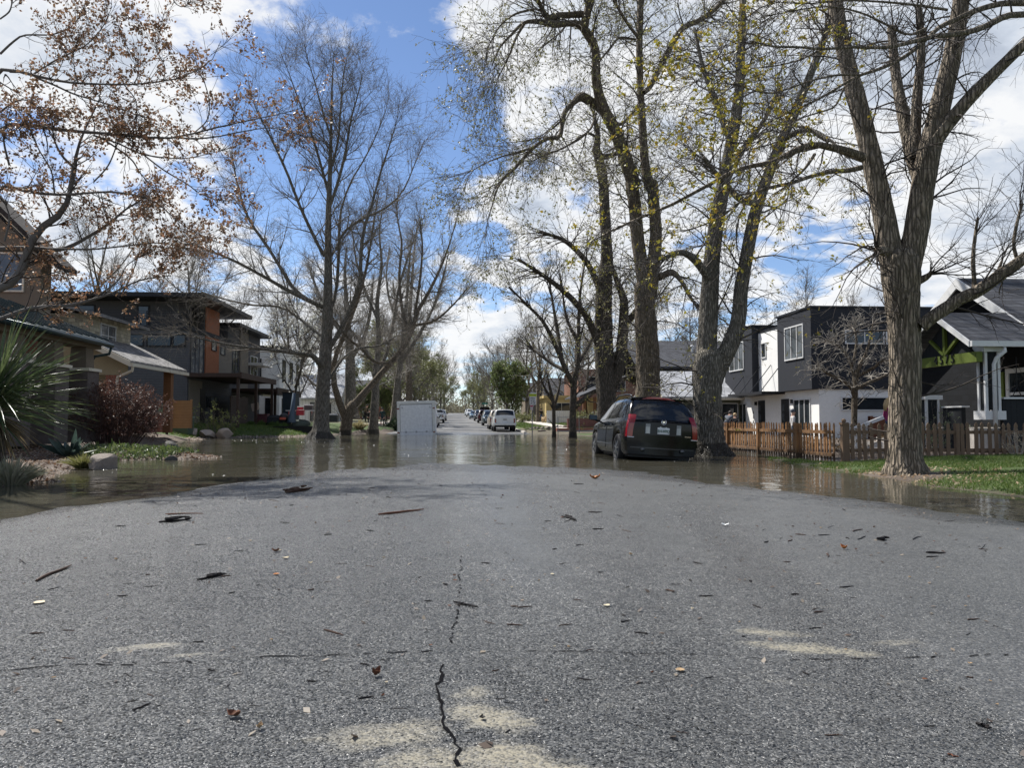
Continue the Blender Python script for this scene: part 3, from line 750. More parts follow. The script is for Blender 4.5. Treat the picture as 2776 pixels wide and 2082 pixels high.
# ---- the tall bare ash on the left verge
R2 = (.6933, (500, 50))
def a2(pts, dy=0.0, Y=43): return limb(pxl(pts, Y, R2[0], R2[1], dy))
stem = limb(pxl([(690, 952, 30), (691, 946, 25), (692, 936, 19.5), (694, 915, 17.5), (697, 850, 16), (703, 760, 14.5), (707, 690, 13), (708, 640, 11.5), (709, 560, 9.5), (709, 480, 8), (712, 400, 6.5), (714, 330, 5), (716, 250, 3.6), (718, 170, 2.2), (722, 110, .9)], 43), 40)
ash = [stem,
 a2([(540, 1370, 14), (500, 1320, 12), (440, 1310, 10), (330, 1295, 9), (200, 1280, 7), (60, 1250, 5), (-40, 1220, 3)], -7),
 a2([(545, 1130, 12), (500, 1110, 12), (400, 1060, 11), (330, 1020, 9), (200, 950, 7.5), (90, 905, 5), (0, 880, 3)], -3),
 a2([(500, 1110, 11), (430, 1060, 10), (385, 990, 9), (330, 900, 8), (250, 780, 7), (205, 640, 5), (185, 520, 2.5)], 2),
 a2([(548, 930, 10), (520, 880, 9), (450, 730, 8), (400, 600, 7), (330, 450, 5), (270, 330, 3), (250, 240, 1.5)], -2),
 a2([(560, 1300, 14), (610, 1220, 14), (650, 1130, 13), (685, 1050, 12), (690, 930, 10), (700, 830, 9), (735, 720, 7), (770, 590, 5.5), (810, 470, 3.5), (840, 360, 1.5)], -2),
 a2([(595, 900, 9), (620, 840, 8), (690, 785, 7), (780, 745, 6), (850, 680, 4.5), (900, 570, 3), (940, 470, 1.3)], 3),
 a2([(560, 760, 9), (600, 640, 8), (630, 520, 7), (650, 400, 5), (680, 290, 3.2), (700, 200, 1.2)], -1.5),
 a2([(565, 690, 8), (530, 560, 7), (490, 430, 5.5), (440, 300, 3.8), (400, 190, 2), (370, 120, 1)], 2),
 a2([(570, 600, 7), (600, 480, 6), (610, 360, 5), (620, 240, 3.4), (640, 130, 1.5)], 1),
 a2([(575, 470, 6), (540, 360, 5), (510, 250, 3.5), (480, 150, 2), (470, 100, 1)], -1),
 a2([(552, 1180, 9), (590, 1090, 9), (600, 980, 8.5), (605, 870, 8), (610, 760, 6), (650, 640, 5), (720, 520, 4), (780, 380, 2.2), (800, 310, 1)], 4),
 a2([(545, 1250, 8), (470, 1190, 7), (380, 1130, 6), (260, 1120, 5), (130, 1090, 4), (20, 1050, 2)], 4),
 a2([(560, 1420, 8), (620, 1330, 7), (680, 1290, 6), (760, 1280, 4.5), (830, 1240, 2.5)], 3),
]
LV_ASH = [dict(dens=3.0, t0=.10, ang=46, angv=10, L=3.3, Lv=(.45, 1.15), taper=.45, k=7, wig=.11, up=.07, rr=.42, rmin=.009, rmax=.04, sides=4),
          dict(dens=4.6, t0=.12, ang=44, angv=12, L=1.5, Lv=(.5, 1.2), taper=.35, k=5, wig=.15, up=.035, rr=.5, rmin=.006, sides=3),
          dict(dens=5.0, t0=.15, ang=44, angv=14, L=.75, Lv=(.5, 1.3), taper=.25, k=4, wig=.17, up=.03, rr=.6, rmin=.0048, sides=3)]
tree('ash_tree', 'tallest bare grey tree standing in floodwater on the left verge', ash, BARK_GREY, TWIG, LV_ASH, 5, leaf=(BUDS, 2, .022, .03, .12, 'buds'), sides=24, bump=.035, growfrom=range(len(ash)), thin=.72, spray=.5)

# ---- forked tree behind it
def d1(pts, Y, dy=0.0, K=14): return limb(pxl(pts, Y, 1.255, (0, 0), dy), K)
fork = [d1([(745, 946, 17), (746, 938, 15), (750, 905, 15), (756, 884, 16), (762, 872, 12)], 53),
 a2([(628, 1560, 20), (640, 1535, 22), (690, 1480, 20), (760, 1400, 18), (830, 1320, 16), (880, 1250, 14), (905, 1160, 12), (950, 1080, 10), (1000, 980, 7), (1040, 870, 4.5), (1070, 760, 2)], 4, 53),
 a2([(628, 1560, 20), (612, 1520, 20), (592, 1460, 18), (580, 1390, 16), (590, 1320, 13), (640, 1200, 11), (690, 1060, 9), (720, 930, 7), (740, 800, 5), (760, 690, 2.5)], -3, 53),
 a2([(880, 1250, 10), (850, 1130, 9), (840, 1000, 8), (850, 880, 6), (830, 760, 4), (840, 650, 2)], 5, 55),
 a2([(800, 1350, 9), (740, 1340, 8), (690, 1290, 7), (640, 1250, 6), (590, 1180, 4)], -4, 54),
 a2([(905, 1200, 8), (980, 1180, 7), (1050, 1120, 5), (1110, 1050, 3)], 2, 57),
 a2([(900, 1160, 8), (920, 1030, 7), (930, 890, 5), (920, 780, 3)], 0, 56)]
LV2 = [dict(dens=3.6, t0=.2, ang=48, angv=12, L=2.5, Lv=(.5, 1.2), taper=.4, k=6, wig=.15, up=.05, rr=.42, rmin=.010, rmax=.05, sides=4),
       dict(dens=4.2, t0=.15, ang=46, angv=14, L=1.35, Lv=(.5, 1.2), taper=.35, k=5, wig=.18, up=.03, rr=.55, rmin=.0075, sides=3),
       dict(dens=4.4, t0=.2, ang=46, angv=14, L=.7, Lv=(.5, 1.3), taper=.3, k=4, wig=.2, up=.02, rr=.6, rmin=.006, sides=3)]
tree('forked_tree', 'bare tree with a low V fork in the water, right of the tallest tree', fork, BARK_BROWN, TWIG, LV2, 8, leaf=(BUDS, 2, .03, .03, .1, 'buds'), sides=16, thin=.72, spray=.7)
t3 = [d1([(806, 944, 13), (806, 936, 11), (808, 900, 10), (811, 840, 9.5), (813, 780, 8.5), (818, 690, 7), (815, 600, 6), (825, 500, 4.5), (820, 420, 3), (826, 360, 1)], 58, 0, 18),
      d1([(813, 790, 7), (835, 730, 7), (850, 650, 6), (862, 560, 5), (885, 470, 3), (905, 400, 1.5)], 58, 3), d1([(815, 640, 5), (790, 570, 4.5), (770, 490, 3.4), (762, 420, 1.5)], 58, 2), d1([(812, 760, 5), (780, 700, 4.5), (745, 650, 3), (710, 590, 2)], 58, 4)]
tree('street_tree', 'slim grey trunk in the water midway between the forked tree and the white trailer', t3, BARK_GREY, TWIG_PALE, LV2, 12, sides=14, thin=.62, zs=.84)
t4 = [d1([(848, 928, 11), (849, 918, 9), (853, 880, 8.5), (858, 820, 8), (866, 760, 7.5), (872, 690, 6.5), (880, 600, 5), (885, 520, 3.5), (893, 440, 1.5)], 72, 0, 18),
      d1([(864, 770, 6.5), (895, 720, 6), (930, 650, 4.5), (955, 570, 3), (970, 500, 1.5)], 72, -4), d1([(872, 690, 5), (845, 630, 4.5), (835, 560, 3), (842, 490, 1.5)], 72, 3)]
tree('street_tree', 'slim leaning trunk beside the bush left of the white trailer', t4, BARK_GREY, TWIG_PALE, LV2, 14, sides=14, thin=.62, zs=.9)
t5 = [d1([(884, 925, 11), (884, 900, 9), (884, 820, 8), (882, 740, 7), (884, 660, 6), (890, 560, 4.5), (896, 470, 3), (905, 400, 1)], 84, 0, 16), d1([(883, 730, 5), (915, 670, 5), (945, 600, 4), (962, 530, 2)], 84, 2), d1([(884, 700, 5), (860, 640, 4), (850, 560, 2)], 84, -3)]
tree('street_tree', 'straight bare trunk rising directly behind the white trailer', t5, BARK_BROWN, TWIG_PALE, LV2, 17, sides=12, leaf=(OLIVE, 3, .05, .06, .4, 'leaves'), thin=.62, zs=.86)
t6 = [d1([(760, 905, 17), (758, 860, 14), (757, 800, 13), (757, 740, 12), (752, 660, 10), (748, 580, 7), (746, 500, 4.5), (750, 440, 2)], 70, 0, 16), d1([(757, 745, 9), (785, 690, 8), (800, 620, 6), (806, 540, 3)], 70, -2), d1([(756, 700, 9), (720, 640, 8), (690, 570, 6), (670, 500, 3)], 70, 3)]
tree('street_tree', 'thick pale trunk standing behind the fork of the V shaped tree', t6, BARK_GREY, TWIG_PALE, LV2, 19, sides=14, thin=.6, zs=.8)

# ---- right side of the street
def f3(pts, Y, dy=0.0, K=16): return limb(pxl(pts, Y, .3919, (1150, 0), dy), K)
maple_big = [d1([(1402, 990, 46), (1401, 965, 37), (1400, 930, 32), (1400, 850, 29), (1398, 760, 27), (1394, 690, 25), (1392, 620, 23)], 28, 0, 30),
 d1([(1392, 640, 16), (1384, 560, 15.5), (1376, 500, 15), (1371, 440, 15), (1364, 395, 15)], 28, .3),
 f3([(1455, 1290, 52), (1400, 1120, 50), (1350, 980, 46), (1300, 860, 44), (1240, 750, 42), (1205, 640, 36), (1190, 550, 34), (1182, 330, 32), (1140, 250, 32), (1105, 200, 34), (1130, 80, 30), (1150, -30, 26)], 28.3, -1, 26),
 d1([(1404, 640, 16), (1413, 560, 15.5), (1417, 500, 14), (1413, 440, 13), (1409, 395, 12.5)], 28, -.3),
 f3([(1560, 1290, 40), (1530, 1150, 34), (1515, 950, 30), (1500, 700, 26), (1490, 450, 26), (1490, 250, 24), (1495, 90, 26), (1490, -60, 16)], 28, 1, 22),
 f3([(1235, 760, 36), (1160, 705, 32), (1090, 665, 36), (1040, 700, 22), (975, 770, 18), (955, 850, 16), (935, 945, 16), (860, 955, 13), (780, 1000, 13), (690, 1090, 13), (620, 1170, 11), (545, 1235, 12), (510, 1295, 7), (490, 1300, 5)], 28.3, -3, 30),
 f3([(510, 1295, 6), (490, 1340, 5), (470, 1420, 4), (440, 1520, 3), (425, 1640, 2)], 25.3, -.3),
 f3([(780, 1010, 9), (650, 1050, 7), (540, 1080, 5), (420, 1130, 4), (280, 1210, 2)], 26.4, -1.5),
 f3([(1110, 200, 34), (1060, 160, 24), (980, 160, 22), (900, 165, 28), (830, 150, 22), (700, 150, 13), (600, 240, 9), (520, 330, 7), (470, 450, 4)], 27.5, -3, 20),
 f3([(1090, 95, 26), (1000, 100, 22), (920, 105, 24), (860, 120, 24), (820, 70, 18), (790, 0, 14)], 27.5, -2),
 f3([(760, 60, 9), (640, 90, 8), (560, 140, 6), (500, 210, 5), (440, 330, 3)], 25, -1),
 f3([(700, 150, 10), (640, 250, 9), (600, 350, 7), (560, 440, 6), (520, 520, 3)], 24.5, 1),
 f3([(1515, 640, 20), (1560, 600, 20), (1620, 480, 22), (1700, 330, 22), (1790, 190, 22), (1900, 140, 20), (2000, 70, 18), (2070, 0, 14)], 28, 2, 18),
 f3([(1490, 270, 12), (1400, 150, 11), (1310, 0, 10)], 28, -2),
 f3([(1460, 270, 9), (1350, 260, 9), (1280, 340, 8), (1210, 420, 6)], 28, -2),
 f3([(1280, 790, 16), (1350, 860, 12), (1450, 770, 10), (1480, 720, 9)], 28, .5),
 f3([(1190, 780, 9), (1150, 890, 8), (1060, 960, 7), (950, 1030, 6), (850, 1060, 5), (720, 1130, 3)], 27, -3),
 d1([(1422, 600, 8), (1450, 588, 8), (1470, 605, 5), (1490, 640, 4), (1510, 668, 2)], 28, -2)]
LV_DROOP = [dict(dens=3.6, t0=.1, ang=55, angv=20, L=2.6, Lv=(.4, 1.3), taper=.2, k=7, wig=.16, up=-.02, rr=.34, rmin=.007, rmax=.03, sides=4),
            dict(dens=3.6, t0=.12, ang=46, angv=18, L=1.3, Lv=(.4, 1.3), taper=.2, k=6, wig=.18, up=-.09, rr=.6, rmin=.006, sides=3),
            dict(dens=3.6, t0=.15, ang=44, angv=18, L=.5, Lv=(.5, 1.3), taper=.2, k=4, wig=.2, up=-.05, rr=.6, rmin=.004, sides=3)]
tree('maple_tree', 'huge old tree with drooping twiggy limbs rising just behind the black car', maple_big, BARK_BROWN, TWIG_MID, LV_DROOP, 23, leaf=(BUDS, 3, .042, .05, .55, 'buds', True), sides=26, bump=.045)
te = [d1([(1313, 1000, 30), (1313, 930, 25), (1310, 850, 23), (1306, 780, 22), (1303, 700, 21), (1306, 620, 18), (1311, 560, 15), (1309, 500, 13), (1306, 440, 12.5), (1304, 395, 12)], 36, 0, 30),
 f3([(1245, 1300, 40), (1225, 1180, 38), (1205, 1070, 36), (1190, 1040, 34), (1200, 960, 22), (1195, 880, 18), (1170, 800, 10)], 36, -.5),
 d1([(1316, 850, 15), (1338, 790, 14), (1345, 720, 12.5), (1348, 660, 10), (1346, 640, 9), (1330, 600, 6), (1318, 560, 4)], 36, -.6),
 f3([(1210, 1090, 26), (1270, 1080, 20), (1330, 1060, 14), (1380, 1020, 8)], 36, 0), f3([(1180, 940, 10), (1130, 920, 10), (1060, 970, 7), (960, 1020, 5), (850, 1070, 3)], 36, -3),
 d1([(1300, 760, 9), (1270, 690, 8), (1230, 640, 7), (1180, 600, 5), (1120, 560, 3)], 36, -2), d1([(1350, 700, 8), (1375, 670, 7), (1390, 640, 5)], 36, -1), d1([(1302, 640, 8), (1270, 570, 7), (1220, 520, 5), (1160, 500, 3)], 36, -2)]
tree('maple_tree', 'leaning gnarled tree further back, left of the huge trunk behind the black car', te, BARK_DARK, TWIG_MID, LV_DROOP, 29, leaf=(BUDS, 3, .045, .06, .5, 'buds', True), sides=20, bump=.07)
tg = [d1([(1534, 992, 50), (1532, 980, 43), (1530, 960, 37), (1529, 900, 32), (1528, 840, 33), (1530, 800, 36), (1533, 770, 34)], 21.3, 0, 26),
 d1([(1528, 810, 22), (1526, 760, 23), (1530, 690, 22), (1534, 600, 20), (1545, 500, 18), (1562, 400, 16), (1580, 310, 14), (1595, 220, 12), (1600, 120, 10), (1605, 0, 8)], 21.3, .6, 26),
 d1([(1540, 830, 20), (1556, 785, 21), (1578, 745, 20), (1594, 700, 18), (1602, 620, 16), (1618, 530, 15), (1632, 460, 14), (1655, 390, 13), (1690, 300, 12), (1730, 210, 10), (1770, 110, 8), (1800, 30, 6)], 21.3, -.6, 26),
 d1([(1530, 600, 9), (1500, 560, 9), (1470, 545, 7), (1430, 560, 4)], 21.3, -1), d1([(1640, 440, 8), (1600, 430, 8), (1560, 390, 6), (1520, 340, 4)], 21, -2), d1([(1560, 410, 8), (1600, 330, 7), (1650, 260, 5), (1690, 180, 3)], 21.5, 2),
 d1([(1580, 310, 8), (1550, 230, 7), (1520, 150, 5), (1500, 60, 3)], 21.5, 1), d1([(1690, 300, 7), (1740, 280, 6), (1790, 300, 4), (1830, 340, 2)], 20.7, -2)]
tree('maple_tree', 'twin stemmed old tree in the water right of the black car', tg, BARK_GREY, TWIG_MID, [dict(LV_DROOP[0], L=2.2, dens=3.4), dict(LV_DROOP[1], dens=4.0, L=1.1), dict(LV_DROOP[2], dens=4.4)], 31, leaf=(YELLOW, 3, .036, .05, .25, 'buds', True), sides=28, bump=.05)
def h5(pts, Y, dy=0.0, K=18): return limb(pxl(pts, Y, .4219, (1850, 0), dy), K)
th = [d1([(1960, 1034, 52), (1958, 1016, 48), (1957, 1002, 43), (1956, 975, 39), (1955, 920, 38), (1955, 800, 37), (1952, 700, 38), (1948, 640, 42), (1946, 600, 46), (1945, 560, 44)], 12.9, 0, 44),
 d1([(1930, 590, 30), (1922, 540, 29), (1912, 480, 27), (1900, 420, 26), (1885, 350, 24), (1868, 280, 23), (1850, 210, 22), (1832, 140, 20), (1815, 70, 19), (1800, -30, 17)], 12.9, .5, 30),
 d1([(1958, 590, 30), (1972, 530, 30), (1984, 460, 29), (1994, 400, 28), (2005, 340, 28), (2022, 270, 26), (2038, 200, 24), (2055, 130, 22), (2068, 60, 21), (2080, -30, 19)], 12.9, -.4, 30),
 d1([(2005, 330, 20), (2030, 290, 18), (2070, 240, 17), (2110, 195, 16), (2160, 145, 14), (2212, 95, 13), (2300, 20, 10)], 12.7, -.8),
 d1([(1988, 390, 18), (1970, 330, 18), (1958, 280, 16), (1945, 220, 14), (1935, 160, 12), (1925, 60, 10)], 12.9, 1.0), d1([(1976, 340, 14), (1978, 270, 13), (1982, 200, 12), (1990, 110, 10), (1985, 20, 8)], 12.9, .4),
 h5([(1160, 1010, 38), (1090, 985, 34), (1020, 960, 30), (950, 945, 26), (880, 930, 24), (800, 935, 24), (740, 960, 24), (640, 1010, 20), (560, 1045, 18), (450, 1065, 16), (330, 1100, 15), (200, 1170, 13), (80, 1235, 12), (-60, 1310, 11), (-250, 1390, 9), (-450, 1480, 7), (-600, 1560, 4)], 13.0, -1.5, 30),
 h5([(1150, 1075, 20), (1060, 1095, 18), (980, 1100, 16), (890, 1115, 14), (800, 1140, 14), (700, 1175, 13), (560, 1205, 12), (460, 1240, 10), (380, 1290, 9), (250, 1390, 7), (120, 1450, 5), (0, 1490, 3)], 13.0, -2, 24),
 h5([(850, 990, 12), (810, 1050, 11), (770, 1100, 9), (700, 1160, 6)], 12.6, -.3),
 h5([(940, 910, 13), (870, 870, 11), (800, 820, 10), (730, 810, 8), (660, 780, 5)], 12.6, .4),
 h5([(2330, 80, 30), (2195, 90, 24), (2080, 100, 24), (1960, 160, 22), (1850, 200, 20), (1720, 220, 19), (1600, 235, 18), (1480, 265, 16), (1380, 290, 14), (1250, 305, 12), (1100, 300, 11), (900, 312, 10), (750, 300, 9), (560, 295, 7), (450, 260, 4)], 12.2, -2.5, 30),
 h5([(2330, 10, 28), (2195, 15, 26), (2050, 20, 22), (1900, 60, 20), (1780, 110, 18), (1640, 180, 16), (1560, 260, 14), (1460, 340, 14), (1360, 400, 13), (1240, 450, 12), (1120, 490, 10), (1000, 560, 9), (900, 620, 8), (760, 690, 7), (600, 760, 6), (480, 830, 4), (300, 900, 3)], 12.4, -2.2, 30),
 h5([(1150, 480, 8), (1000, 480, 8), (850, 510, 7), (700, 560, 6), (560, 600, 5), (400, 560, 4), (250, 530, 3)], 10.6, -.8),
 h5([(1040, 560, 8), (980, 680, 7), (880, 720, 6), (760, 760, 5), (600, 860, 4), (420, 930, 3)], 10.6, -.8), h5([(1560, 180, 10), (1450, 220, 9), (1300, 150, 8), (1150, 80, 7), (950, 40, 6), (750, 60, 5), (500, 110, 3)], 11.5, -1.5),
 h5([(1700, 60, 10), (1500, 30, 9), (1300, 10, 8), (1050, 0, 7), (800, 20, 5), (500, 0, 3)], 11.6, -1.5), h5([(900, 312, 7), (760, 380, 6), (600, 420, 5), (420, 440, 4), (200, 470, 3), (0, 470, 2)], 10.6, -.6),
 d1([(1990, 705, 17), (2010, 688, 16), (2040, 668, 16), (2075, 645, 15), (2105, 632, 16), (2140, 610, 15), (2165, 590, 16), (2190, 575, 15), (2230, 545, 13), (2330, 500, 10)], 12.7, -.6, 22),
 d1([(2106, 632, 6), (2104, 600, 5), (2102, 560, 5), (2105, 520, 4), (2112, 470, 3)], 12.5, 0), d1([(2150, 605, 6), (2160, 575, 4), (2166, 558, 2)], 12.5, 0), d1([(2200, 570, 5), (2190, 530, 4), (2195, 490, 4), (2208, 440, 3)], 12.4, 0),
 d1([(1975, 612, 10), (2003, 597, 8), (2012, 588, 4)], 12.8, -.2, 6), d1([(1915, 545, 12), (1904, 540, 12), (1896, 540, 10)], 12.7, -.4, 6)]
LV_H = [dict(dens=4.6, t0=.12, ang=52, angv=20, L=1.5, Lv=(.4, 1.3), taper=.2, k=7, wig=.16, up=-.03, rr=.3, rmin=.005, rmax=.02, sides=4),
        dict(dens=4.4, t0=.12, ang=45, angv=16, L=.65, Lv=(.4, 1.3), taper=.2, k=5, wig=.2, up=-.06, rr=.6, rmin=.0035, sides=3),
        dict(dens=5.0, t0=.2, ang=45, angv=18, L=.25, Lv=(.5, 1.3), taper=.2, k=4, wig=.22, up=-.03, rr=.7, rmin=.0028, sides=3)]
for l in th: l[1][:] *= .93
eh, kh = tree('maple_tree', 'thick forked tree nearest on the right, on the grass in front of the picket fence', th, bark('bark_rough', (.19, .155, .12), .8, -9), TWIG_DARK, LV_H, 37, sides=40, bump=.04)
def leafy(e, keep, mat, zone, frac, per, size, spread, r, nm='leaves'):
    Pt = keep[-1][0]; Pt = np.concatenate([Pt[:, [0, 1, 2, -1]], keep[-2][0][:, [1, 2, 3, -1]]]); mid = Pt[:, 2]
    d = mid - CAM; xc = d @ RGT; yc = d @ FWD; zc = d @ UPV
    px = 1388 + FPX * xc / yc; py = 1041 - FPX * zc / yc
    pr = zone(px, py, mid) * frac
    sel = r.random(len(Pt)) < pr; Pt = Pt[sel]
    pos = np.concatenate([Pt[:, -1], Pt[:, 2]]); dr = unit(Pt[:, -1] - Pt[:, 0])
    leaves_mesh(nm, pos, np.concatenate([dr, dr]), mat, e, size, per, spread, r)
# the young leaves sit on the left hand limbs only; the right hand twigs are still bare
leafy(eh, kh, YELLOW, lambda px, py, m: np.clip((2400 - px) / 420, 0, 1), .22, 5, .036, .05, np.random.default_rng(3))

# small trees by the far water edge
ts = [d1([(1237, 952, 11), (1237, 945, 9), (1237, 900, 8), (1238, 850, 8), (1240, 820, 7), (1248, 790, 6), (1250, 740, 5), (1250, 690, 4), (1255, 620, 3), (1265, 560, 1.5)], 44, 0, 18),
 d1([(1238, 830, 6), (1222, 800, 6), (1210, 770, 5.5), (1190, 725, 5), (1170, 690, 4), (1140, 660, 3), (1100, 620, 2)], 44, -2), d1([(1225, 800, 5), (1200, 790, 4), (1165, 765, 3.5), (1140, 745, 2)], 44, 2), d1([(1240, 880, 7), (1262, 862, 6), (1285, 845, 5), (1310, 840, 4)], 44, -1),
 d1([(1215, 780, 4), (1205, 720, 4), (1195, 660, 3), (1185, 600, 1.5)], 44, 1), d1([(1245, 790, 5), (1275, 740, 4), (1295, 690, 3), (1310, 640, 1.5)], 44, 2), d1([(1250, 740, 4), (1225, 690, 3), (1215, 630, 2), (1210, 590, 1)], 44, -1)]
tree('young_tree', 'dark slim tree in the water left of the black car', ts, BARK_DARK, TWIG_DARK, [dict(LV2[0], L=2.2, dens=1.8), dict(LV2[1], L=1.1, dens=2.6), dict(LV2[2], L=.5, dens=2.6)], 41, leaf=(OLIVE, 3, .04, .06, .5, 'buds'), sides=12)
tt = [d1([(1197, 949, 6), (1197, 940, 4.8), (1196, 900, 4.5), (1195, 870, 4.5), (1188, 840, 3.5), (1182, 810, 2)], 46, 0, 10), d1([(1195, 885, 3.5), (1205, 850, 3), (1212, 815, 1.5)], 46, .5), d1([(1190, 860, 3), (1175, 835, 2.5), (1165, 810, 1.2)], 46, -.5)]
tree('sapling', 'thin sapling with pale yellow buds right of the speed sign', tt, BARK_DARK, TWIG_DARK, [dict(LV2[0], L=1.1, dens=3.5), dict(LV2[1], L=.6, dens=4), dict(LV2[2], L=.25, dens=4)], 43, leaf=(leafmat('buds_pale', (.35, .33, .12), (.5, .45, .2)), 3, .05, .06, .5, 'leaves'), sides=8)
# pale twigged ornamental tree in front of the black and white house
to = [d1([(1845, 945, 8), (1845, 910, 7), (1846, 870, 7), (1848, 840, 6), (1852, 800, 5), (1868, 770, 4), (1880, 730, 2.5), (1888, 690, 1)], 27.5, 0, 14), d1([(1846, 860, 5), (1838, 835, 5), (1815, 820, 4), (1785, 805, 3), (1765, 790, 1.5)], 27.5, -.8), d1([(1848, 830, 5), (1840, 790, 4), (1825, 760, 3), (1800, 740, 2), (1780, 735, 1)], 27.5, .6),
 d1([(1852, 812, 4), (1885, 795, 4), (1905, 780, 3), (1930, 770, 1.5)], 27.5, -.6), d1([(1850, 840, 4), (1880, 825, 4), (1905, 815, 3), (1930, 800, 1.5)], 27.5, .6), d1([(1842, 790, 3), (1850, 740, 3), (1845, 700, 1.5)], 27.5, .3)]
tree('ornamental_tree', 'small bare tree with pale twigs in front of the black and white house', to, BARK_BROWN, TWIG_PALE, [dict(dens=7, t0=.2, ang=52, angv=15, L=.95, Lv=(.5, 1.2), taper=.3, k=5, wig=.22, up=-.02, rr=.6, rmin=.010, rmax=.02, sides=4), dict(dens=6, t0=.15, ang=55, angv=15, L=.5, Lv=(.5, 1.2), taper=.3, k=4, wig=.25, up=.0, rr=.7, rmin=.008, sides=3), dict(dens=5, t0=.2, ang=50, L=.2, k=3, wig=.2, up=.1, rr=.8, rmin=.007, sides=3)], 47, sides=10)

# ---- rust leaved maple reaching in from the left
MS = 1.47
def m1(pts, Y=10.2, dy=0.0, K=18): return limb(pxl(pts, Y * MS, .4219, (0, 0), dy * MS), K)
root = np.array([-11.4, 15.6, .3])
def tr(z, r): return (-11.4 + .07 * z * MS, 15.6, z * MS, r * 1.25)
mm = [limb([tr(-.1, .26), tr(.3, .2), tr(1, .17), tr(2, .155), tr(3, .14), tr(4, .12), tr(5, .1), tr(6.5, .06), tr(8, .03)], 30)]
def fromtrunk(z, pts, Y=10.2, dy=0.0):
    l = [tr(z, pts[0][2] * .4219 / FPX * Y * 1.45)] + pxl(pts, Y * MS, .4219, (0, 0), dy * MS); return limb(l, 24)
mm += [fromtrunk(3.4, [(0, 455, 15), (200, 480, 13), (420, 525, 10), (640, 538, 8), (850, 540, 7), (1000, 525, 6), (1150, 500, 5), (1350, 395, 3), (1420, 260, 2)], 10.2, -.6),
 fromtrunk(2.6, [(0, 825, 16), (350, 828, 15), (520, 845, 14), (700, 858, 12), (900, 878, 10), (1050, 885, 9), (1150, 880, 8), (1330, 832, 7), (1600, 772, 5), (1800, 730, 4), (1950, 690, 3), (2050, 575, 2)], 10.2, -.4),
 m1([(1130, 882, 8), (1250, 890, 7), (1400, 875, 6), (1550, 845, 5), (1750, 820, 4), (1950, 870, 2)], 9.9),
 fromtrunk(1.4, [(-250, 1950, 44), (0, 1850, 34), (110, 1790, 34), (230, 1500, 30), (400, 1360, 26), (450, 1230, 18), (475, 1090, 16), (500, 950, 11), (560, 800, 7), (640, 640, 4)], 10.2, .4),
 m1([(0, 1600, 22), (200, 1595, 20), (400, 1600, 17), (600, 1500, 13), (720, 1420, 11), (800, 1350, 8), (900, 1290, 5)], 10.4, .4), m1([(380, 1600, 9), (600, 1600, 7), (800, 1580, 6), (1000, 1560, 5), (1200, 1590, 3)], 10.4, .6),
 fromtrunk(2.2, [(0, 1205, 15), (200, 1235, 13), (400, 1250, 11), (560, 1240, 9), (700, 1230, 8), (960, 1275, 7), (1080, 1360, 5), (1150, 1430, 4), (1400, 1560, 2)], 10.2, -.6),
 m1([(0, 345, 9), (80, 270, 8), (150, 225, 7), (330, 220, 6), (420, 190, 5), (480, 150, 4), (560, 0, 3)]), m1([(210, 478, 8), (330, 400, 7), (450, 340, 6), (550, 290, 5), (610, 230, 4), (660, 170, 4), (720, 40, 2)]),
 m1([(240, 500, 9), (350, 545, 8), (470, 600, 7), (600, 640, 6), (760, 690, 5), (900, 745, 3)]), m1([(600, 868, 8), (760, 920, 7), (900, 985, 6), (1050, 1010, 5), (1200, 1015, 4), (1450, 960, 2)], 10.2, .6), m1([(640, 880, 8), (750, 950, 7), (850, 1030, 6), (900, 1110, 5), (980, 1200, 3)], 10.3, .6), m1([(900, 975, 6), (1050, 1090, 6), (1200, 1180, 5), (1300, 1250, 4), (1450, 1300, 2)], 10.4, .4),
 m1([(1250, 850, 5), (1330, 770, 5), (1345, 650, 4), (1310, 520, 3), (1270, 460, 2)]), m1([(480, 1080, 12), (400, 1000, 9), (350, 900, 7), (340, 830, 5)], 10.4), m1([(600, 1170, 6), (690, 1070, 6), (740, 960, 5), (770, 870, 3)], 10.3), m1([(350, 1240, 7), (330, 1100, 6), (250, 960, 5), (200, 850, 3)], 10.0, -.4), m1([(60, 1060, 9), (30, 940, 8), (20, 850, 5)], 9.8), m1([(30, 1550, 8), (60, 1400, 7), (30, 1300, 5)], 9.8),
 m1([(0, 720, 8), (80, 660, 7), (160, 640, 5), (260, 700, 3)], 9.8), m1([(0, 120, 6), (60, 70, 6), (80, 0, 4)], 9.8), m1([(800, 545, 5), (870, 640, 4), (880, 730, 2)], 10), m1([(860, 540, 5), (890, 470, 4), (885, 400, 2)], 10), m1([(1050, 515, 4), (1060, 430, 4), (1010, 330, 3), (1000, 250, 2)], 10), m1([(500, 535, 5), (480, 450, 4), (470, 300, 2)], 10), m1([(0, 2050, 17), (200, 1980, 14), (450, 1960, 12), (700, 1890, 9), (900, 1800, 6), (1100, 1770, 4)], 10.3, .5), m1([(600, 1920, 7), (760, 1800, 6), (820, 1700, 4), (960, 1620, 2)], 10.6), m1([(1090, -60, 5), (1130, 20, 4), (1180, 40, 3), (1220, 10, 2)], 9.5)]
LV_M = [dict(dens=5.2, t0=.12, ang=52, angv=14, L=.9, Lv=(.4, 1.3), taper=.25, k=6, wig=.13, up=.05, rr=.45, rmin=.005, rmax=.02, sides=4),
        dict(dens=6.2, t0=.1, ang=52, angv=16, L=.4, Lv=(.4, 1.3), taper=.2, k=4, wig=.16, up=.05, rr=.7, rmin=.0038, sides=3)]
for l in mm[1:]: l[1][:] *= .78
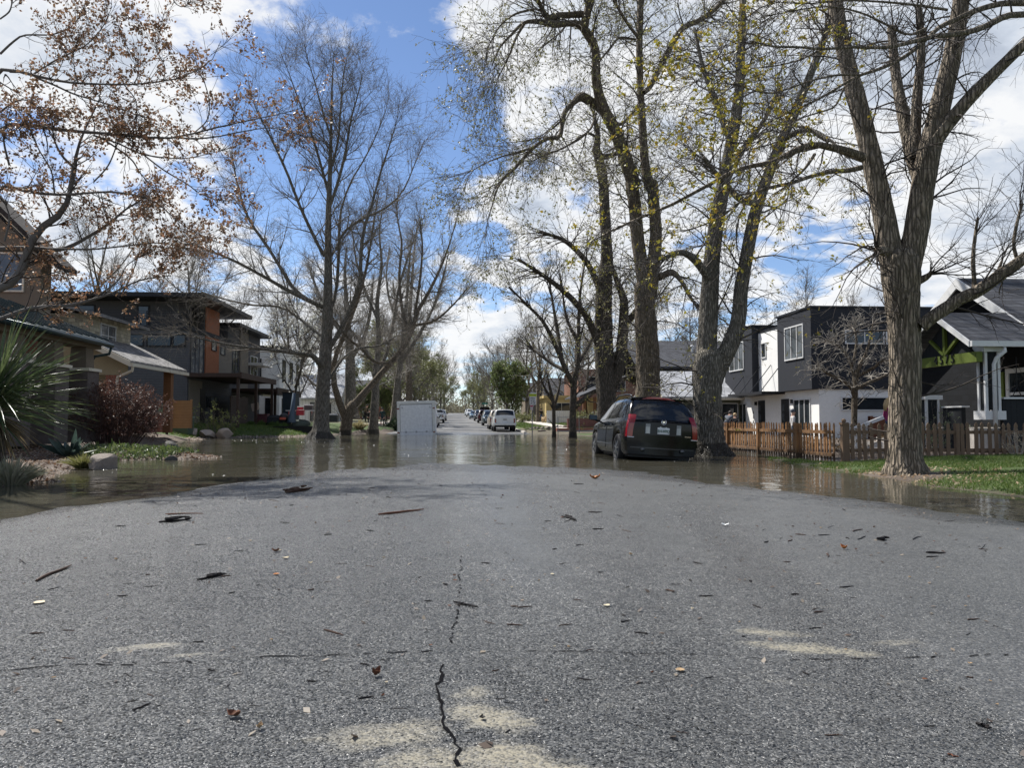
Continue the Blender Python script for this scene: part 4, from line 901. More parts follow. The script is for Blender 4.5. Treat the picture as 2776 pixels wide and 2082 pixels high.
em, km = tree('maple_tree', 'rusty leaved tree whose branches reach in from the left edge', mm, pm('bark_smooth', (.12, .11, .10), .8, .35, 6, .5, 30), TWIG_DARK, LV_M, 53, base=root, sides=14, bump=.03)
leafy(em, km, RUST, lambda px, py, m: np.clip((1000 - px) / 300, .0, 1) * (m[:, 1] > 0), .6, 7, .042, .10, np.random.default_rng(4))
# ------------------------------------------------------------------ houses
WHITE = pm('white_paint', (.72, .72, .70), .5, .06, 1.2)
TRIM = pm('trim_white', (.62, .62, .61), .45, .05, 2)
STUCCO = pm('stucco_white', (.78, .77, .74), .85, .07, .7, .04, 30)
CHARC = pm('stucco_charcoal', (.026, .028, .034), .7, .12, .8, .05, 30)
BLACK = pm('black_metal', (.015, .015, .017), .4, .2, 3)
GLASS = glass()
GLASS2 = glass('window_glass_pale', (.09, .10, .11), .05)
GREYSID = pm('siding_grey', (.085, .086, .092), .7, .1, .6, pattern='siding', psize=.16)
GREYPAN = pm('panel_grey', (.075, .075, .08), .7, .1, .6)
TAUPE = pm('panel_taupe', (.19, .17, .14), .75, .1, .8)
RUSTY = pm('corrugated_rust', (.30, .10, .04), .55, .2, 2, pattern='board', psize=.22)
TAN = pm('stucco_tan', (.165, .135, .10), .85, .08, .8, .2, 60)
TANSH = pm('shingle_tan', (.44, .40, .30), .8, .1, 1.5, pattern='shingle', psize=.17)
CREAM = pm('cream_trim', (.62, .57, .46), .6, .06, 2)
BRICK = pm('brick_red', (.27, .085, .05), .85, .2, 2, pattern='brick')
STONE = pm('stone_dark', (.12, .10, .09), .85, .5, 5, .6, 14)
GREENMET = pm('roof_green_metal', (.025, .040, .042), .35, .2, 1, metal=.4)
SHGREY = pm('roof_grey_shingle', (.20, .195, .19), .9, .15, 1.2, pattern='shingle', psize=.11)
SHDARK = pm('roof_dark_shingle', (.06, .062, .07), .85, .15, 1.2, pattern='shingle', psize=.12)
SHLIGHT = pm('roof_light_shingle', (.33, .34, .36), .9, .12, 1.2, pattern='shingle', psize=.15)
SHBLACK = pm('siding_black_shingle', (.008, .009, .011), .8, .2, 1.5, pattern='shingle', psize=.18)
BOARDDK = pm('board_charcoal', (.02, .022, .024), .75, .15, 1.5, pattern='board', psize=.16)
LIME = pm('lime_paint', (.115, .15, .03), .6, .08, 2)
WOODB = pm('wood_brown', (.20, .095, .045), .7, .25, 4, stretch=(1, 1, 8))
WOODP = pm('wood_pale', (.40, .23, .11), .7, .2, 3, stretch=(8, 8, 1))
WOODG = pm('wood_weathered', (.11, .085, .07), .8, .3, 2.5, pattern='siding', psize=.19)
DKBROWN = pm('beam_brown', (.055, .035, .028), .6, .2, 3)

def wwin(parent, axis, c, u0, u1, z0, z1, bars=(), hbars=(), frame=TRIM, fw=.06, out=-1, pane=GLASS, name='window', proud=.05):
    """window in the plane axis=c ('x' or 'y'); u is the other horizontal axis; out = side it faces"""
    b = MB()
    def bx(a0, a1, h0, h1, d0, d1):
        if axis == 'x': b.box(c + out * d0, a0, h0, c + out * d1, a1, h1)
        else: b.box(a0, c + out * d0, h0, a1, c + out * d1, h1)
    bx(u0 - fw, u1 + fw, z1, z1 + fw, -.02, proud); bx(u0 - fw, u1 + fw, z0 - fw, z0, -.02, proud + .012)
    bx(u0 - fw, u0, z0, z1, -.02, proud); bx(u1, u1 + fw, z0, z1, -.02, proud)
    for q in bars: bx(u0 + (u1 - u0) * q - fw * .4, u0 + (u1 - u0) * q + fw * .4, z0, z1, -.02, proud - .008)
    for q in hbars: bx(u0, u1, z0 + (z1 - z0) * q - fw * .3, z0 + (z1 - z0) * q + fw * .3, -.02, proud - .014)
    f = b.build(name, frame, parent)
    p = MB()
    if axis == 'x': p.box(c - out * .02, u0, z0, c + out * .012, u1, z1)
    else: p.box(u0, c - out * .02, z0, u1, c + out * .012, z1)
    p.build('pane', pane, f)
    return f
def pX(px, X): return X * FPX / (px - 1245)      # world Y of the plane-X point seen at photo column px
def zat(py, Y): return CAMZ + (1141 - py) / FPX * Y
def digits(txt, parent, mat, M, size): return text_obj(txt, 'house_number', size, mat, parent, M, .01, local=False)

# ============ 4575: dark craftsman bungalow on the right
h = thing('craftsman_house', 'dark shingled bungalow with lime green porch trim numbered 4575', 'house', (16, 22, .2))
XM = 15.4
b = MB()   # main body, gable towards the street
yr, ye0, ye1, ze, zr = 22.9, 19.6, 26.4, 3.15, 5.15
b.slab([(XM, ye0 + .2, .1), (XM, ye1 - .2, .1), (XM, ye1 - .2, ze - .02), (XM, yr, zr - .12), (XM, ye0 + .2, ze - .02)], (10, 0, 0))
b.build('wall', SHBLACK, h)
b = MB()   # roof slopes and overhangs
for ya, za, yb, zb in ((ye0 - .35, ze - .2, yr, zr), (ye1 + .35, ze - .2, yr, zr)):
    b.slab([(XM - .55, ya, za), (XM - .55, yb, zb), (XM + 10.4, yb, zb), (XM + 10.4, ya, za)], (0, 0, .09))
rf = b.build('roof', SHDARK, h)
b = MB()
for ya, za, yb, zb in ((ye0 - .36, ze - .26, yr, zr - .02), (ye1 + .36, ze - .26, yr, zr - .02)):
    b.slab([(XM - .6, ya, za - .16), (XM - .6, ya, za + .1), (XM - .6, yb, zb + .1), (XM - .6, yb, zb - .2)], (.05, 0, 0))
b.build('barge_board', TRIM, h)
b = MB(); b.box(XM - .04, 22.1, 3.35, XM + .02, 23.2, 4.0)
for i in range(7): b.box(XM - .07, 22.14, 3.40 + i * .085, XM - .041, 23.16, 3.44 + i * .085)
b.build('gable_vent', BLACK, h)
# porch
XP, yp0, yp1, ypk, zp, zpk = 12.75, 19.25, 22.5, 20.75, 2.92, 3.82
b = MB()
b.slab([(XP, yp0, zp), (XP, ypk, zpk), (XM + .3, ypk, zpk), (XM + .3, yp0, zp)], (0, 0, .07))
b.slab([(XP, yp1, zp - .1), (XP, ypk, zpk), (XM + .3, ypk, zpk), (XM + .3, yp1, zp - .1)], (0, 0, .07))
b.slab([(XM + .3, yp0, zp), (XM + .3, yp0 + .9, zp + .54), (XM + 8, yp0 + .9, zp + .54), (XM + 8, yp0, zp)], (0, 0, .07))
b.build('porch_roof', SHDARK, h)
b = MB()
b.slab([(XP - .04, yp0 - .03, zp - .10), (XP - .04, yp0 - .03, zp + .06), (XP - .04, ypk, zpk + .07), (XP - .04, ypk, zpk - .10)], (.035, 0, 0))
b.slab([(XP - .04, yp1 + .03, zp - .2), (XP - .04, yp1 + .03, zp - .04), (XP - .04, ypk, zpk + .07), (XP - .04, ypk, zpk - .10)], (.035, 0, 0))
b.build('barge_board', TRIM, h)
b = MB(); b.box(XP - .02, yp0 - .13, zp - .09, XM + 8, yp0 - .01, zp + .05)
b.build('gutter', TRIM, h)
b = MB(); b.slab([(13.1, yp0 + .25, 2.55), (13.1, yp1 - .2, 2.55), (13.1, ypk, zpk - .1)], (.08, 0, 0)); b.build('gable_wall', BOARDDK, h)
b = MB()
b.box(13.0, yp0 + .12, 2.46, 13.16, yp1, 2.72); b.build('beam', LIME, h)
b = MB(); b.bar((13.05, 20.75, 2.7), (13.05, 20.75, 3.55), .09, .08); b.bar((13.04, 20.75, 2.72), (13.04, 20.1, 3.18), .08, .07); b.bar((13.04, 20.75, 2.72), (13.04, 21.4, 3.18), .08, .07)
b.build('gable_brace', LIME, h)
for i, ch in enumerate('4575'):
    digits(ch, h, BLACK, Matrix(((0, 0, -1, 12.985), (-1, 0, 0, 21.08 - i * .25), (0, 1, 0, 2.60), (0, 0, 0, 1))), .33)
def porch_post(x, y, z0, z1):
    b = MB(); b.box(x + .04, y + .04, z0 + .25, x + .38, y + .30, z1 - .1); o = b.build('porch_post', BOARDDK, h)
    b = MB()
    for dx in (0, .34): 
        for dy in (0, .26): b.box(x + dx, y + dy, z0 + .2, x + dx + .07, y + dy + .07, z1)
    b.box(x - .06, y - .06, z0, x + .49, y + .41, z0 + .22); b.box(x - .05, y - .05, z1 - .18, x + .48, y + .4, z1)
    b.build('post_trim', TRIM, o)
porch_post(13.25, 19.42, 1.0, 2.9); 
b = MB(); b.tube([(13.62, 19.2, 2.82), (13.62, 19.17, 2.72), (13.48, 19.3, 2.55), (13.43, 19.33, 2.4), (13.43, 19.33, .3)], .05, 10); b.build('downspout', TRIM, h, smooth=True)
b = MB(); b.box(13.75, 19.5, .2, 25, 19.62, 1.52); b.box(13.1, 20.2, .2, 13.22, 21.0, 1.32); b.build('porch_wall', BOARDDK, h)
b = MB(); b.box(13.75, 19.44, 1.522, 25, 19.68, 1.57); b.box(13.05, 20.1, 1.322, 13.27, 21.0, 1.36); b.build('wall_cap', TRIM, h)
b = MB(); b.box(13.2, 19.7, .2, 15.4, 22.4, .78); b.build('porch_floor', CONC, h)
wwin(h, 'x', XM, 20.35, 21.5, 1.25, 2.3, hbars=(.45,), frame=TRIM, fw=.13)
for ya, yb in ((19.85, 20.15), (21.72, 22.05)):
    b = MB(); b.box(XM - .05, ya, 1.15, XM + .01, yb, 2.35); b.build('shutter', LIME, h)
wwin(h, 'y', 19.8, 16.0, 16.5, 1.2, 2.35, frame=TRIM, fw=.05)
b = MB(); b.box(12.75, 21.2, .2, 13.1, 21.55, 1.55); pi = b.build('stair_pier', BOARDDK, h)
b = MB(); b.box(12.68, 21.12, 1.55, 13.18, 21.63, 1.67); b.box(12.73, 21.18, .2, 12.79, 21.24, 1.55); b.box(13.06, 21.18, .2, 13.12, 21.24, 1.55); b.build('pier_cap', TRIM, pi)
b = MB()
for i in range(4): b.box(11.5 + i * .36, 21.7, .1, 13.2, 22.9, .22 + i * .14)
b.build('steps', CONC, h)
b = MB(); b.bar((10.9, 21.6, .75), (12.9, 21.6, 1.5), .09, .09); b.bar((10.95, 21.6, .1), (10.95, 21.6, .76), .09, .09); b.build('handrail', TRIM, h)
bl = MB(); bl.ball((12.93, 21.37, 1.86), .19, .19, .2, 14, 10, jit=.05)
o = bl.build('porch_globe', pm('rusty_ball', (.13, .06, .04), .8, .35, 9, .8, 30), smooth=True)
tag(o, 'brown woven ball resting on the white topped stair pier', 'ornament')
sw = MB()
for a, c in (((15.0, 19.75, 2.7), (15.0, 19.75, 1.9)), ((15.0, 19.75, 1.9), (14.8, 19.75, 1.45)), ((15.0, 19.75, 1.9), (15.2, 19.75, 1.45))): sw.tube([a, c], .012, 6)
tag(sw.build('porch_swing', BLACK), 'porch swing hanging in the shade of the dark bungalow', 'swing')

# ============ black and white duplex on the right
h = thing('duplex_house', 'modern black and white two storey duplex behind the picket fence', 'house', (20, 41, .1))
XB, XW = 16.5, 16.88
b = MB(); b.box(XW, 36.15, -.1, 27, 49.5, 5.9); b.build('wall', STUCCO, h)
def darkbox(y0, y1, z0, z1):
    b = MB(); b.box(XB, y0, z0, XB + 11 if y0 < 37 else XW + 1.5, y1, z1); return b.build('upper_box', CHARC, h, bevel=.01)
darkbox(36.05, 40.0, 2.46, 6.3); darkbox(43.6, 48.2, 2.46, 6.3)
b = MB(); b.box(XB - .05, 36.0, 6.3, XB + 11, 40.06, 6.4); b.box(XB - .05, 43.55, 6.3, XW + 1.6, 48.25, 6.4); b.box(XW - .03, 40.07, 5.9, XW + 3, 43.54, 6.0); b.build('parapet_cap', BLACK, h)
wwin(h, 'x', XB, 36.9, 38.95, 4.05, 5.6, bars=(.33, .66), pane=GLASS2); wwin(h, 'x', XB, 44.9, 47.2, 4.0, 5.55, bars=(.33, .66), pane=GLASS2)
wwin(h, 'x', XW, 40.3, 40.75, 4.7, 5.4); wwin(h, 'x', XW, 42.5, 43.05, 4.5, 5.25)
wwin(h, 'y', 36.05, 18.2, 20.0, 4.65, 5.2, bars=(.5,), pane=GLASS); wwin(h, 'y', 36.05, 20.2, 21.4, 4.65, 5.2, pane=GLASS)
wwin(h, 'y', 36.15, 18.0, 22.2, 1.5, 2.05, pane=GLASS)
wwin(h, 'x', XW, 37.1, 38.9, .25, 2.0, bars=(.33, .66)); wwin(h, 'x', XW, 45.6, 47.4, .2, 1.95, bars=(.33, .66))
for y0 in (39.55, 42.75):
    b = MB(); b.box(XW - .03, y0, 0, XW + .05, y0 + .95, 2.1); d = b.build('door', BLACK, h)
    b = MB()
    for k in range(3): b.box(XW - .045, y0 + .55, .5 + k * .5, XW - .03, y0 + .8, .85 + k * .5)
    b.build('door_light', GLASS2, d)
b = MB(); b.box(XW - 1.25, 40.02, 2.36, XW - .01, 45.2, 2.5); cp = b.build('canopy', BLACK, h)
for y in (40.3, 41.8, 43.4, 45.0):
    b = MB(); b.bar((XW - 1.2, y, 2.5), (XW - .02, y, 4.0), .035, .035); b.build('tie_rod', BLACK, cp)
b = MB(); b.box(XW - .12, 38.98, 1.85, XW - .01, 39.14, 2.05); b.build('wall_lamp', BLACK, h)
b = MB(); b.box(XW - .12, 43.9, 1.85, XW - .01, 44.05, 2.05); b.build('wall_lamp', BLACK, h)
for i, ch in enumerate('4567'):
    digits(ch, h, BLACK, Matrix(((0, 0, -1, XW - .012), (-1, 0, 0, 39.25), (0, 1, 0, 1.45 - i * .27), (0, 0, 0, 1))), .24)
for i, ch in enumerate('4563'):
    digits(ch, h, BLACK, Matrix(((0, 0, -1, XW - .012), (-1, 0, 0, 44.5), (0, 1, 0, 1.45 - i * .27), (0, 0, 0, 1))), .24)
b = MB(); b.box(19.6, 35.6, .0, 21.9, 35.72, 1.15)
for x in (19.6, 21.8): b.box(x, 35.5, 0, x + .12, 35.78, 1.2)
b.bar((19.7, 35.58, .1), (21.8, 35.58, 1.1), .1, .04)
tag(b.build('wooden_gate', pm('wood_redbrown', (.17, .07, .04), .75, .2, 3)), 'reddish brown wooden gate with a diagonal brace beside the duplex', 'gate')

# ============ dark roofed house and small pale roofed cottage between the trunks
h = thing('dark_house', 'tall charcoal house with a steep dark roof behind the pale roofed cottage', 'house', (19, 62, .3))
b = MB(); b.box(15.2, 58, 0, 25, 66, 5.0); b.build('wall', CHARC, h)
b = MB(); b.slab([(13.2, 57.4, 4.9), (13.2, 62, 7.3), (26, 62, 7.3), (26, 57.4, 4.9)], (0, 0, .14)); b.slab([(13.2, 66.6, 4.9), (13.2, 62, 7.3), (26, 62, 7.3), (26, 66.6, 4.9)], (0, 0, .14)); r_ = b.build('roof', SHDARK, h)
b = MB(); b.tube([(18.2, 60, 6.1), (18.2, 60, 6.75)], .09, 8); b.ball((18.2, 60, 6.8), .16, .16, .12, 8, 6); b.build('vent_pipe', TRIM, r_)
for x0, x1 in ((15.5, 17.2), (19.3, 21.0)): wwin(h, 'y', 58, x0, x1, 3.7, 4.45, bars=(.5,), fw=.1)
h = thing('cottage', 'low green walled cottage with a pale grey shingle roof behind the black car', 'house', (14.5, 49, .2))
OLV = pm('siding_olive', (.16, .17, .12), .8, .1, 1, pattern='siding', psize=.15)
b = MB(); b.slab([(12.7, 46.6, 0), (12.7, 53.4, 0), (12.7, 53.4, 2.4), (12.7, 50, 4.0), (12.7, 46.6, 2.4)], (7, 0, 0)); b.build('wall', OLV, h)
b = MB(); b.slab([(12.1, 46.0, 2.32), (12.1, 50, 4.1), (20.2, 50, 4.1), (20.2, 46.0, 2.32)], (0, 0, .1)); b.slab([(12.1, 54.0, 2.32), (12.1, 50, 4.1), (20.2, 50, 4.1), (20.2, 54.0, 2.32)], (0, 0, .1)); b.build('roof', SHLIGHT, h)
b = MB(); b.slab([(12.05, 45.95, 2.2), (12.05, 45.95, 2.42), (12.05, 50, 4.2), (12.05, 50, 4.0)], (.05, 0, 0)); b.box(12.1, 45.9, 2.22, 20.2, 46.0, 2.34); b.build('barge_board', CREAM, h)
b = MB(); b.box(13.6, 46.5, .1, 14.7, 46.6, 2.1); d = b.build('door', pm('door_olive', (.13, .14, .10), .6, .1, 2), h)
b = MB(); b.box(13.75, 46.47, .9, 14.55, 46.5, 1.95); b.build('door_light', GLASS2, d)
wwin(h, 'y', 46.6, 15.6, 16.9, .9, 2.0, frame=TRIM)
h = thing('narrow_white_house', 'sliver of white sided house with a small window left of the duplex', 'house', (20, 52, .1))
b = MB(); b.box(17.6, 49.9, -.1, 26, 56, 4.2); b.build('wall', pm('siding_white', (.62, .62, .6), .7, .06, 1, pattern='siding', psize=.2), h)
b = MB(); b.slab([(17.2, 49.55, 4.0), (17.2, 53, 5.2), (26.4, 53, 5.2), (26.4, 49.55, 4.0)], (0, 0, .1)); b.slab([(17.2, 56.5, 4.0), (17.2, 53, 5.2), (26.4, 53, 5.2), (26.4, 56.5, 4.0)], (0, 0, .1)); b.build('roof', SHDARK, h)
wwin(h, 'y', 49.9, 18.1, 18.9, 1.3, 2.4, frame=OLV, fw=.12); wwin(h, 'x', 17.6, 50.3, 51.0, 1.6, 2.6)

# ============ brick two storey and yellow porch house far right
h = thing('brick_house', 'brown brick two storey house with a yellow porch behind the speed sign', 'house', (17, 95, .6))
b = MB(); b.box(13.6, 88, .3, 24, 100, 6.9); b.build('wall', pm('brick_brown', (.20, .09, .06), .85, .2, 2, pattern='brick'), h)
b = MB(); b.slab([(13, 87.4, 6.8), (18.8, 87.4, 9.2), (18.8, 100.6, 9.2), (13, 100.6, 6.8)], (0, 0, .15)); b.slab([(24.6, 87.4, 6.8), (18.8, 87.4, 9.2), (18.8, 100.6, 9.2), (24.6, 100.6, 6.8)], (0, 0, .15)); b.build('roof', SHDARK, h)
YEL = pm('yellow_paint', (.50, .38, .17), .7, .1, 2)
b = MB(); b.box(10.0, 89, .4, 13.6, 98, 3.6); b.box(9.7, 88.8, 3.6, 13.6, 98.2, 3.9); b.build('porch', YEL, h)
wwin(h, 'y', 89, 10.7, 12.9, 1.4, 3.0, frame=CREAM, bars=(.5,)); wwin(h, 'x', 13.6, 90, 91.5, 4.5, 6.0, bars=(.5,)); wwin(h, 'y', 88, 14.6, 16, 4.4, 6.0); wwin(h, 'y', 88, 17.4, 19, 4.4, 6.0)
h = thing('yellow_house', 'yellow house with brown posts glimpsed through the twigs beside the black car', 'house', (14, 64, .4))
b = MB(); b.box(12.2, 66, .2, 20, 74, 3.1); b.build('wall', YEL, h)
b = MB(); b.slab([(10.2, 65.2, 3.0), (15.5, 65.2, 5.2), (15.5, 74.8, 5.2), (10.2, 74.8, 3.0)], (0, 0, .12)); b.slab([(20.6, 65.2, 3.0), (15.5, 65.2, 5.2), (15.5, 74.8, 5.2), (20.6, 74.8, 3.0)], (0, 0, .12)); b.build('roof', SHDARK, h)
for x in (10.5, 11.4): 
    b = MB(); b.box(x, 65.5, .2, x + .25, 65.75, 3.0); b.build('porch_post', WOODB, h)
wwin(h, 'y', 66, 13, 14.5, 1.1, 2.6, bars=(.5,)); wwin(h, 'x', 12.2, 67, 68.6, 1.0, 2.5)
# white panel fence and pale picket run near the brick house
b = MB()
for i in range(14): b.box(8.9 + i * .19, 78, .4, 9.07 + i * .19, 78.05, 2.0)
b.box(8.85, 78.055, .7, 11.6, 78.1, .8); b.box(8.85, 78.055, 1.6, 11.6, 78.1, 1.7)
tag(b.build('white_fence', WHITE), 'tall white board fence behind the person walking a dog', 'fence')
b = MB()
for i in range(20): b.box(10.9 + i * .22, 62.5, .3, 11.02 + i * .22, 62.54, 1.75)
b.box(10.85, 62.545, .6, 15.4, 62.6, .7); b.box(10.85, 62.545, 1.4, 15.4, 62.6, 1.5)
tag(b.build('pale_fence', pm('fence_pale', (.42, .40, .30), .8, .2, 3)), 'pale weathered board fence in front of the yellow house', 'fence')
# chain link rail with brick planters at the far right water edge
b = MB()
for x in (6.9, 8.4, 9.9, 11.4): b.tube([(x, 53.6, -.1), (x, 53.6, 1.25)], .03, 6)
b.tube([(6.9, 53.6, 1.22), (11.4, 53.6, 1.22)], .02, 6); b.tube([(6.9, 53.6, .25), (11.4, 53.6, .25)], .05, 6)
tag(b.build('wire_fence', pm('galvanised', (.25, .25, .26), .5, .2, 4, metal=.6)), 'low grey wire fence at the water edge left of the black car', 'fence')
b = MB(); b.box(7.2, 56.6, .0, 11.8, 56.9, .42); b.box(7.2, 56.9, .0, 7.5, 60, .42)
tag(b.build('brick_edging', BRICK), 'low red brick garden edging at the far water edge', 'garden wall')
b = MB(); b.box(8.3, 58.8, .3, 12.5, 59.1, 1.15)
tag(b.build('brick_wall', pm('brick_dark', (.15, .05, .04), .85, .2, 2, pattern='brick')), 'dark red brick wall behind the wire fence', 'wall')

# ============ left: tan house with green metal porch roof
h = thing('craftsman_house', 'tan craftsman house with a dark green metal porch roof behind the spiky yucca', 'house', (-15, 22, .3))
b = MB(); b.box(-24, 19.4, .3, -13.4, 25.2, 3.5); b.build('wall', BRICK, h)
b = MB(); b.slab([(-11.4, 18.6, 3.50), (-11.4, 24.6, 3.46), (-14.6, 24.6, 4.75), (-14.6, 18.6, 4.8)], (0, 0, .07))
for y in np.arange(18.7, 24.6, .42): b.bar((-11.4, y, 3.59), (-14.6, y, 4.88), .035, .05)
b.build('porch_roof', GREENMET, h)
b = MB(); b.tube([(-11.33, 18.6, 3.46), (-11.33, 24.65, 3.42)], .075, 8); b.tube([(-11.33, 24.6, 3.40), (-11.4, 24.6, 3.15), (-11.75, 24.4, 3.05), (-11.82, 24.35, 2.9), (-11.82, 24.35, .4)], .05, 8); b.build('gutter', GREENMET, h, smooth=True)
for y in (20.2, 22.1, 23.9):
    b = MB()
    vs = []
    for z, q in ((2.62, .26), (3.28, .23)): vs += [(-11.9 - q, y - q, z), (-11.9 + q, y - q, z), (-11.9 + q, y + q, z), (-11.9 - q, y + q, z)]
    b.add(vs, [(0,3,2,1),(4,5,6,7),(0,1,5,4),(1,2,6,5),(2,3,7,6),(3,0,4,7)]); po = b.build('porch_post', TAN, h)
    b = MB(); b.box(-12.28, y - .36, .3, -11.54, y + .36, 2.53); b.build('stone_pier', STONE, po)
    b = MB(); b.box(-12.33, y - .42, 2.53, -11.48, y + .42, 2.62); b.build('pier_cap', CREAM, po)
b = MB(); b.box(-12.2, 18.7, 3.28, -11.6, 24.5, 3.5); b.build('beam', TAN, h)
b = MB(); b.box(-13.4, 19.3, 2.85, -13.3, 25.1, 3.05); b.build('lintel', CREAM, h)
wwin(h, 'x', -13.4, 20.0, 21.0, 1.1, 2.6, out=1, frame=CREAM)
b = MB(); b.box(-21.4, 26.9, 3.4, -14.9, 27.6, 6.8); b.slab([(-14.9, 26.9, 6.8), (-21.4, 26.9, 6.8), (-18.15, 26.9, 9.9)], (0, .7, 0)); b.build('upper_wall', TAN, h)
b = MB()
for xa, za, xb, zb in ((-14.1, 6.3, -18.15, 10.3), (-22.2, 6.3, -18.15, 10.3)):
    b.slab([(xa, 26.5, za), (xb, 26.5, zb), (xb, 27.8, zb), (xa, 27.8, za)], (0, 0, .22))
b.build('roof', pm('roof_brown', (.045, .038, .034), .8, .2, 2, pattern='shingle', psize=.14), h)
wwin(h, 'y', 26.9, -16.4, -15.5, 5.6, 6.9, frame=CREAM, pane=GLASS2)

# ============ left: tan bungalow with dormer
h = thing('bungalow', 'tan bungalow with a shingled dormer and pale eaves behind the red shrub', 'house', (-18, 35.5, .6))
b = MB(); b.box(-26, 33.0, .4, -17.0, 38.4, 3.5); b.slab([(-14.3, 32.9, 2.95), (-26, 32.9, 2.95), (-26, 32.9, 4.3), (-21, 32.9, 6.6), (-14.3, 32.9, 3.5)], (0, .09, 0)); b.build('wall', pm('stucco_ochre', (.34, .29, .19), .85, .08, 1), h)
b = MB(); b.slab([(-13.9, 32.3, 3.4), (-13.9, 38.8, 3.4), (-21, 38.8, 6.9), (-21, 32.3, 6.9)], (0, 0, .14)); b.slab([(-28, 32.3, 3.4), (-28, 38.8, 3.4), (-21, 38.8, 6.9), (-21, 32.3, 6.9)], (0, 0, .14)); b.build('roof', SHGREY, h)
b = MB(); b.box(-13.92, 32.25, 3.28, -13.8, 38.85, 3.42); b.slab([(-13.9, 32.27, 3.26), (-13.9, 32.27, 3.5), (-21, 32.27, 7.0), (-21, 32.27, 6.76)], (0, -.05, 0)); b.tube([(-13.85, 32.4, 3.3), (-13.9, 32.45, 3.1), (-14.6, 32.7, 2.85), (-14.65, 32.75, 2.7), (-14.65, 32.75, .5)], .06, 8); b.build('gutter', CREAM, h)
b = MB(); b.box(-15.2, 32.9, .4, -14.75, 33.35, 2.94); b.box(-14.9, 33.36, .4, -14.7, 38.4, 1.3); b.build('porch_pier', BRICK, h)
wwin(h, 'y', 33.0, -19.4, -17.2, 1.3, 2.75, bars=(.35, .7), frame=CREAM)
b = MB(); b.box(-20.5, 34.0, 4.2, -16.4, 38.0, 5.75); dm = b.build('dormer', TANSH, h)
b = MB(); b.slab([(-15.7, 33.4, 5.55), (-15.7, 38.6, 5.55), (-20.8, 38.6, 6.75), (-20.8, 33.4, 6.75)], (0, 0, .13)); b.build('dormer_roof', SHGREY, dm)
f = wwin(h, 'x', -16.4, 34.9, 36.3, 4.45, 5.4, bars=(.5,), hbars=(.5,), out=1, frame=TRIM, pane=GLASS2)
b = MB(); b.box(-14.4, 37.1, .4, -14.05, 37.45, 3.4); b.build('porch_post', WOODB, h)
b = MB(); b.box(-20.0, 33.4, 6.55, -19.5, 33.9, 6.95); b.build('roof_vent', BLACK, h)
b = MB(); b.box(-14.5, 40.0, .6, -13.5, 40.06, 2.0)
for x in (-14.5, -13.58): b.box(x, 39.97, .6, x + .08, 40.09, 2.05)
tag(b.build('wood_screen', pm('wood_slats', (.40, .23, .11), .7, .2, 3, pattern='siding', psize=.14)), 'short screen of horizontal pale wood boards beside the tan bungalow', 'screen')

# ============ left: grey modern three storey townhouses
h = thing('townhouse', 'dark grey three storey modern townhouse with an orange corrugated panel', 'house', (-22, 53, .8))
XF = -17.2
b = MB(); b.box(-30, 48.4, .3, XF, 57.6, 6.9); b.build('wall', GREYSID, h)
b = MB(); b.box(-30, 49.6, 6.9, XF - 1.1, 57.6, 8.75); b.build('upper_storey', GREYPAN, h)
b = MB(); b.box(-30, 47.6, 8.75, -15.9, 58.2, 9.02); b.build('roof', BLACK, h)
b = MB(); b.box(-30, 48.3, 6.75, XF + .12, 57.6, 7.02); b.build('floor_band', CHARC, h)
b = MB()
for x in np.arange(-24, XF + .1, 1.4): b.box(x, 48.36, 7.0, x + .05, 48.41, 7.95)
for z in (7.2, 7.4, 7.6, 7.8, 7.93): b.box(-24, 48.37, z, XF, 48.40, z + .025)
b.build('railing', BLACK, h)
wwin(h, 'y', 49.6, -24.6, -23.6, 7.75, 8.4, frame=BLACK, pane=GLASS2, fw=.09); wwin(h, 'y', 49.6, -20.8, -20.2, 7.1, 8.4, frame=BLACK, pane=GLASS2, fw=.09)
for x0, x1 in ((-20.9, -20.0), (-19.7, -18.3), (-18.1, -17.4)): wwin(h, 'y', 48.4, x0, x1, 5.75, 6.4, frame=BLACK, pane=GLASS, fw=.08)
wwin(h, 'x', XF, 48.9, 51.2, 4.1, 6.6, bars=(.33, .66), out=1, frame=GREYPAN, pane=GLASS2, fw=.08)
b = MB(); b.box(XF, 51.5, 3.9, XF + .07, 54.3, 8.7); pn = b.build('corrugated_panel', RUSTY, h)
wwin(h, 'x', XF + .07, 52.7, 53.6, 5.9, 6.5, out=1, frame=BLACK, pane=GLASS2, fw=.06)
b = MB(); b.box(XF, 54.35, 3.9, XF + .06, 57.3, 6.8); b.build('taupe_panel', TAUPE, h)
wwin(h, 'x', XF + .06, 54.7, 55.6, 5.8, 6.4, out=1, frame=GREYPAN, pane=GLASS2)
b = MB(); b.box(XF, 48.6, .6, XF + .06, 51.0, 3.6); b.build('taupe_panel', TAUPE, h)
b = MB(); b.box(XF + .02, 50.6, .7, XF + .09, 51.6, 3.1); b.build('door', BLACK, h)
wwin(h, 'x', XF, 52.0, 54.4, 1.9, 2.6, bars=(.33, .66), out=1, frame=BLACK, pane=GLASS2)
b = MB(); b.box(XF - .1, 48.2, 3.75, -13.9, 57.2, 4.0); b.box(-13.9, 48.2, 3.68, -13.78, 57.2, 4.05); cn = b.build('porch_canopy', DKBROWN, h)
for y in (48.4, 52.6, 57.0):
    b = MB(); b.box(-14.15, y, .3, -13.98, y + .17, 3.75); b.build('canopy_post', DKBROWN, h)
b = MB(); b.box(-15.9, 52.9, .7, -15.8, 57.0, 2.7); b.build('slat_screen', WOODG, h)
h = thing('townhouse', 'charcoal townhouse with a flat dark roof and brown porch beam, next beyond the orange panel', 'house', (-21, 63, .8))
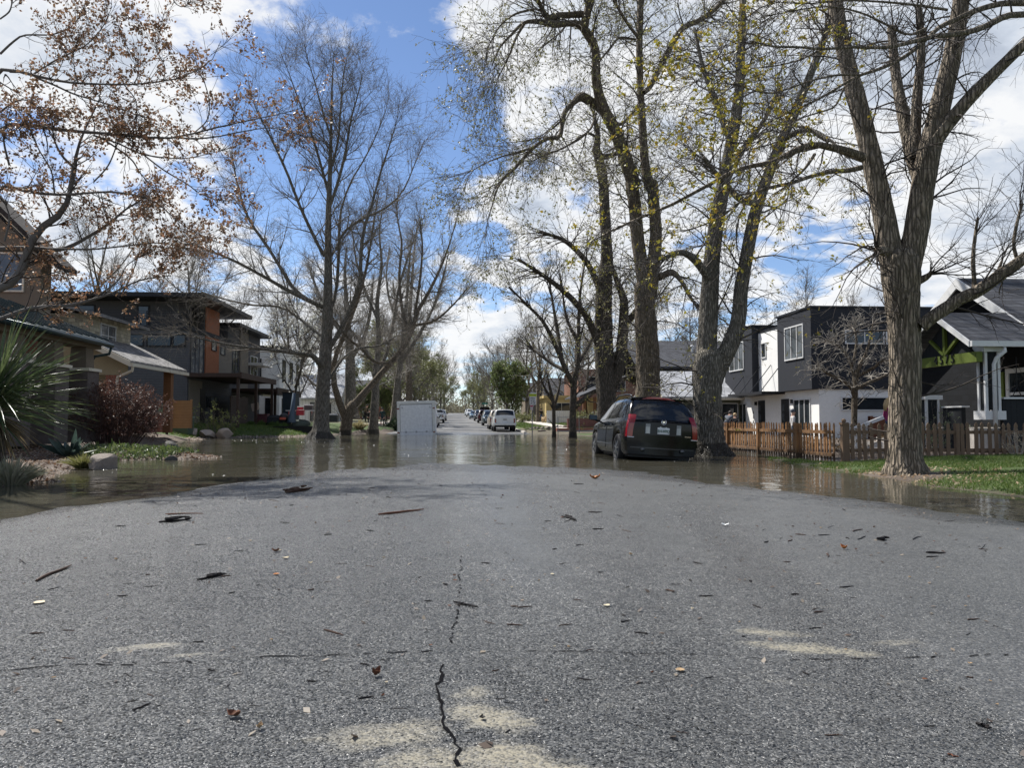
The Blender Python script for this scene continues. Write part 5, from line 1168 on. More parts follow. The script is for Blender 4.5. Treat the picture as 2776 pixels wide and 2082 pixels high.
b = MB(); b.box(-29, 57.8, .3, XF - .3, 67, 8.2); b.build('wall', GREYPAN, h)
b = MB(); b.box(-29, 57.75, 8.2, -16.6, 67.3, 8.42); b.build('roof', BLACK, h)
wwin(h, 'x', XF - .3, 58.4, 60.4, 3.9, 6.6, bars=(.33, .66), out=1, frame=GREYPAN, pane=GLASS2)
b = MB(); b.box(XF - .3, 60.8, 3.2, XF - .2, 63.0, 8.1); b.build('taupe_panel', TAUPE, h)
wwin(h, 'x', XF - .3, 64.0, 66.0, 4.2, 6.4, bars=(.5,), out=1, frame=TRIM, pane=GLASS)
b = MB(); b.box(XF - .3, 63.4, 5.6, XF + .9, 66.6, 5.8); b.bar((XF + .8, 63.5, 3.3), (XF + .8, 66.5, 3.3), .15, .5); b.build('balcony', STUCCO, h)
b = MB(); b.box(XF - .3, 57.9, 3.2, -13.9, 66.5, 3.42); b.box(-13.9, 57.9, 3.0, -13.78, 66.5, 3.5); b.build('porch_canopy', DKBROWN, h)
for y in (58.3, 62.3, 66.3):
    b = MB(); b.box(-14.15, y, .3, -13.98, y + .17, 3.2); b.build('canopy_post', DKBROWN, h)
for y in (59.0, 61.6): 
    b = MB(); b.box(XF - .3, y, .7, XF - .22, y + .9, 2.9); d = b.build('door', TRIM, h)
    b = MB(); b.box(XF - .22, y + .2, .9, XF - .2, y + .7, 2.7); b.build('door_light', GLASS, d)
h = thing('white_house', 'tall white and black modern house beyond the charcoal townhouses', 'house', (-20, 78, .6))
b = MB(); b.box(-27, 70, .3, -16.4, 79, 7.6); b.build('wall', STUCCO, h)
b = MB(); b.box(-27.2, 69.8, 7.6, -16.1, 79.2, 7.85); b.build('roof', BLACK, h)
for y in (71, 74, 77):
    wwin(h, 'x', -16.4, y, y + 1.2, 1.2, 3.0, out=1, frame=BLACK); wwin(h, 'x', -16.4, y, y + 1.2, 4.6, 6.6, out=1, frame=BLACK)
wwin(h, 'y', 70, -18.9, -18.1, 4.4, 6.6, frame=BLACK); wwin(h, 'y', 70, -17.6, -17.0, 1.0, 3.0, frame=BLACK)
h = thing('white_house', 'white board house with dark narrow windows seen through the forked tree', 'house', (-16, 88, .6))
b = MB(); b.slab([(-13.6, 86, .2), (-13.6, 95, .2), (-13.6, 95, 3.6), (-13.6, 90.5, 6.2), (-13.6, 86, 3.6)], (-9, 0, 0)); b.build('wall', pm('board_white', (.6, .6, .58), .7, .06, 1, pattern='board', psize=.35), h)
b = MB(); b.slab([(-13.1, 85.4, 3.4), (-13.1, 90.5, 6.3), (-23, 90.5, 6.3), (-23, 85.4, 3.4)], (0, 0, .14)); b.slab([(-13.1, 95.6, 3.4), (-13.1, 90.5, 6.3), (-23, 90.5, 6.3), (-23, 95.6, 3.4)], (0, 0, .14)); b.build('roof', SHLIGHT, h)
for x in (-15.0, -16.6, -19): wwin(h, 'y', 86, x, x + .6, 1.0, 3.0, frame=BLACK)
h = thing('red_roofed_house', 'low dark red brick house far behind the people on the left', 'house', (-14, 112, 1))
b = MB(); b.box(-20, 108, .4, -10.5, 118, 3.4); b.build('wall', BRICK, h)
b = MB(); b.slab([(-9.9, 107.4, 3.3), (-15.2, 107.4, 5.6), (-15.2, 118.6, 5.6), (-9.9, 118.6, 3.3)], (0, 0, .15)); b.slab([(-20.6, 107.4, 3.3), (-15.2, 107.4, 5.6), (-15.2, 118.6, 5.6), (-20.6, 118.6, 3.3)], (0, 0, .15)); b.build('roof', SHDARK, h)
wwin(h, 'y', 108, -13.5, -12, 1.3, 2.8, bars=(.5,))
# distant houses along both sides (one design, copied)
hh = thing('far_house', 'distant gabled house among the trees along the street', 'house', (0, 0, 0), 'distant houses along the street')
hh.location = (0, 0, 0)
b = MB(); b.slab([(-4, -5, -1), (-4, 5, -1), (-4, 5, 3.2), (-4, 0, 6), (-4, -5, 3.2)], (8, 0, 0)); b.build('wall', TAN, hh, local=True)
b = MB(); b.slab([(-4.5, -5.5, 3.0), (-4.5, 0, 6.1), (4.5, 0, 6.1), (4.5, -5.5, 3.0)], (0, 0, .15)); b.slab([(-4.5, 5.5, 3.0), (-4.5, 0, 6.1), (4.5, 0, 6.1), (4.5, 5.5, 3.0)], (0, 0, .15)); b.build('roof', SHDARK, hh, local=True)
FARH = [(17, 118), (-18, 132), (17, 140), (-18, 158), (18, 168)]
for i, (x, y) in enumerate(FARH):
    o = hh if i == 0 else copy_tree(hh)
    o.location = (x, y, Hs(x, y)); o.rotation_euler.z = 0 if x > 0 else PI

# the plots were measured with a flat protractor: widen them into true perspective
for o in list(COL.objects):
    if o.type == 'EMPTY' and o.parent is None and o.get('category') == 'house' and o.get('group') is None:
        u = o.location.x / o.location.y; s_ = 1 / (1 - .0686 * (u - .0686)); o.location.x *= s_; o.location.z = CAMZ + (o.location.z - CAMZ) * s_
        def rec(q):
            for ch in q.children:
                ch.data.transform(Matrix.Diagonal((s_, 1, s_, 1))); rec(ch)
        rec(o)
# ------------------------------------------------------------------ picket fences
PICK = [None]
def picket_mat():
    t = NT('picket_wood')
    n = t.noise(3, 4, .6, t.mapping((6, 6, .7))); geo = t.n.new('ShaderNodeNewGeometry'); sx = t.n.new('ShaderNodeSeparateXYZ'); t.l(geo.outputs['Position'], sx.inputs[0])
    oi = t.n.new('ShaderNodeObjectInfo')
    col = t.ramp(n, [(.3, (.19, .085, .03)), (.55, (.36, .175, .06)), (.75, (.48, .27, .11))])
    col = t.mix(t.math('MULTIPLY', oi.outputs['Random'], .6), col, (.14, .085, .045))
    wet = t.ramp(t.math('ADD', sx.outputs[2], t.math('MULTIPLY', n, .25)), [(.25, (1, 1, 1)), (.42, (0, 0, 0))])
    col = t.mix(t.math('MULTIPLY', wet, .85), col, (.028, .02, .013))
    t.set(base=col, rough=.75); return t.m
PICK = picket_mat()
PICKG = pm('picket_weathered', (.17, .115, .075), .8, .3, 4, stretch=(6, 6, .7))
def pick_mesh(h, w, mat):            # shaped top, blade along x
    b = MB(); t = .022
    prof = [(-w/2, 0), (w/2, 0), (w/2, h - .16), (w*.32, h - .135), (w*.5, h - .09), (w*.36, h - .04), (0, h), (-w*.36, h - .04), (-w*.5, h - .09), (-w*.32, h - .135), (-w/2, h - .16)]
    b.slab([(x, -t/2, z) for x, z in prof], (0, t, 0))
    me = bpy.data.meshes.new('picket'); me.from_pydata(b.v, [], b.f); me.materials.append(mat); me.update(); return me
def picket_fence(label, A, B, zt, h, step, w, mat, posts, jit=0.02, finial=False):
    A = Vector((*A, 0)); B = Vector((*B, 0)); L = (B - A).length; d = (B - A).normalized(); ang = math.atan2(d.y, d.x)
    f = thing('picket_fence', label, 'fence', (A.x, A.y, 0), None, (0, 0, ang))
    me = pick_mesh(h, w, mat); n = int(L / step); k = 0; r = random.Random(int(L * 100))
    for i in range(n + 1):
        x = i * step
        if any(abs(x - p) < .085 for p in posts): continue
        o = bpy.data.objects.new('picket', me); COL.objects.link(o); o.parent = f
        o.location = (x + r.uniform(-jit, jit), -.05, zt - h + r.uniform(-.018, .018)); o.rotation_euler = (r.gauss(0, .008), r.gauss(0, .02), 0)
    for z in (zt - h + .17, zt - .27):
        b = MB(); b.box(-.02, -.036, z, L, .0, z + .08); b.build('rail', mat, f, local=True)
    for p in posts:
        b = MB(); b.box(p - .045, -.065, zt - h - .1, p + .045, .035, zt - .02)
        if finial: b.ball((p, -.015, zt + .03), .06, .06, .06, 10, 6)
        b.build('post', mat if not finial else PICKG, f, local=True)
    return f
picket_fence('long orange brown picket fence standing in floodwater before the duplex', (8.82, 17.75), (8.55, 27.4), .93, .98, .148, .062, PICK, [1.75, 4.2, 6.6, 9.0])
picket_fence('weathered brown picket fence on the grass behind the thickest tree', (9.0, 17.5), (14.5, 17.35), .93, .86, .165, .088, PICKG, [.06, 2.7, 5.3], finial=False)
b = MB(); b.box(8.93, 17.42, -.1, 9.05, 17.54, .88); b.box(8.91, 17.40, .88, 9.07, 17.56, .93); b.ball((8.99, 17.48, .97), .055, .055, .055, 10, 6)
tag(b.build('fence_post', PICKG), 'grey corner post with a round finial where the two picket fences meet', 'post')
# ------------------------------------------------------------------ vehicles (local frame: y forward from the rear bumper, x right, z up from the ground)
def carpaint(name, col, rough=.18, coat=.6):
    if name in MATS: return MATS[name]
    t = NT(name); n = t.noise(2.5, 4)
    dirt = t.noise(5, 5, .65)
    t.set(base=t.mix(t.math('MULTIPLY', dirt, .04), t.ramp(n, [(.3, c2(col, .92)), (.7, c2(col, 1.06))]), (.12, .10, .08)), rough=t.math('ADD', rough, t.math('MULTIPLY', dirt, .12)), coat=coat, coatr=.06, spec=.22 if max(col) < .01 else .5)
    MATS[name] = t.m; return t.m
CGLASS = plain('car_glass', (.008, .010, .013), .04, spec=.6)
TYRE = plain('tyre_rubber', (.012, .012, .013), .75)
RIM = plain('alloy', (.55, .56, .58), .25, metal=.9)
REDL_ = plain('tail_lamp_red', (.24, .005, .012), .12, coat=.5)
DKRED = plain('tail_lamp_dark', (.16, .006, .012), .15, coat=.5)
LAMPW = plain('lamp_clear', (.55, .57, .58), .15, coat=.5)
PLATE = plain('plate_white', (.62, .64, .64), .5)
PLATEG = plain('plate_green', (.03, .10, .06), .5)
CHROME = plain('chrome', (.7, .7, .72), .12, metal=1)
BLKPL = plain('black_plastic', (.012, .012, .013), .5)
def interp(tab, y):
    ys = [t[0] for t in tab]; return np.interp(y, ys, [t[1] for t in tab])
def smooth_tab(tab, n=6):
    """monotone-ish smoothing of a (y, v) table by Catmull-Rom"""
    p = np.array([(a, b, 0) for a, b in tab], float)
    q, _ = resample(p, np.zeros(len(p)), len(p) * n); o = np.argsort(q[:, 0], kind='stable')
    return q[o, 0], q[o, 1]
class Car:
    def __init__(s, top, belt, hw, hr, rocker, wheels, wr, bulge=.07):
        s.top = smooth_tab(top); s.belt = smooth_tab(belt); s.hw = smooth_tab(hw); s.hr = smooth_tab(hr)
        s.rock = rocker; s.wheels = wheels; s.wr = wr; s.L = top[-1][0]; s.bulge = bulge
    def f(s, tab, y): return np.interp(y, tab[0], tab[1])
    def ring(s, y):
        T, B, W, R = s.f(s.top, y), s.f(s.belt, y), s.f(s.hw, y), s.f(s.hr, y)
        zb = s.rock
        if y < .35: zb = s.rock + getattr(s, 'lip', .12) * (1 - y / .35)
        if y > s.L - .35: zb = s.rock + .1 * (1 - (s.L - y) / .35)
        for wy in s.wheels:
            d = abs(y - wy); ra = s.wr + .075
            if d < ra: zb = max(zb, s.wr + math.sqrt(ra * ra - d * d))
        B = max(B, zb + .12); T = max(T, B + .02); h = T - B
        m = zb + (B - zb) * .38; W2 = W
        return [(W * .93, zb), (W * .985, zb + (m - zb) * .35), (W2, m), (W2 * .995, zb + (B - zb) * .72), (W * .968, B - .02), (W * .945, B + .015),
                (R + (W * .94 - R) * .52, B + h * .5), (R + .035, B + h * .84), (R - .02, T - .045 * min(1, h * 3)), (R * .82, T - .01), (R * .45, T + .012), (0, T + .018)]
    def body(s, ny=110):
        ys = np.unique(np.concatenate([np.linspace(0, s.L, ny)] + [[w - s.wr - .075, w + s.wr + .075, w - s.wr - .06, w + s.wr + .06] for w in s.wheels]))
        rings = [s.ring(y) for y in ys]; n = len(rings[0]); V = []; Fc = []
        for y, r in zip(ys, rings):
            V += [(x, y, z) for x, z in r] + [(-x, y, z) for x, z in reversed(r[:-1])]
        m = 2 * n - 1
        for i in range(len(ys) - 1):
            for j in range(m - 1): Fc.append((i*m+j, i*m+j+1, (i+1)*m+j+1, (i+1)*m+j))
        # bulged end caps
        for end, yy, sg in ((0, 0, -1), (len(ys) - 1, s.L, 1)):
            r = rings[end]; K = 9; b0 = len(V)
            for (x, z) in r[:-1]:
                for k in range(K):
                    q = -1 + 2 * k / (K - 1); V.append((x * q, yy + sg * s.bulge * (1 - q * q), z))
            for a in range(len(r) - 2):
                for k in range(K - 1):
                    f = (b0+a*K+k, b0+a*K+k+1, b0+(a+1)*K+k+1, b0+(a+1)*K+k); Fc.append(f if sg < 0 else f[::-1])
        # flat dark floor pan
        return V, Fc
    def side(s, y, v):           # v 0..1 between belt and roof edge on the right hand side
        r = s.ring(y); pts = r[5:9]; t = v * (len(pts) - 1); i = min(int(t), len(pts) - 2); u = t - i
        return np.array([pts[i][0] * (1 - u) + pts[i+1][0] * u, y, pts[i][1] * (1 - u) + pts[i+1][1] * u])
    def topp(s, y, q):           # q -1..1 across the top
        r = s.ring(y); xs = [p[0] for p in r[8:]][::-1]; zs = [p[1] for p in r[8:]][::-1]
        x = abs(q) * xs[-1]; return np.array([math.copysign(x, q), y, np.interp(x, xs, zs)])
    def rear(s, x, z, off=.0):
        r = s.ring(0); W = np.interp(z, [p[1] for p in r[:6]], [p[0] for p in r[:6]]); q = max(-1, min(1, x / W))
        return np.array([x, -s.bulge * (1 - q * q) - off, z])
    def front(s, x, z, off=.0):
        r = s.ring(s.L); W = np.interp(z, [p[1] for p in r[:6]], [p[0] for p in r[:6]]); q = max(-1, min(1, x / W))
        return np.array([x, s.L + s.bulge * (1 - q * q) + off, z])
def patch(b, fn, nu, nv, off, mi=0):
    """thin shell over a surface fn(u,v), pushed out along its normal"""
    Pn = np.array([[fn(u / nu, v / nv) for v in range(nv + 1)] for u in range(nu + 1)])
    du = np.gradient(Pn, axis=0); dv = np.gradient(Pn, axis=1); N = unit(np.cross(du, dv))
    c = Pn.reshape(-1, 3).mean(0) - np.array([0, Pn[..., 1].mean(), .7])
    sgn = np.sign((N * (Pn - np.array([0, Pn[..., 1].mean() + (0 if abs(c[0]) > .3 else 0), .75]))).sum(-1, keepdims=True)); sgn[sgn == 0] = 1
    if (sgn > 0).mean() > .5: sgn[:] = 1
    else: sgn[:] = -1
    Q = Pn + N * sgn * off; vs = Q.reshape(-1, 3)
    fs = [(i*(nv+1)+j, i*(nv+1)+j+1, (i+1)*(nv+1)+j+1, (i+1)*(nv+1)+j) for i in range(nu) for j in range(nv)]
    if sgn[0, 0, 0] < 0: fs = [f[::-1] for f in fs]
    b.add(vs, fs, mi)
def wheel(parent, x, y, r, w, side, rimr=.66, spokes=6):
    b = MB(); n = 28; prof = [(.62, -.5), (.93, -.5), (1, -.36), (1, .36), (.93, .5), (.62, .5)]
    vs = []; m = len(prof)
    for i in range(n):
        a = 2 * PI * i / n
        for q, h in prof: vs.append((x + h * w, y + math.cos(a) * r * q, r + math.sin(a) * r * q))
    b.add(vs, [(i*m+j, i*m+(j+1)%m, ((i+1)%n)*m+(j+1)%m, ((i+1)%n)*m+j) for i in range(n) for j in range(m)])
    o = b.build('wheel', TYRE, parent, local=True, smooth=True)
    c = MB(); rr = r * rimr; xo = x + side * w * .40
    ring = [(xo, y + math.cos(2*PI*i/24) * rr, r + math.sin(2*PI*i/24) * rr) for i in range(25)]
    c.tube(ring, r * .05, 6, cap=False)
    for k in range(spokes):
        a = 2 * PI * k / spokes + .3
        c.bar((xo, y, r), (xo - side * .02, y + math.cos(a) * rr, r + math.sin(a) * rr), .05, r * .2, up=(1, 0, 0))
    c.ball((xo, y, r), .03, r * .17, r * .17, 10, 6)
    c.build('rim', RIM, o, local=True, smooth=False)
    d = MB(); d.tube([(x + side * w * .1, y, r), (x + side * w * .12, y, r)], r * .66, 20); d.build('brake_disc', BLKPL, o, local=True)
def shape(kind):
    if kind == 'suv':
        top = [(0, 1.08), (.12, 1.22), (.34, 1.50), (.52, 1.66), (.66, 1.71), (1.3, 1.745), (2.2, 1.73), (2.75, 1.68), (3.1, 1.55), (3.45, 1.32), (3.72, 1.13), (3.95, 1.06), (4.4, 1.0), (4.75, .92), (4.9, .78)]
        belt = [(0, 1.06), (.5, 1.08), (2, 1.06), (3.6, 1.03), (4.4, .94), (4.75, .88), (4.9, .74)]
        hw = [(0, .84), (.12, .89), (.4, .915), (1.2, .925), (3.8, .92), (4.4, .89), (4.75, .80), (4.9, .70)]
        hr = [(0, .78), (.3, .71), (.6, .66), (2.75, .64), (3.3, .68), (3.72, .76), (4.3, .72), (4.9, .55)]
        return Car(top, belt, hw, hr, .30, (1.02, 3.88), .365)
    if kind == 'sedan':
        top = [(0, .95), (.1, 1.0), (.6, 1.06), (.9, 1.14), (1.35, 1.38), (1.7, 1.45), (2.4, 1.45), (2.8, 1.36), (3.2, 1.14), (3.45, 1.0), (3.9, .94), (4.4, .84), (4.65, .68)]
        belt = [(0, .93), (.6, .98), (2, .95), (3.4, .92), (4.4, .8), (4.65, .64)]
        hw = [(0, .78), (.2, .86), (1, .89), (3.6, .89), (4.3, .84), (4.65, .66)]
        hr = [(0, .66), (.8, .68), (1.4, .58), (2.7, .58), (3.3, .7), (4.2, .66), (4.65, .5)]
        return Car(top, belt, hw, hr, .22, (.95, 3.65), .32)
    if kind == 'pickup':
        top = [(0, 1.12), (1.7, 1.13), (1.9, 1.15), (1.98, 1.5), (2.1, 1.78), (2.3, 1.84), (3.2, 1.84), (3.6, 1.74), (4.1, 1.36), (4.35, 1.2), (5.0, 1.12), (5.3, 1.04), (5.45, .85)]
        belt = [(0, 1.10), (4.2, 1.10), (5.2, 1.0), (5.45, .8)]
        hw = [(0, .9), (.1, .94), (5, .94), (5.3, .88), (5.45, .8)]
        hr = [(0, .88), (1.9, .86), (2.2, .68), (3.4, .66), (4.2, .8), (5.45, .66)]
        return Car(top, belt, hw, hr, .42, (1.05, 4.5), .39, .03)
    if kind == 'topper':
        top = [(0, 1.12), (.06, 1.3), (.2, 1.66), (.3, 1.74), (1.8, 1.76), (2.2, 1.77), (3.1, 1.76), (3.5, 1.66), (3.9, 1.32), (4.15, 1.14), (4.8, 1.06), (5.1, .98), (5.25, .8)]
        belt = [(0, 1.08), (4.1, 1.06), (5.0, .95), (5.25, .76)]
        hw = [(0, .86), (.1, .9), (4.8, .9), (5.1, .84), (5.25, .76)]
        hr = [(0, .80), (.3, .70), (3.2, .64), (4.1, .78), (5.25, .62)]
        return Car(top, belt, hw, hr, .38, (1.05, 4.3), .37, .03)
def make_car(label, kind, paint, loc, yaw=0, group=None, detail=True, name='parked_car', cat='car', rails=False, roll=0):
    c = shape(kind); e = thing(name, label, cat, loc, group, (0, roll, yaw))
    V, Fc = c.body(70)
    me = np_mesh('body', V, Fc, paint, True); link('body', me, e, local=True)
    b = MB(); b.box(-c.f(c.hw, 2) * .82, .25, c.rock - .04, c.f(c.hw, 2) * .82, c.L - .25, c.rock + .35)
    for wy in c.wheels: b.box(-c.f(c.hw, 2) * .9, wy - c.wr - .06, c.rock - .02, c.f(c.hw, 2) * .9, wy + c.wr + .06, c.wr * 2 + .0)
    b.build('underbody', BLKPL, e, local=True)
    cab = {'suv': [(.62, .78, 1.25, 1.25), (1.32, 1.32, 2.15, 2.15), (2.22, 2.22, 3.28, 2.84)], 'sedan': [(1.1, 1.42, 1.9, 1.9), (1.98, 1.98, 3.0, 2.66)],
           'pickup': [(2.12, 2.2, 3.0, 2.95), (3.08, 3.05, 3.95, 3.42)], 'topper': [(.3, .34, 1.75, 1.75), (1.95, 1.95, 2.65, 2.65), (2.72, 2.72, 3.72, 3.3)]}[kind]
    for sg in (1, -1):
        for (a0, a1, c0, c1) in cab:
            b = MB()
            patch(b, lambda u, v: c.side((a0 + (a1 - a0) * v) * (1 - u) + (c0 + (c1 - c0) * v) * u, .1 + .74 * v) * np.array([sg, 1, 1]), 8, 5, .006)
            b.build('side_window', CGLASS, e, local=True, smooth=True)
    rr = {'suv': (.10, .50), 'sedan': (.95, 1.36), 'pickup': (1.94, 2.08), 'topper': (.06, .22)}[kind]; ff = {'suv': (2.95, 3.62), 'sedan': (2.74, 3.36), 'pickup': (3.55, 4.25), 'topper': (3.45, 4.05)}[kind]
    b = MB(); patch(b, lambda u, v: c.topp(rr[0] + (rr[1] - rr[0]) * v, (-1 + 2 * u) * .93), 10, 5, .006); b.build('rear_window', CGLASS, e, local=True, smooth=True)
    b = MB(); patch(b, lambda u, v: c.topp(ff[0] + (ff[1] - ff[0]) * v, (-1 + 2 * u) * .93), 10, 5, .006); b.build('windscreen', CGLASS, e, local=True, smooth=True)
    W = c.f(c.hw, 1)
    for sg in (1, -1):
        for wy in c.wheels: wheel(e, sg * (W - .13), wy, c.wr, .23, sg)
        b = MB(); x0 = c.f(c.hw, 0) * .80; zt = c.f(c.belt, 0) - .05
        b.slab([c.rear(sg * x0, zt - .34, .012), c.rear(sg * (x0 + .13), zt - .34, .012), c.rear(sg * (x0 + .13), zt, .012), c.rear(sg * x0, zt, .012)], (0, .03, 0)); b.build('tail_lamp', DKRED, e, local=True)
        b = MB(); x1 = c.f(c.hw, c.L) * .62; zf = c.f(c.belt, c.L) - .02
        b.slab([c.front(sg * x1, zf - .17, .012), c.front(sg * (x1 + .22), zf - .14, .012), c.front(sg * (x1 + .22), zf + .02, .012), c.front(sg * x1, zf, .012)], (0, -.06, 0)); b.build('headlamp', LAMPW, e, local=True)
        b = MB(); wy = ff[1] - .25; b.ball((sg * (W + .12), wy, c.f(c.belt, wy) + .10), .11, .05, .075, 10, 6); b.bar((sg * (W - .06), wy, c.f(c.belt, wy) + .03), (sg * (W + .08), wy, c.f(c.belt, wy) + .06), .05, .05); b.build('wing_mirror', BLKPL if kind == 'suv' else paint, e, local=True, smooth=True)
    b = MB(); b.slab([c.rear(x, z, .015) for x, z in ((-.16, .66), (.16, .66), (.16, .82), (-.16, .82))], (0, .02, 0)); b.build('number_plate', PLATE, e, local=True)
    b = MB(); zb = c.rock + .1; b.slab([c.front(x, zb + z, .02) for x, z in ((-.55, .1), (.55, .1), (.48, .3), (-.48, .3))], (0, -.04, 0)); b.build('grille', BLKPL, e, local=True)
    if kind in ('pickup', 'topper'):
        b = MB(); b.box(-.9, -.16, .5, .9, -.02, .68); b.build('bumper', CHROME if kind == 'pickup' else paint, e, local=True, bevel=.02)
        b = MB(); b.slab([c.rear(x, z, .012) for x, z in ((-.14, .93), (.14, .93), (.14, .99), (-.14, .99))], (0, .02, 0)); b.build('tailgate_handle', BLKPL, e, local=True)
        if kind == 'topper':
            b = MB(); b.slab([c.rear(x, z, .008) for x, z in ((-.78, .66), (.78, .66), (.78, .70), (-.78, .70))], (0, .02, 0)); b.build('tailgate_gap', BLKPL, e, local=True)
    if rails:
        for sg in (1, -1):
            b = MB(); b.tube([(sg * .58, 1.0, 1.74), (sg * .58, 1.1, 1.80), (sg * .58, 2.6, 1.79), (sg * .58, 2.75, 1.72)], .02, 6); b.build('roof_rail', CHROME, e, local=True)
    return e

# ---- the black sport wagon in the flood
def hero_suv():
    top = [(0, 1.10), (.10, 1.22), (.25, 1.42), (.40, 1.58), (.50, 1.655), (.66, 1.69), (1.3, 1.73), (2.2, 1.725), (2.8, 1.66), (3.2, 1.52), (3.6, 1.30), (3.85, 1.13), (4.05, 1.07), (4.5, 1.01), (4.8, .92), (4.95, .78)]
    belt = [(0, 1.09), (.6, 1.10), (2, 1.06), (3.7, 1.02), (4.5, .94), (4.8, .88), (4.95, .74)]
    hw = [(0, .885), (.10, .905), (.4, .92), (1.2, .925), (3.9, .92), (4.5, .88), (4.8, .80), (4.95, .70)]
    hr = [(0, .84), (.2, .77), (.45, .70), (.6, .68), (2.8, .64), (3.4, .68), (3.85, .76), (4.4, .72), (4.95, .55)]
    c = Car(top, belt, hw, hr, .25, (.98, 3.94), .375, .085); c.lip = .03
    PAINT = carpaint('paint_black', (.002, .0024, .0034), .08, .12)
    e = thing('parked_car', 'black sport wagon with tall red tail lamps standing wheel deep in floodwater', 'car', (4.97, 18.8, -.165), None, (0, math.radians(3.6), math.radians(1.0)))
    V, Fc = c.body(150)
    link('body', np_mesh('body', V, Fc, PAINT, True), e, local=True)
    b = MB(); b.box(-.78, .2, .2, .78, 4.7, .62)
    for wy in c.wheels: b.box(-.84, wy - .44, .28, .84, wy + .44, .76)
    b.build('underbody', BLKPL, e, local=True)
    for sg in (1, -1):
        for nm, (a0, a1, c0, c1) in (('quarter_window', (.50, .74, 1.34, 1.30)), ('door_window', (1.42, 1.40, 2.28, 2.26)), ('door_window', (2.36, 2.34, 3.50, 2.98))):
            b = MB(); patch(b, lambda u, v: c.side((a0 + (a1 - a0) * v) * (1 - u) + (c0 + (c1 - c0) * v) * u, .08 + .80 * v) * np.array([sg, 1, 1]), 10, 6, .006)
            b.build(nm, CGLASS, e, local=True, smooth=True)
        for yy in (1.38, 2.32):       # door gaps
            b = MB(); pts = []
            for t in np.linspace(0, 1, 12):
                r = c.ring(yy); zz = [p[1] for p in r[:6]]; xx = [p[0] for p in r[:6]]; z = zz[1] + (zz[5] - zz[1]) * t
                pts.append((sg * (np.interp(z, zz, xx) + .001), yy + (.16 * max(0, .4 - t) if yy < 2 else 0), z))
            b.tube(pts, .008, 5); b.build('door_gap', BLKPL, e, local=True)
        b = MB()
        for yy in (1.62, 2.52):
            W = c.ring(yy)[4]; b.bar((sg * (W[0] + .02), yy, W[1] - .06), (sg * (W[0] + .02), yy + .2, W[1] - .062), .03, .035); 
        b.build('door_handle', PAINT, e, local=True)
        b = MB(); pts = [(sg * (np.interp(.47, [p[1] for p in c.ring(y)[:5]], [p[0] for p in c.ring(y)[:5]]) + .004), y, .475) for y in np.linspace(1.5, 3.45, 14)]
        b.tube(pts, .014, 6); b.build('sill_moulding', PAINT, e, local=True)
        # tall tail lamp wrapping the corner
        b = MB()
        def lamp(u, v):
            z = .70 + (1.25 - .70) * v
            r = c.ring(.0); zz = [p[1] for p in r[:6]]; W = np.interp(min(z, 1.1), zz, [p[0] for p in r[:6]])
            fwd = 0 if z < 1.1 else (z - 1.1) * .66
            xin = W - .125 - .02 * v; 
            if u < .6: q = u / .6; x = xin + (W - .004 - xin) * q; y = -c.bulge * (1 - (x / W) ** 2) + fwd
            else: q = (u - .6) / .4; x = W + .012 * q; y = q * (.13 - .05 * v) + fwd
            x -= max(0, z - 1.1) * .22
            return np.array([sg * x, y, z])
        patch(b, lamp, 12, 10, .014); b.build('tail_lamp', REDL_, e, local=True, smooth=True)
        b = MB(); b.slab([c.rear(sg * .72, .685, .016), c.rear(sg * .88, .685, .016), c.rear(sg * .88, .705, .018), c.rear(sg * .72, .705, .018)], (0, .02, 0)); b.build('lamp_trim', CHROME, e, local=True)
        b = MB(); wy = 3.45
        b.add(*(lambda cx: ([(cx + sx * w, wy + yy, 1.17 + zz) for yy in (-.055, .05) for sx, w, zz in ((-1, .13, -.075), (1, .12, -.09), (1, .115, .07), (-1, .12, .085))], [(0, 1, 2, 3), (7, 6, 5, 4), (0, 4, 5, 1), (1, 5, 6, 2), (2, 6, 7, 3), (3, 7, 4, 0)]))(sg * 1.09))
        b.bar((sg * .86, wy, 1.06), (sg * 1.02, wy, 1.10), .06, .06); m_ = b.build('wing_mirror', PAINT, e, local=True, bevel=.025)
        b = MB(); b.box(sg * 1.09 - .10, wy - .062, 1.11, sg * 1.09 + .10, wy - .056, 1.235); b.build('mirror_glass', glass('mirror_glass', (.05, .07, .08), .02), m_, local=True)
        b = MB(); b.tube([(sg * .63, .72, 1.70), (sg * .635, .85, 1.775), (sg * .63, 1.4, 1.80), (sg * .62, 2.3, 1.79), (sg * .615, 2.6, 1.74), (sg * .61, 2.7, 1.69)], .02, 8); b.build('roof_rail', plain('rail_dark', (.05, .05, .055), .3, metal=.6), e, local=True, smooth=True)
        wheel(e, sg * .80, .98, .375, .245, sg, .70, 7); wheel(e, sg * .80, 3.94, .375, .245, sg, .70, 7)
        # reversing lamp beside the plate
        b = MB(); x0 = sg * .39; 
        b.slab([c.rear(x0 - .055, .80, .02), c.rear(x0 + .055, .80, .02), c.rear(x0 + .055, .97, .02), c.rear(x0 - .055, .97, .02)], (0, .03, 0)); rl = b.build('reversing_lamp', plain('lamp_pale', (.42, .44, .43), .25, coat=.4), e, local=True, bevel=.006)
        b = MB(); b.slab([c.rear(x0 - .055, .972, .021), c.rear(x0 + .055, .972, .021), c.rear(x0 + .055, 1.04, .021), c.rear(x0 - .055, 1.04, .021)], (0, .03, 0)); b.build('lamp_top', plain('lamp_grey', (.25, .26, .26), .3), rl, local=True)
        b = MB(); b.tube([(sg * .5, -.115, .40), (sg * .5, -.02, .40)], .05, 14); b.build('exhaust_tip', plain('exhaust', (.12, .12, .12), .3, metal=.9), e, local=True, smooth=True)
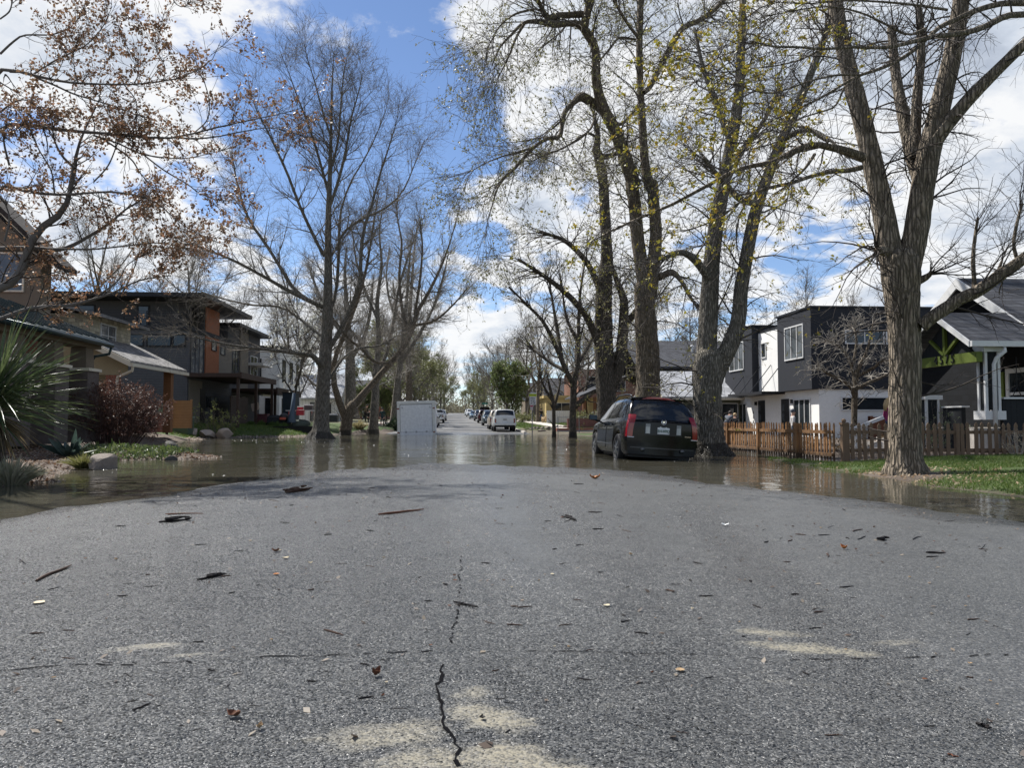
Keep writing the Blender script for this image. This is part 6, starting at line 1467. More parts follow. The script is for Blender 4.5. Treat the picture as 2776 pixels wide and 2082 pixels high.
    b = MB(); patch(b, lambda u, v: c.topp(.03 + .45 * v, (-1 + 2 * u) * .95), 14, 8, .006); b.build('rear_window', CGLASS, e, local=True, smooth=True)
    b = MB(); patch(b, lambda u, v: c.topp(3.05 + .72 * v, (-1 + 2 * u) * .94), 12, 6, .006); b.build('windscreen', CGLASS, e, local=True, smooth=True)
    # roof-edge spoiler with the long red brake light
    b = MB(); vs = []
    for i in range(13):
        q = -1 + i / 6; x = q * .70; zt = 1.735 - .035 * q * q; y = .50 + .05 * q * q
        vs += [(x, y - .03, zt - .055), (x, y - .035, zt - .008), (x, y + .22, zt + .012), (x, y + .22, zt - .05)]
    b.add(vs, [(i*4+j, i*4+(j+1)%4, (i+1)*4+(j+1)%4, (i+1)*4+j) for i in range(12) for j in range(4)] + [(3,2,1,0), (48,49,50,51)]); sp = b.build('spoiler', PAINT, e, local=True, smooth=False)
    b = MB(); vs = []
    for i in range(13):
        q = -1 + i / 6; x = q * .60; zt = 1.735 - .035 * q * q; y = .463 + .05 * q * q
        vs += [(x, y, zt - .050), (x, y, zt - .006), (x, y + .02, zt - .002), (x, y + .02, zt - .05)]
    b.add(vs, [(i*4+j, i*4+(j+1)%4, (i+1)*4+(j+1)%4, (i+1)*4+j) for i in range(12) for j in range(4)] + [(3,2,1,0), (48,49,50,51)]); b.build('brake_light', plain('brake_red', (.30, .006, .012), .2, coat=.4), sp, local=True)
    # tailgate recess with plate, emblem and small lettering
    b = MB(); patch(b, lambda u, v: c.rear((-1 + 2 * u) * .47, .77 + .31 * v), 8, 4, .004); b.build('plate_recess', plain('paint_recess', (.004, .0045, .006), .3), e, local=True)
    b = MB(); b.slab([c.rear(x, z, .016) for x, z in ((-.15, .80), (.15, .80), (.15, .95), (-.15, .95))], (0, .012, 0)); pl = b.build('number_plate', PLATE, e, local=True, bevel=.004)
    yp = float(c.rear(.0, .88, .016)[1])
    b = MB(); z0 = .952
    for x0, pts in ((0, [(-.15, .95), (-.15, .962), (-.10, .968), (-.075, .985), (-.05, .968), (.0, .962), (.04, .966), (.065, .978), (.09, .964), (.15, .958), (.15, .95)]),): b.slab([(x, yp + .004 - .085 * 0 + (.085 - c.bulge * (1 - (x / .9) ** 2)) * 0, z) for x, z in pts], (0, .012, 0))
    b.build('plate_crest', PLATE, pl, local=True)
    text_obj('814-WMQ', 'plate_number', .092, PLATEG, pl, Matrix(((1, 0, 0, 0), (0, 0, -1, yp - .006), (0, 1, 0, .872), (0, 0, 0, 1))) @ Matrix.Diagonal((.72, 1.15, 1, 1)), .003)
    b = MB(); ye = float(c.rear(0, 1.06, .012)[1])
    ring = []
    for i in range(22):
        a = PI * .5 + .55 + (2 * PI - 1.1) * i / 21; ring.append((math.cos(a) * .058, ye, 1.10 + math.sin(a) * .058))
    b.tube(ring, [.006 + .004 * math.sin(PI * i / 21) for i in range(22)], 6)
    b.slab([(x, ye, 1.10 + z) for x, z in ((-.032, .022), (.032, .022), (.034, -.004), (.018, -.022), (0, -.03), (-.018, -.022), (-.034, -.004))], (0, .01, 0)); b.build('emblem', CHROME, e, local=True)
    b = MB()
    for ii in range(7):           # illegible little silver script
        x = .56 + ii * .022; yb = float(c.rear(x, .765, .012)[1]); b.box(x, yb, .757, x + .017, yb + .008, .757 + (.026, .018, .02, .018, .024, .018, .022)[ii])
    b.build('badge', CHROME, e, local=True)
    # bumper lip and step
    b = MB(); patch(b, lambda u, v: c.rear((-1 + 2 * u) * .86, .62 + .05 * v) , 12, 2, .02); b.build('bumper_lip', PAINT, e, local=True, smooth=True)
    b = MB(); patch(b, lambda u, v: c.rear((-1 + 2 * u) * .80, .43 + .03 * v) , 12, 2, .01); b.build('bumper_crease', plain('paint_edge', (.02, .021, .024), .2), e, local=True, smooth=True)
    return e
hero_suv()

# ---- white box trailer
def trailer():
    w2, hgt, L = 1.30, 2.45, 5.2
    e = thing('box_trailer', 'white box trailer standing in the flood on the left of the street', 'trailer', (-2.92, 53.3, -.12), None, (0, math.radians(-1.5), 0))
    PW = plain('trailer_white', (.82, .84, .85), .45); PT = plain('trailer_trim', (.76, .76, .72), .4)
    b = MB(); b.box(-w2 + .06, .03, .1, w2 - .06, L, hgt - .18); b.build('body', PW, e, local=True)
    b = MB(); b.box(-w2, 0, .05, -w2 + .2, .06, hgt - .2); b.box(w2 - .2, 0, .05, w2, .06, hgt - .2); b.build('corner_post', PT, e, local=True)
    b = MB(); b.box(-w2 - .01, -.02, hgt - .2, w2 + .01, L, hgt - .01); b.box(-w2 + .0, .02, hgt - .01, w2, L - .02, hgt + .01); b.build('roof_cap', PT, e, local=True)
    b = MB(); b.box(-w2 + .22, -.005, .34, w2 - .22, .026, hgt - .24); b.build('ramp_door', PW, e, local=True)
    b = MB(); b.box(-w2 + .2, .02, .3, w2 - .2, .035, hgt - .205); b.build('door_seal', BLKPL, e, local=True)
    for x in (-.7, 0, .7):
        b = MB(); b.box(x - .06, -.035, .27, x + .06, -.006, .40); b.build('hinge', plain('latch_grey', (.4, .41, .42), .4), e, local=True)
    b = MB(); b.box(-w2 + .21, -.03, .05, w2 - .21, .0, .31); b.box(-w2 + .21, -.012, .318, w2 - .21, .0, .335); b.build('sill', PW, e, local=True)
    for sx in (-1, 1):
        for z in (1.9, .26):
            b = MB(); b.box(sx * (w2 - .16), -.03, z, sx * (w2 + .0), -.002, z + .085); b.build('marker_lamp', DKRED, e, local=True)
        b = MB(); b.box(sx * .95 - .02, -.03, hgt - .5, sx * .95 + .02, -.006, hgt - .36); b.box(sx * .95 - .02, -.03, hgt - .5, sx * .95 + .07, -.006, hgt - .46); b.build('latch', plain('latch_grey', (.4, .41, .42), .4), e, local=True)
        wheel(e, sx * 1.12, 2.7, .34, .2, sx)
    b = MB(); b.bar((-.7, L, .5), (0, L + 1.1, .45), .08, .1); b.bar((.7, L, .5), (0, L + 1.1, .45), .08, .1); b.build('drawbar', BLKPL, e, local=True)
trailer()
# ---- cars along the far dry street
WHT = carpaint('paint_white', (.62, .63, .62)); CHAMP = carpaint('paint_champagne', (.42, .36, .28)); TEAL = carpaint('paint_teal', (.035, .055, .06)); MAROON = carpaint('paint_maroon', (.045, .012, .016)); BLUE = carpaint('paint_blue', (.10, .15, .19)); DK = carpaint('paint_dark', (.02, .022, .026)); SILV = carpaint('paint_silver', (.38, .39, .40))
FG = 'cars parked along the far dry street'
def park(label, kind, paint, X, Y, facing, **k):
    yaw = 0 if facing == 'away' else PI
    L = shape(kind).L
    return make_car(label, kind, paint, (X, Y if facing == 'away' else Y + L, float(hroad(np.array([X]), np.array([Y + 2]))[0]) + .01), yaw, FG, **k)
park('white pickup with a dark windowed camper shell, nearest on the right of the dry street', 'topper', WHT, 3.62, 61.0, 'away', cat='pickup')
park('champagne sport wagon parked directly ahead of the white camper shell pickup', 'suv', CHAMP, 3.5, 67.4, 'away')
park('dark teal sport wagon facing the flood with its headlamps towards us', 'suv', TEAL, 3.45, 84, 'toward', rails=True)
park('maroon wagon with its tailgate raised behind the teal sport wagon', 'suv', MAROON, 3.35, 101, 'away')
park('blue grey saloon facing the flood far along the right kerb', 'sedan', BLUE, 2.7, 138, 'toward')
park('small white car, farther of the two white cars near the brow of the street', 'suv', WHT, 2.4, 205, 'toward')
park('small white car just behind the blue grey saloon', 'suv', WHT, 2.5, 175, 'toward')
park('black hatchback parked between the maroon wagon and the blue saloon', 'suv', DK, 3.2, 118, 'toward')
park('dark saloon half hidden directly behind the white box trailer', 'sedan', DK, -3.0, 74, 'away')
park('white sport wagon parked on the left between the trailer and the white pickup', 'suv', WHT, -3.1, 83, 'away', rails=True)
park('white open bed pickup seen from behind on the left of the dry street', 'pickup', WHT, -2.95, 102, 'away', cat='pickup')
park('silver car parked beyond the white open bed pickup', 'suv', SILV, -2.9, 120, 'toward')
hm = [o for o in COL.objects if o.get('label', '').startswith('maroon')][0]
b = MB(); b.slab([(-.66, .55, 1.72), (.66, .55, 1.72), (.62, -.45, 2.05), (-.62, -.45, 2.05)], (0, 0, .06)); b.build('raised_tailgate', DK, hm, local=True)
# ------------------------------------------------------------------ background trees (a few designs, copied)
def proto(name, label, group, hgt, spread, seed, bark_m, twig_m, lv, leaf=None, nl=7, low=.25, tr=.28, up=.5):
    r = np.random.default_rng(seed)
    tp = [(0, 0, -.4, tr * 1.35), (0, 0, .3, tr), (r.normal() * .1, r.normal() * .1, hgt * .3, tr * .8), (r.normal() * .25, r.normal() * .25, hgt * .6, tr * .5), (r.normal() * .4, r.normal() * .4, hgt * .97, .02)]
    limbs = [limb(tp, 16)]
    for i in range(nl):
        t = low + (.75 - low) * i / (nl - 1); a = i * 2.4 + r.random(); z0 = hgt * t; rr0 = tr * (1 - t) * .8
        L = spread * (1.05 - .5 * t) * r.uniform(.8, 1.15); dx, dy = math.cos(a), math.sin(a)
        limbs.append(limb([(0, 0, z0, rr0), (dx * L * .4, dy * L * .4, z0 + L * .35 * up * 1.6, rr0 * .75), (dx * L * .75, dy * L * .75, z0 + L * .8 * up * 1.6, rr0 * .45), (dx * L, dy * L, z0 + L * 1.3 * up * 1.6, .02)], 12))
    return tree(name, label, limbs, bark_m, twig_m, lv, seed, group=group, leaf=leaf, base=np.zeros(3), sides=10)[0]
LVF = [dict(dens=2.0, t0=.15, ang=42, angv=14, L=2.6, Lv=(.5, 1.2), taper=.4, k=5, wig=.16, up=.09, rr=.5, rmin=.016, rmax=.05, sides=4), dict(dens=2.6, t0=.15, ang=42, angv=14, L=1.3, Lv=(.5, 1.2), k=4, wig=.2, up=.06, rr=.6, rmin=.013, sides=3), dict(dens=3.0, t0=.2, ang=42, angv=14, L=.7, k=3, wig=.2, up=.04, rr=.7, rmin=.011, sides=3)]
GB = 'bare trees standing back along the street'
def lab(kind, n): return ['%s %s' % (kind, w) for w in n]
PB = proto('bare_tree', 'distant bare street tree with spreading grey branches', GB, 13, 5, 101, BARK_GREY, TWIG, LVF)
PB2 = proto('bare_tree', 'distant bare street tree with steep brown branches', GB, 15, 4, 102, BARK_BROWN, TWIG_PALE, LVF, None, 8, .3, .3, .9)
GO = 'olive budding trees along the left of the dry street'
PO = proto('budding_tree', 'budding olive green tree on the left of the dry street', GO, 11, 4.5, 103, BARK_GREY, TWIG, LVF, (OLIVE, 5, .13, .3, .9, 'leaves', True))
GF = 'fresh green trees on the far right'
PFt = proto('green_tree', 'round fresh green tree beside the right sidewalk, behind the white pickup', GF, 4.8, 2.0, 104, BARK_DARK, TWIG, [dict(LVF[0], dens=6, L=1.3, rmax=.03), dict(LVF[1], dens=5, L=.7), dict(LVF[2], dens=4, L=.4)], (FRESH, 6, .11, .18, 1.0, 'leaves', True), 9, .15, .14, 1.0)
PW = proto('blossom_tree', 'white blossoming pear tree in front of the white house on the left', None, 7.5, 2.2, 105, BARK_DARK, TWIG_DARK, [dict(LVF[0], dens=3, L=1.4, rmax=.03), dict(LVF[1], dens=3, L=.8), dict(LVF[2], dens=3, L=.4)], (WHITEB, 4, .09, .15, .65, 'blossom', True), 8, .2, .12, 1.0)
def put(src, lst, labels=None):
    for i, q in enumerate(lst):
        x, y, s, a = q[:4]
        o = src if i == 0 else copy_tree(src)
        o.location = (x, y, Hs(x, y) - .05); o.scale = (s, s, s * (q[4] if len(q) > 4 else 1)); o.rotation_euler.z = a
        if labels and i < len(labels): o['label'] = labels[i]
put(PB, [(-7.5, 96, 1.0, 0), (-24, 70, 1.15, 1), (-14, 82, .95, 2), (7.2, 118, .95, 3), (-6.5, 150, 1.05, 4), (6.8, 155, 1.0, 5), (16, 112, 1.0, 1.5), (-22, 100, 1.2, .4), (12.5, 130, 1.1, 2.2), (-30, 84, 1.2, 2.9), (24, 78, .95, .8), (30, 64, .9, 1.7), (6.2, 200, 1.1, .3), (-5.4, 215, 1.2, 2.4), (19, 74, .85, 2.1), (-6.3, 185, 1.1, 1.2), (5.6, 240, 1.2, 4.2), (9, 100, .9, 2.0)])
put(PB2, [(8.6, 84, .78, 0), (-9, 112, 1.0, 1), (-19, 92, .95, 2), (-12, 120, 1.0, 3), (14, 90, .9, 4), (21, 105, 1.0, 5), (-15, 140, 1.1, 1.1), (10.5, 165, 1.0, 2.5), (-8.5, 175, 1.0, .7), (9, 205, 1.1, 1.9), (-5.0, 260, 1.2, 3.3), (5.2, 285, 1.2, .5), (12, 72, .62, 1.3), (-28, 62, 1.05, 4.4)])
put(PO, [(-6.8, 88, .85, 0), (-6.4, 108, .8, 1), (-6.6, 128, .85, 2), (-9.5, 98, .8, 3), (-6.0, 160, .85, 4), (-5.6, 195, .9, 5), (-5.0, 240, 1.0, .6), (5.4, 175, .75, 1.2), (5.2, 215, .85, 2.6), (-10.5, 125, .8, .9), (4.9, 260, .9, 3.0)])
put(PFt, [(6.6, 96, 1.1, 0), (-8.6, 92, .75, 1), (-9.6, 80, .55, 2.2)], ['round fresh green tree beside the right sidewalk, behind the white pickup', 'yellow green tree behind the people on the left, nearer the trailer', 'low yellow green tree behind the man in shorts'])
PW.location = (-12.8, 61, Hs(-12.8, 61)); 
pw2 = copy_tree(PW); pw2.location = (5.6, 118, Hs(5.6, 118)); pw2.scale = (.5, .5, .45); pw2['label'] = 'small white blossoming tree left of the round green tree'
# far end of the street: one mass of bare and olive trees closing the view
pos = []
r = np.random.default_rng(55)
for i in range(2600):
    x = r.normal() * 26; y = r.uniform(315, 380); pos.append((x, y, 3.4 + abs(r.normal()) * (3.8 if abs(x) < 4 else 6.0)))
for i in range(700):
    pos.append((r.normal() * 5 - .5, r.uniform(330, 375), 3.2 + r.uniform(0, 3.8)))
pos = np.array(pos)
tk = []
for i in range(70):
    x, y = r.uniform(-45, 45), r.uniform(315, 375); h_ = r.uniform(7, 13)
    tk.append(tubes(np.array([[(x, y, 1.5), (x + r.normal() * .3, y, 1.5 + h_ * .5), (x + r.normal(), y, 1.5 + h_)]]), np.array([[.3, .2, .03]]), 5))
    for k in range(16):
        z0 = 3 + r.uniform(.15, .8) * h_; a = r.uniform(0, 6.28); L = r.uniform(1.5, 4)
        tk.append(tubes(np.array([[(x, y, z0), (x + math.cos(a) * L * .5, y + math.sin(a) * L * .5, z0 + L * .45), (x + math.cos(a) * L, y + math.sin(a) * L, z0 + L)]]), np.array([[.09, .06, .02]]), 3))
V, Fc = join(tk)
FM = leafmat('far_foliage', (.14, .12, .08), (.20, .18, .12), (.22, .23, .13))
tl = link('far_trees', np_mesh('far_trees', V, Fc, TWIG)); tag(tl, 'grey wood of bare trees closing the far end of the street', 'trees', kind='stuff')
lv_ = leaves_mesh('foliage', pos, np.tile([0, 0, 1.0], (len(pos), 1)), FM, tl, .5, 3, 1.5, r)
# trees behind the houses, left and right, as one far wood
tk = []
for i in range(46):
    sx = 1 if i % 2 else -1
    x = sx * r.uniform(34, 80); y = r.uniform(70, 150); h_ = r.uniform(7, 11); z_ = 0
    tk.append(tubes(np.array([[(x, y, 0), (x + r.normal() * .3, y, h_ * .5), (x + r.normal(), y, h_)]]), np.array([[.3, .2, .03]]), 5))
    for k in range(26):
        z0 = r.uniform(.2, .85) * h_; a = r.uniform(0, 6.28); L = r.uniform(1.2, 3.6)
        tk.append(tubes(np.array([[(x, y, z0), (x + math.cos(a) * L * .5, y + math.sin(a) * L * .5, z0 + L * .45), (x + math.cos(a) * L, y + math.sin(a) * L, z0 + L)]]), np.array([[.07, .045, .015]]), 3))
        for q in range(5):
            b0 = np.array([x + math.cos(a) * L * .5, y + math.sin(a) * L * .5, z0 + L * .45]); dd = unit(r.normal(size=3) + np.array([0, 0, .6])) * r.uniform(.5, 1.4)
            tk.append(tubes(np.array([[b0, b0 + dd * .5, b0 + dd]]), np.array([[.025, .02, .01]]), 3))
V, Fc = join(tk)
tag(link('far_wood', np_mesh('far_wood', V, Fc, TWIG)), 'distant bare trees behind the rooftops', 'trees', kind='stuff')

# ------------------------------------------------------------------ near plants
def blades(name, base, tips, wid, mat, parent, r, seg=5, sag=.25, local=False, fold=.3):
    """sword leaves from base points to tips, sagging; base,tips [n,3]"""
    n = len(base); t = np.linspace(0, 1, seg)[None, :, None]
    L = np.linalg.norm(tips - base, axis=1)
    C = base[:, None] * (1 - t) + tips[:, None] * t
    C[:, :, 2] += (sag * L)[:, None] * (t[..., 0] * (1 - t[..., 0]))
    d = unit(tips - base); s = unit(np.cross(d, np.array([0, 0, 1.0]) + r.normal(size=(n, 3)) * .4)); up = np.cross(s, d)
    w = (wid * r.uniform(.7, 1.2, n))[:, None] * (np.array([.55, 1, .9, .6, .03]) if seg == 5 else np.linspace(1, .05, seg))[None, :]
    A = C + s[:, None] * w[..., None] * .5 + up[:, None] * w[..., None] * fold; B = C - s[:, None] * w[..., None] * .5 + up[:, None] * w[..., None] * fold
    V = np.stack([A, C, B], 2).reshape(-1, 3); bb = (np.arange(n)[:, None] * seg + np.arange(seg - 1)[None, :]) * 3; bb = bb.ravel()
    F1 = np.stack([bb, bb + 1, bb + 4, bb + 3], 1); F2 = np.stack([bb + 1, bb + 2, bb + 5, bb + 4], 1)
    return link(name, np_mesh(name, V, np.concatenate([F1, F2]), mat), parent, local)
r = np.random.default_rng(77)
YUC = leafmat('yucca_green', (.045, .075, .03), (.085, .12, .05), (.16, .18, .08), .35)
YUCD = leafmat('yucca_dead', (.12, .09, .05), (.20, .16, .09), (.26, .22, .14), .8)
yc = P(-15, 1085, 12.4)
e = thing('yucca', 'tall spiky green yucca rising at the left edge', 'plant', (yc[0], yc[1], Hs(yc[0], yc[1])))
n = 330; a = r.uniform(0, 2 * PI, n); el = np.arcsin(np.clip(r.uniform(-.45, 1.0, n), -1, 1)); L = r.uniform(.95, 1.42, n)
d = np.stack([np.cos(a) * np.cos(el), np.sin(a) * np.cos(el), np.sin(el)], 1)
bs = yc + d * .12 + np.stack([np.zeros(n), np.zeros(n), r.uniform(-.25, .25, n)], 1)
blades('leaves', bs, bs + d * L[:, None], np.full(n, .036), YUC, e, r, sag=.10)
n = 90; a = r.uniform(0, 2 * PI, n); el = r.uniform(-1.2, -.5, n); d = np.stack([np.cos(a) * np.cos(el), np.sin(a) * np.cos(el), np.sin(el)], 1)
bs = yc + d * .1 - np.array([0, 0, .2]); blades('dead_leaves', bs, bs + d * r.uniform(.5, .95, n)[:, None], np.full(n, .035), YUCD, e, r, sag=.1)
b = MB(); b.tube([(yc[0], yc[1], Hs(yc[0], yc[1]) - .1), (yc[0], yc[1], .6), (yc[0], yc[1], 1.25)], [.2, .16, .12], 12); b.build('trunk', BARK_DARK, e)
# agave
ac = G(190, 1226, .22); e = thing('agave', 'dark blue green agave with broad pointed leaves behind the mossy rock', 'plant', (ac[0], ac[1], Hs(ac[0], ac[1])))
n = 22; a = r.uniform(0, 2 * PI, n); el = r.uniform(.2, 1.3, n); d = np.stack([np.cos(a) * np.cos(el), np.sin(a) * np.cos(el), np.sin(el)], 1); ac[2] = Hs(ac[0], ac[1]) + .02
blades('leaves', ac + d * .05, ac + d * r.uniform(.45, .75, n)[:, None], np.full(n, .17), leafmat('agave_blue', (.035, .06, .05), (.06, .09, .075), (.11, .14, .11), .4), e, r, sag=-.1, fold=.18)
# multi stemmed shrubs
def shrub(name, label, c, hgt, wid, nst, stem_m, leaf, seed, cat='shrub', lv=None, group=None, flare=.12, stemr=.012):
    r = np.random.default_rng(seed); z0 = Hs(c[0], c[1]) - .05
    e = thing(name, label, cat, (c[0], c[1], z0), group)
    Pn = np.empty((nst, 8, 3)); Rn = np.empty((nst, 8))
    for i in range(nst):
        a = r.uniform(0, 2 * PI); q = math.sqrt(r.random()); ex = q * wid / 2 * r.uniform(.8, 1.1); hh = hgt * (1 - .35 * q * q) * r.uniform(.8, 1.05)
        b0 = np.array([c[0] + math.cos(a) * flare * q, c[1] + math.sin(a) * flare * q, z0]); t = np.linspace(0, 1, 8)
        Pn[i] = b0 + np.stack([math.cos(a) * ex * t ** .8, math.sin(a) * ex * t ** .8, hh * t], 1) + r.normal(size=(8, 3)) * .02 * hgt * t[:, None]
        Rn[i] = stemr * (1 - t * .75) * r.uniform(.7, 1.3)
    V, Fc = tubes(Pn, Rn, 5); link('stems', np_mesh('stems', V, Fc, stem_m), e)
    keep = []; cur = (Pn, Rn)
    for l in lv: cur = grow(cur[0], cur[1], r, **l); keep.append(cur)
    V, Fc = join([tubes(k[0], k[1], 3) for k in keep]); link('twigs', np_mesh('twigs', V, Fc, stem_m), e)
    if leaf:
        m, per, size, spread, frac = leaf; Pt = keep[-1][0]; Pt = Pt[r.random(len(Pt)) < frac]
        leaves_mesh('leaves', np.concatenate([Pt[:, -1], Pt[:, 1]]), np.tile(unit(Pt[:, -1] - Pt[:, 0]), (2, 1)), m, e, size, per, spread, r)
    return e
REDTW = pm('twig_red', (.085, .055, .048), .8, .3, 8)
c = G(300, 1215, .12)
shrub('red_shrub', 'dense reddish brown twiggy shrub on the flooded left bank', (c[0], c[1]), 2.4, 2.9, 170, REDTW, (REDL, 4, .034, .06, 1.0), 201, lv=[dict(dens=7, t0=.35, ang=35, L=.5, k=4, wig=.2, up=.05, rr=.6, rmin=.004), dict(dens=7, t0=.2, ang=40, L=.22, k=3, wig=.25, rr=.7, rmin=.003)], flare=.35)
c = P(588, 1150, 44.5)
shrub('leafy_shrub', 'upright yellow green leafy shrub in front of the dark slat screen', (c[0], c[1]), 2.0, 2.4, 40, TWIG, (leafmat('leaves_yellowish', (.13, .15, .04), (.20, .22, .07), (.28, .28, .10)), 4, .07, .1, .8), 202, lv=[dict(dens=3, t0=.3, ang=35, L=.5, k=4, wig=.2, up=.05, rr=.6, rmin=.006), dict(dens=4, t0=.2, ang=40, L=.25, k=3, wig=.25, rr=.7, rmin=.005)], flare=.25)
c = P(1078, 1160, 66)
shrub('evergreen_bush', 'dark green bush between the slim trunk and the white trailer', (c[0], c[1]), 1.15, 1.9, 40, TWIG_DARK, (leafmat('leaves_dark', (.03, .055, .02), (.05, .085, .03), (.09, .13, .05)), 5, .09, .12, 1), 203, lv=[dict(dens=5, t0=.1, ang=40, L=.4, k=3, wig=.2, rr=.6, rmin=.006), dict(dens=5, t0=.1, ang=45, L=.25, k=3, wig=.2, rr=.6, rmin=.005)], flare=.3)
PALEL = leafmat('leaves_pale_dry', (.26, .23, .15), (.36, .32, .22), (.30, .24, .18))
c = P(2760, 1240, 16.9)
shrub('dry_shrub', 'pale dry twiggy shrub before the picket fence at the right edge', (c[0], c[1]), .72, .7, 26, TWIG_PALE, (PALEL, 3, .02, .03, .5), 204, lv=[dict(dens=7, t0=.3, ang=40, L=.2, k=3, wig=.2, rr=.6, rmin=.002), dict(dens=9, t0=.2, ang=45, L=.08, k=3, wig=.2, rr=.6, rmin=.0018)], flare=.08, stemr=.005)
c = P(2530, 1200, 19.0)
shrub('rose_bush', 'straggly green rose bush behind the fence right of the thickest trunk', (c[0], c[1]), 1.35, 1.1, 22, TWIG, (leafmat('leaves_sage', (.09, .12, .05), (.15, .18, .09), (.22, .24, .13)), 3, .03, .05, .7), 205, lv=[dict(dens=5, t0=.2, ang=45, L=.4, k=4, wig=.25, up=-.03, rr=.6, rmin=.003), dict(dens=7, t0=.2, ang=45, L=.15, k=3, wig=.2, rr=.6, rmin=.0025)], flare=.15, stemr=.007)
for i, (px, Y, h_, w_, lb) in enumerate([(2070, 26.5, .7, 1.6, 'brown dead shrub behind the orange fence, nearest the twin trunk'), (2180, 23, .75, 1.5, 'brown dead shrub behind the middle of the orange fence'), (2300, 20.5, .7, 1.3, 'brown dead shrub behind the near end of the orange fence')]):
    c = P(px, 1180, Y); c[0] = max(c[0], 9.3)
    shrub('dead_shrub', lb, (c[0], c[1]), h_, w_, 26, TWIG, (leafmat('leaves_dead', (.16, .10, .05), (.24, .17, .09), (.30, .24, .15)), 3, .04, .05, .6), 210 + i, lv=[dict(dens=5, t0=.1, ang=45, L=.3, k=3, wig=.25, rr=.6, rmin=.004), dict(dens=6, t0=.2, ang=45, L=.14, k=3, wig=.2, rr=.6, rmin=.003)], flare=.25, stemr=.006)
for i, (px, Y, lb) in enumerate([(1385, 100, 'grey green bush under the round green tree'), (1430, 88, 'dark bush left of the white board fence'), (1590, 62, 'green bush before the pale board fence')]):
    c = P(px, 1150, Y)
    shrub('garden_bush', lb, (c[0], c[1]), 1.2, 2.2, 30, TWIG, (OLIVE, 4, .10, .15, 1), 220 + i, lv=[dict(dens=4, t0=.1, ang=40, L=.5, k=3, wig=.2, rr=.6, rmin=.008), dict(dens=4, t0=.1, ang=45, L=.3, k=3, wig=.2, rr=.6, rmin=.007)], flare=.4)
# grass tufts
GREEN_T = leafmat('tuft_green', (.05, .10, .02), (.09, .16, .035), (.16, .22, .06)); STRAW = leafmat('tuft_straw', (.30, .26, .14), (.38, .33, .18), (.22, .22, .11)); MOSS = leafmat('tuft_moss', (.12, .13, .04), (.19, .19, .07), (.27, .25, .11))
def tuft(label, c, rad, hgt, mat, n, seed, name='grass_tuft', group=None, z=None, out=.8):
    r = np.random.default_rng(seed); z0 = Hs(c[0], c[1]) if z is None else z
    e = thing(name, label, 'grass', (c[0], c[1], z0), group)
    a = r.uniform(0, 2 * PI, n); q = np.sqrt(r.random(n)); b0 = np.stack([c[0] + np.cos(a) * rad * .35 * q, c[1] + np.sin(a) * rad * .35 * q, np.full(n, z0 - .02)], 1)
    tp = b0 + np.stack([np.cos(a) * rad * out * q, np.sin(a) * rad * out * q, hgt * (1.05 - .6 * q) * r.uniform(.7, 1.1, n)], 1)
    blades('blades', b0, tp, np.full(n, rad * .045), mat, e, r, sag=.5); return e
lb = ['leftmost', 'second from the left', 'third from the left', 'fourth from the left', 'fourth from the right', 'third from the right', 'second from the right', 'rightmost']
for i, px in enumerate([679, 709, 737, 752, 770, 789, 823, 840]):
    c = P(px, 1150, 51.5 + (i % 3) * .7); tuft('green grass clump in the white gravel bed, %s of eight' % lb[i], c, .34, .5 if i % 2 else .42, GREEN_T, 220, 300 + i, group='green grass clumps in the white gravel bed')
c = P(975, 1165, 60); tuft('straw coloured ornamental grass between the forked tree and the next trunk', c, .8, .8, STRAW, 300, 320)
c = P(1010, 1168, 61); tuft('golden dry grass beside the slim grey trunk', c, .5, .45, STRAW, 200, 321)
c = G(225, 1268, .03); tuft('mossy green grass tuft drooping over the pale rock', (c[0], c[1]), .36, .34, MOSS, 420, 322, z=.03, out=1.1)
c = P(30, 1250, 12.2); tuft('pale feathery grass under the yucca', (c[0], c[1]), .5, .5, leafmat('tuft_pale', (.34, .33, .24), (.42, .40, .30), (.20, .22, .12)), 500, 323)
c = G(545, 1225, .05); e = tuft('low olive green succulent clump at the tip of the flooded bank', (c[0] + .1, c[1] + .15), .6, .28, leafmat('sedum', (.08, .09, .03), (.14, .15, .06), (.20, .19, .10)), 260, 324, name='succulent_clump')
# ground cover on the bank
def litter(name, label, pts, mat, size, r, kind='stuff', flat=.5, lift=.012, cat='leaves'):
    n = len(pts); a = r.uniform(0, 2 * PI, n); s = size * r.uniform(.4, 1.4, n)
    u = np.stack([np.cos(a), np.sin(a), r.normal(size=n) * flat], 1); v = np.stack([-np.sin(a), np.cos(a), r.normal(size=n) * flat], 1)
    c = pts + np.array([0, 0, lift]); s_ = s[:, None]
    V = np.stack([c - u * s_, c - v * s_ * .45 + np.array([0, 0, .15]) * s_, c + u * s_, c + v * s_ * .5], 1).reshape(-1, 3)
    o = link(name, np_mesh(name, V, np.arange(n * 4).reshape(n, 4), mat)); return tag(o, label, cat, kind=kind)
def scatter(n, x0, x1, y0, y1, cond, r):
    x = r.uniform(x0, x1, n * 3); y = r.uniform(y0, y1, n * 3); z = H(x, y); k = cond(x, y, z); P3 = np.stack([x, y, z], 1)[k]; return P3[:n]
LIT = leafmat('litter', (.05, .028, .018), (.17, .10, .06), (.46, .38, .30), .8)
litter('leaf_litter', 'brown leaves and pale wood chips washed onto the near left bank', scatter(9000, -12, -6.3, 9, 23, lambda x, y, z: (z > -.005) & (z < .40), r), LIT, .045, r)
litter('pale_debris', 'pale debris caught along the left waterline', scatter(1600, -12, -6.3, 9, 23, lambda x, y, z: (np.abs(z) < .035), r), leafmat('debris_pale', (.22, .17, .14), (.36, .30, .26), (.46, .42, .37), .7), .035, r)
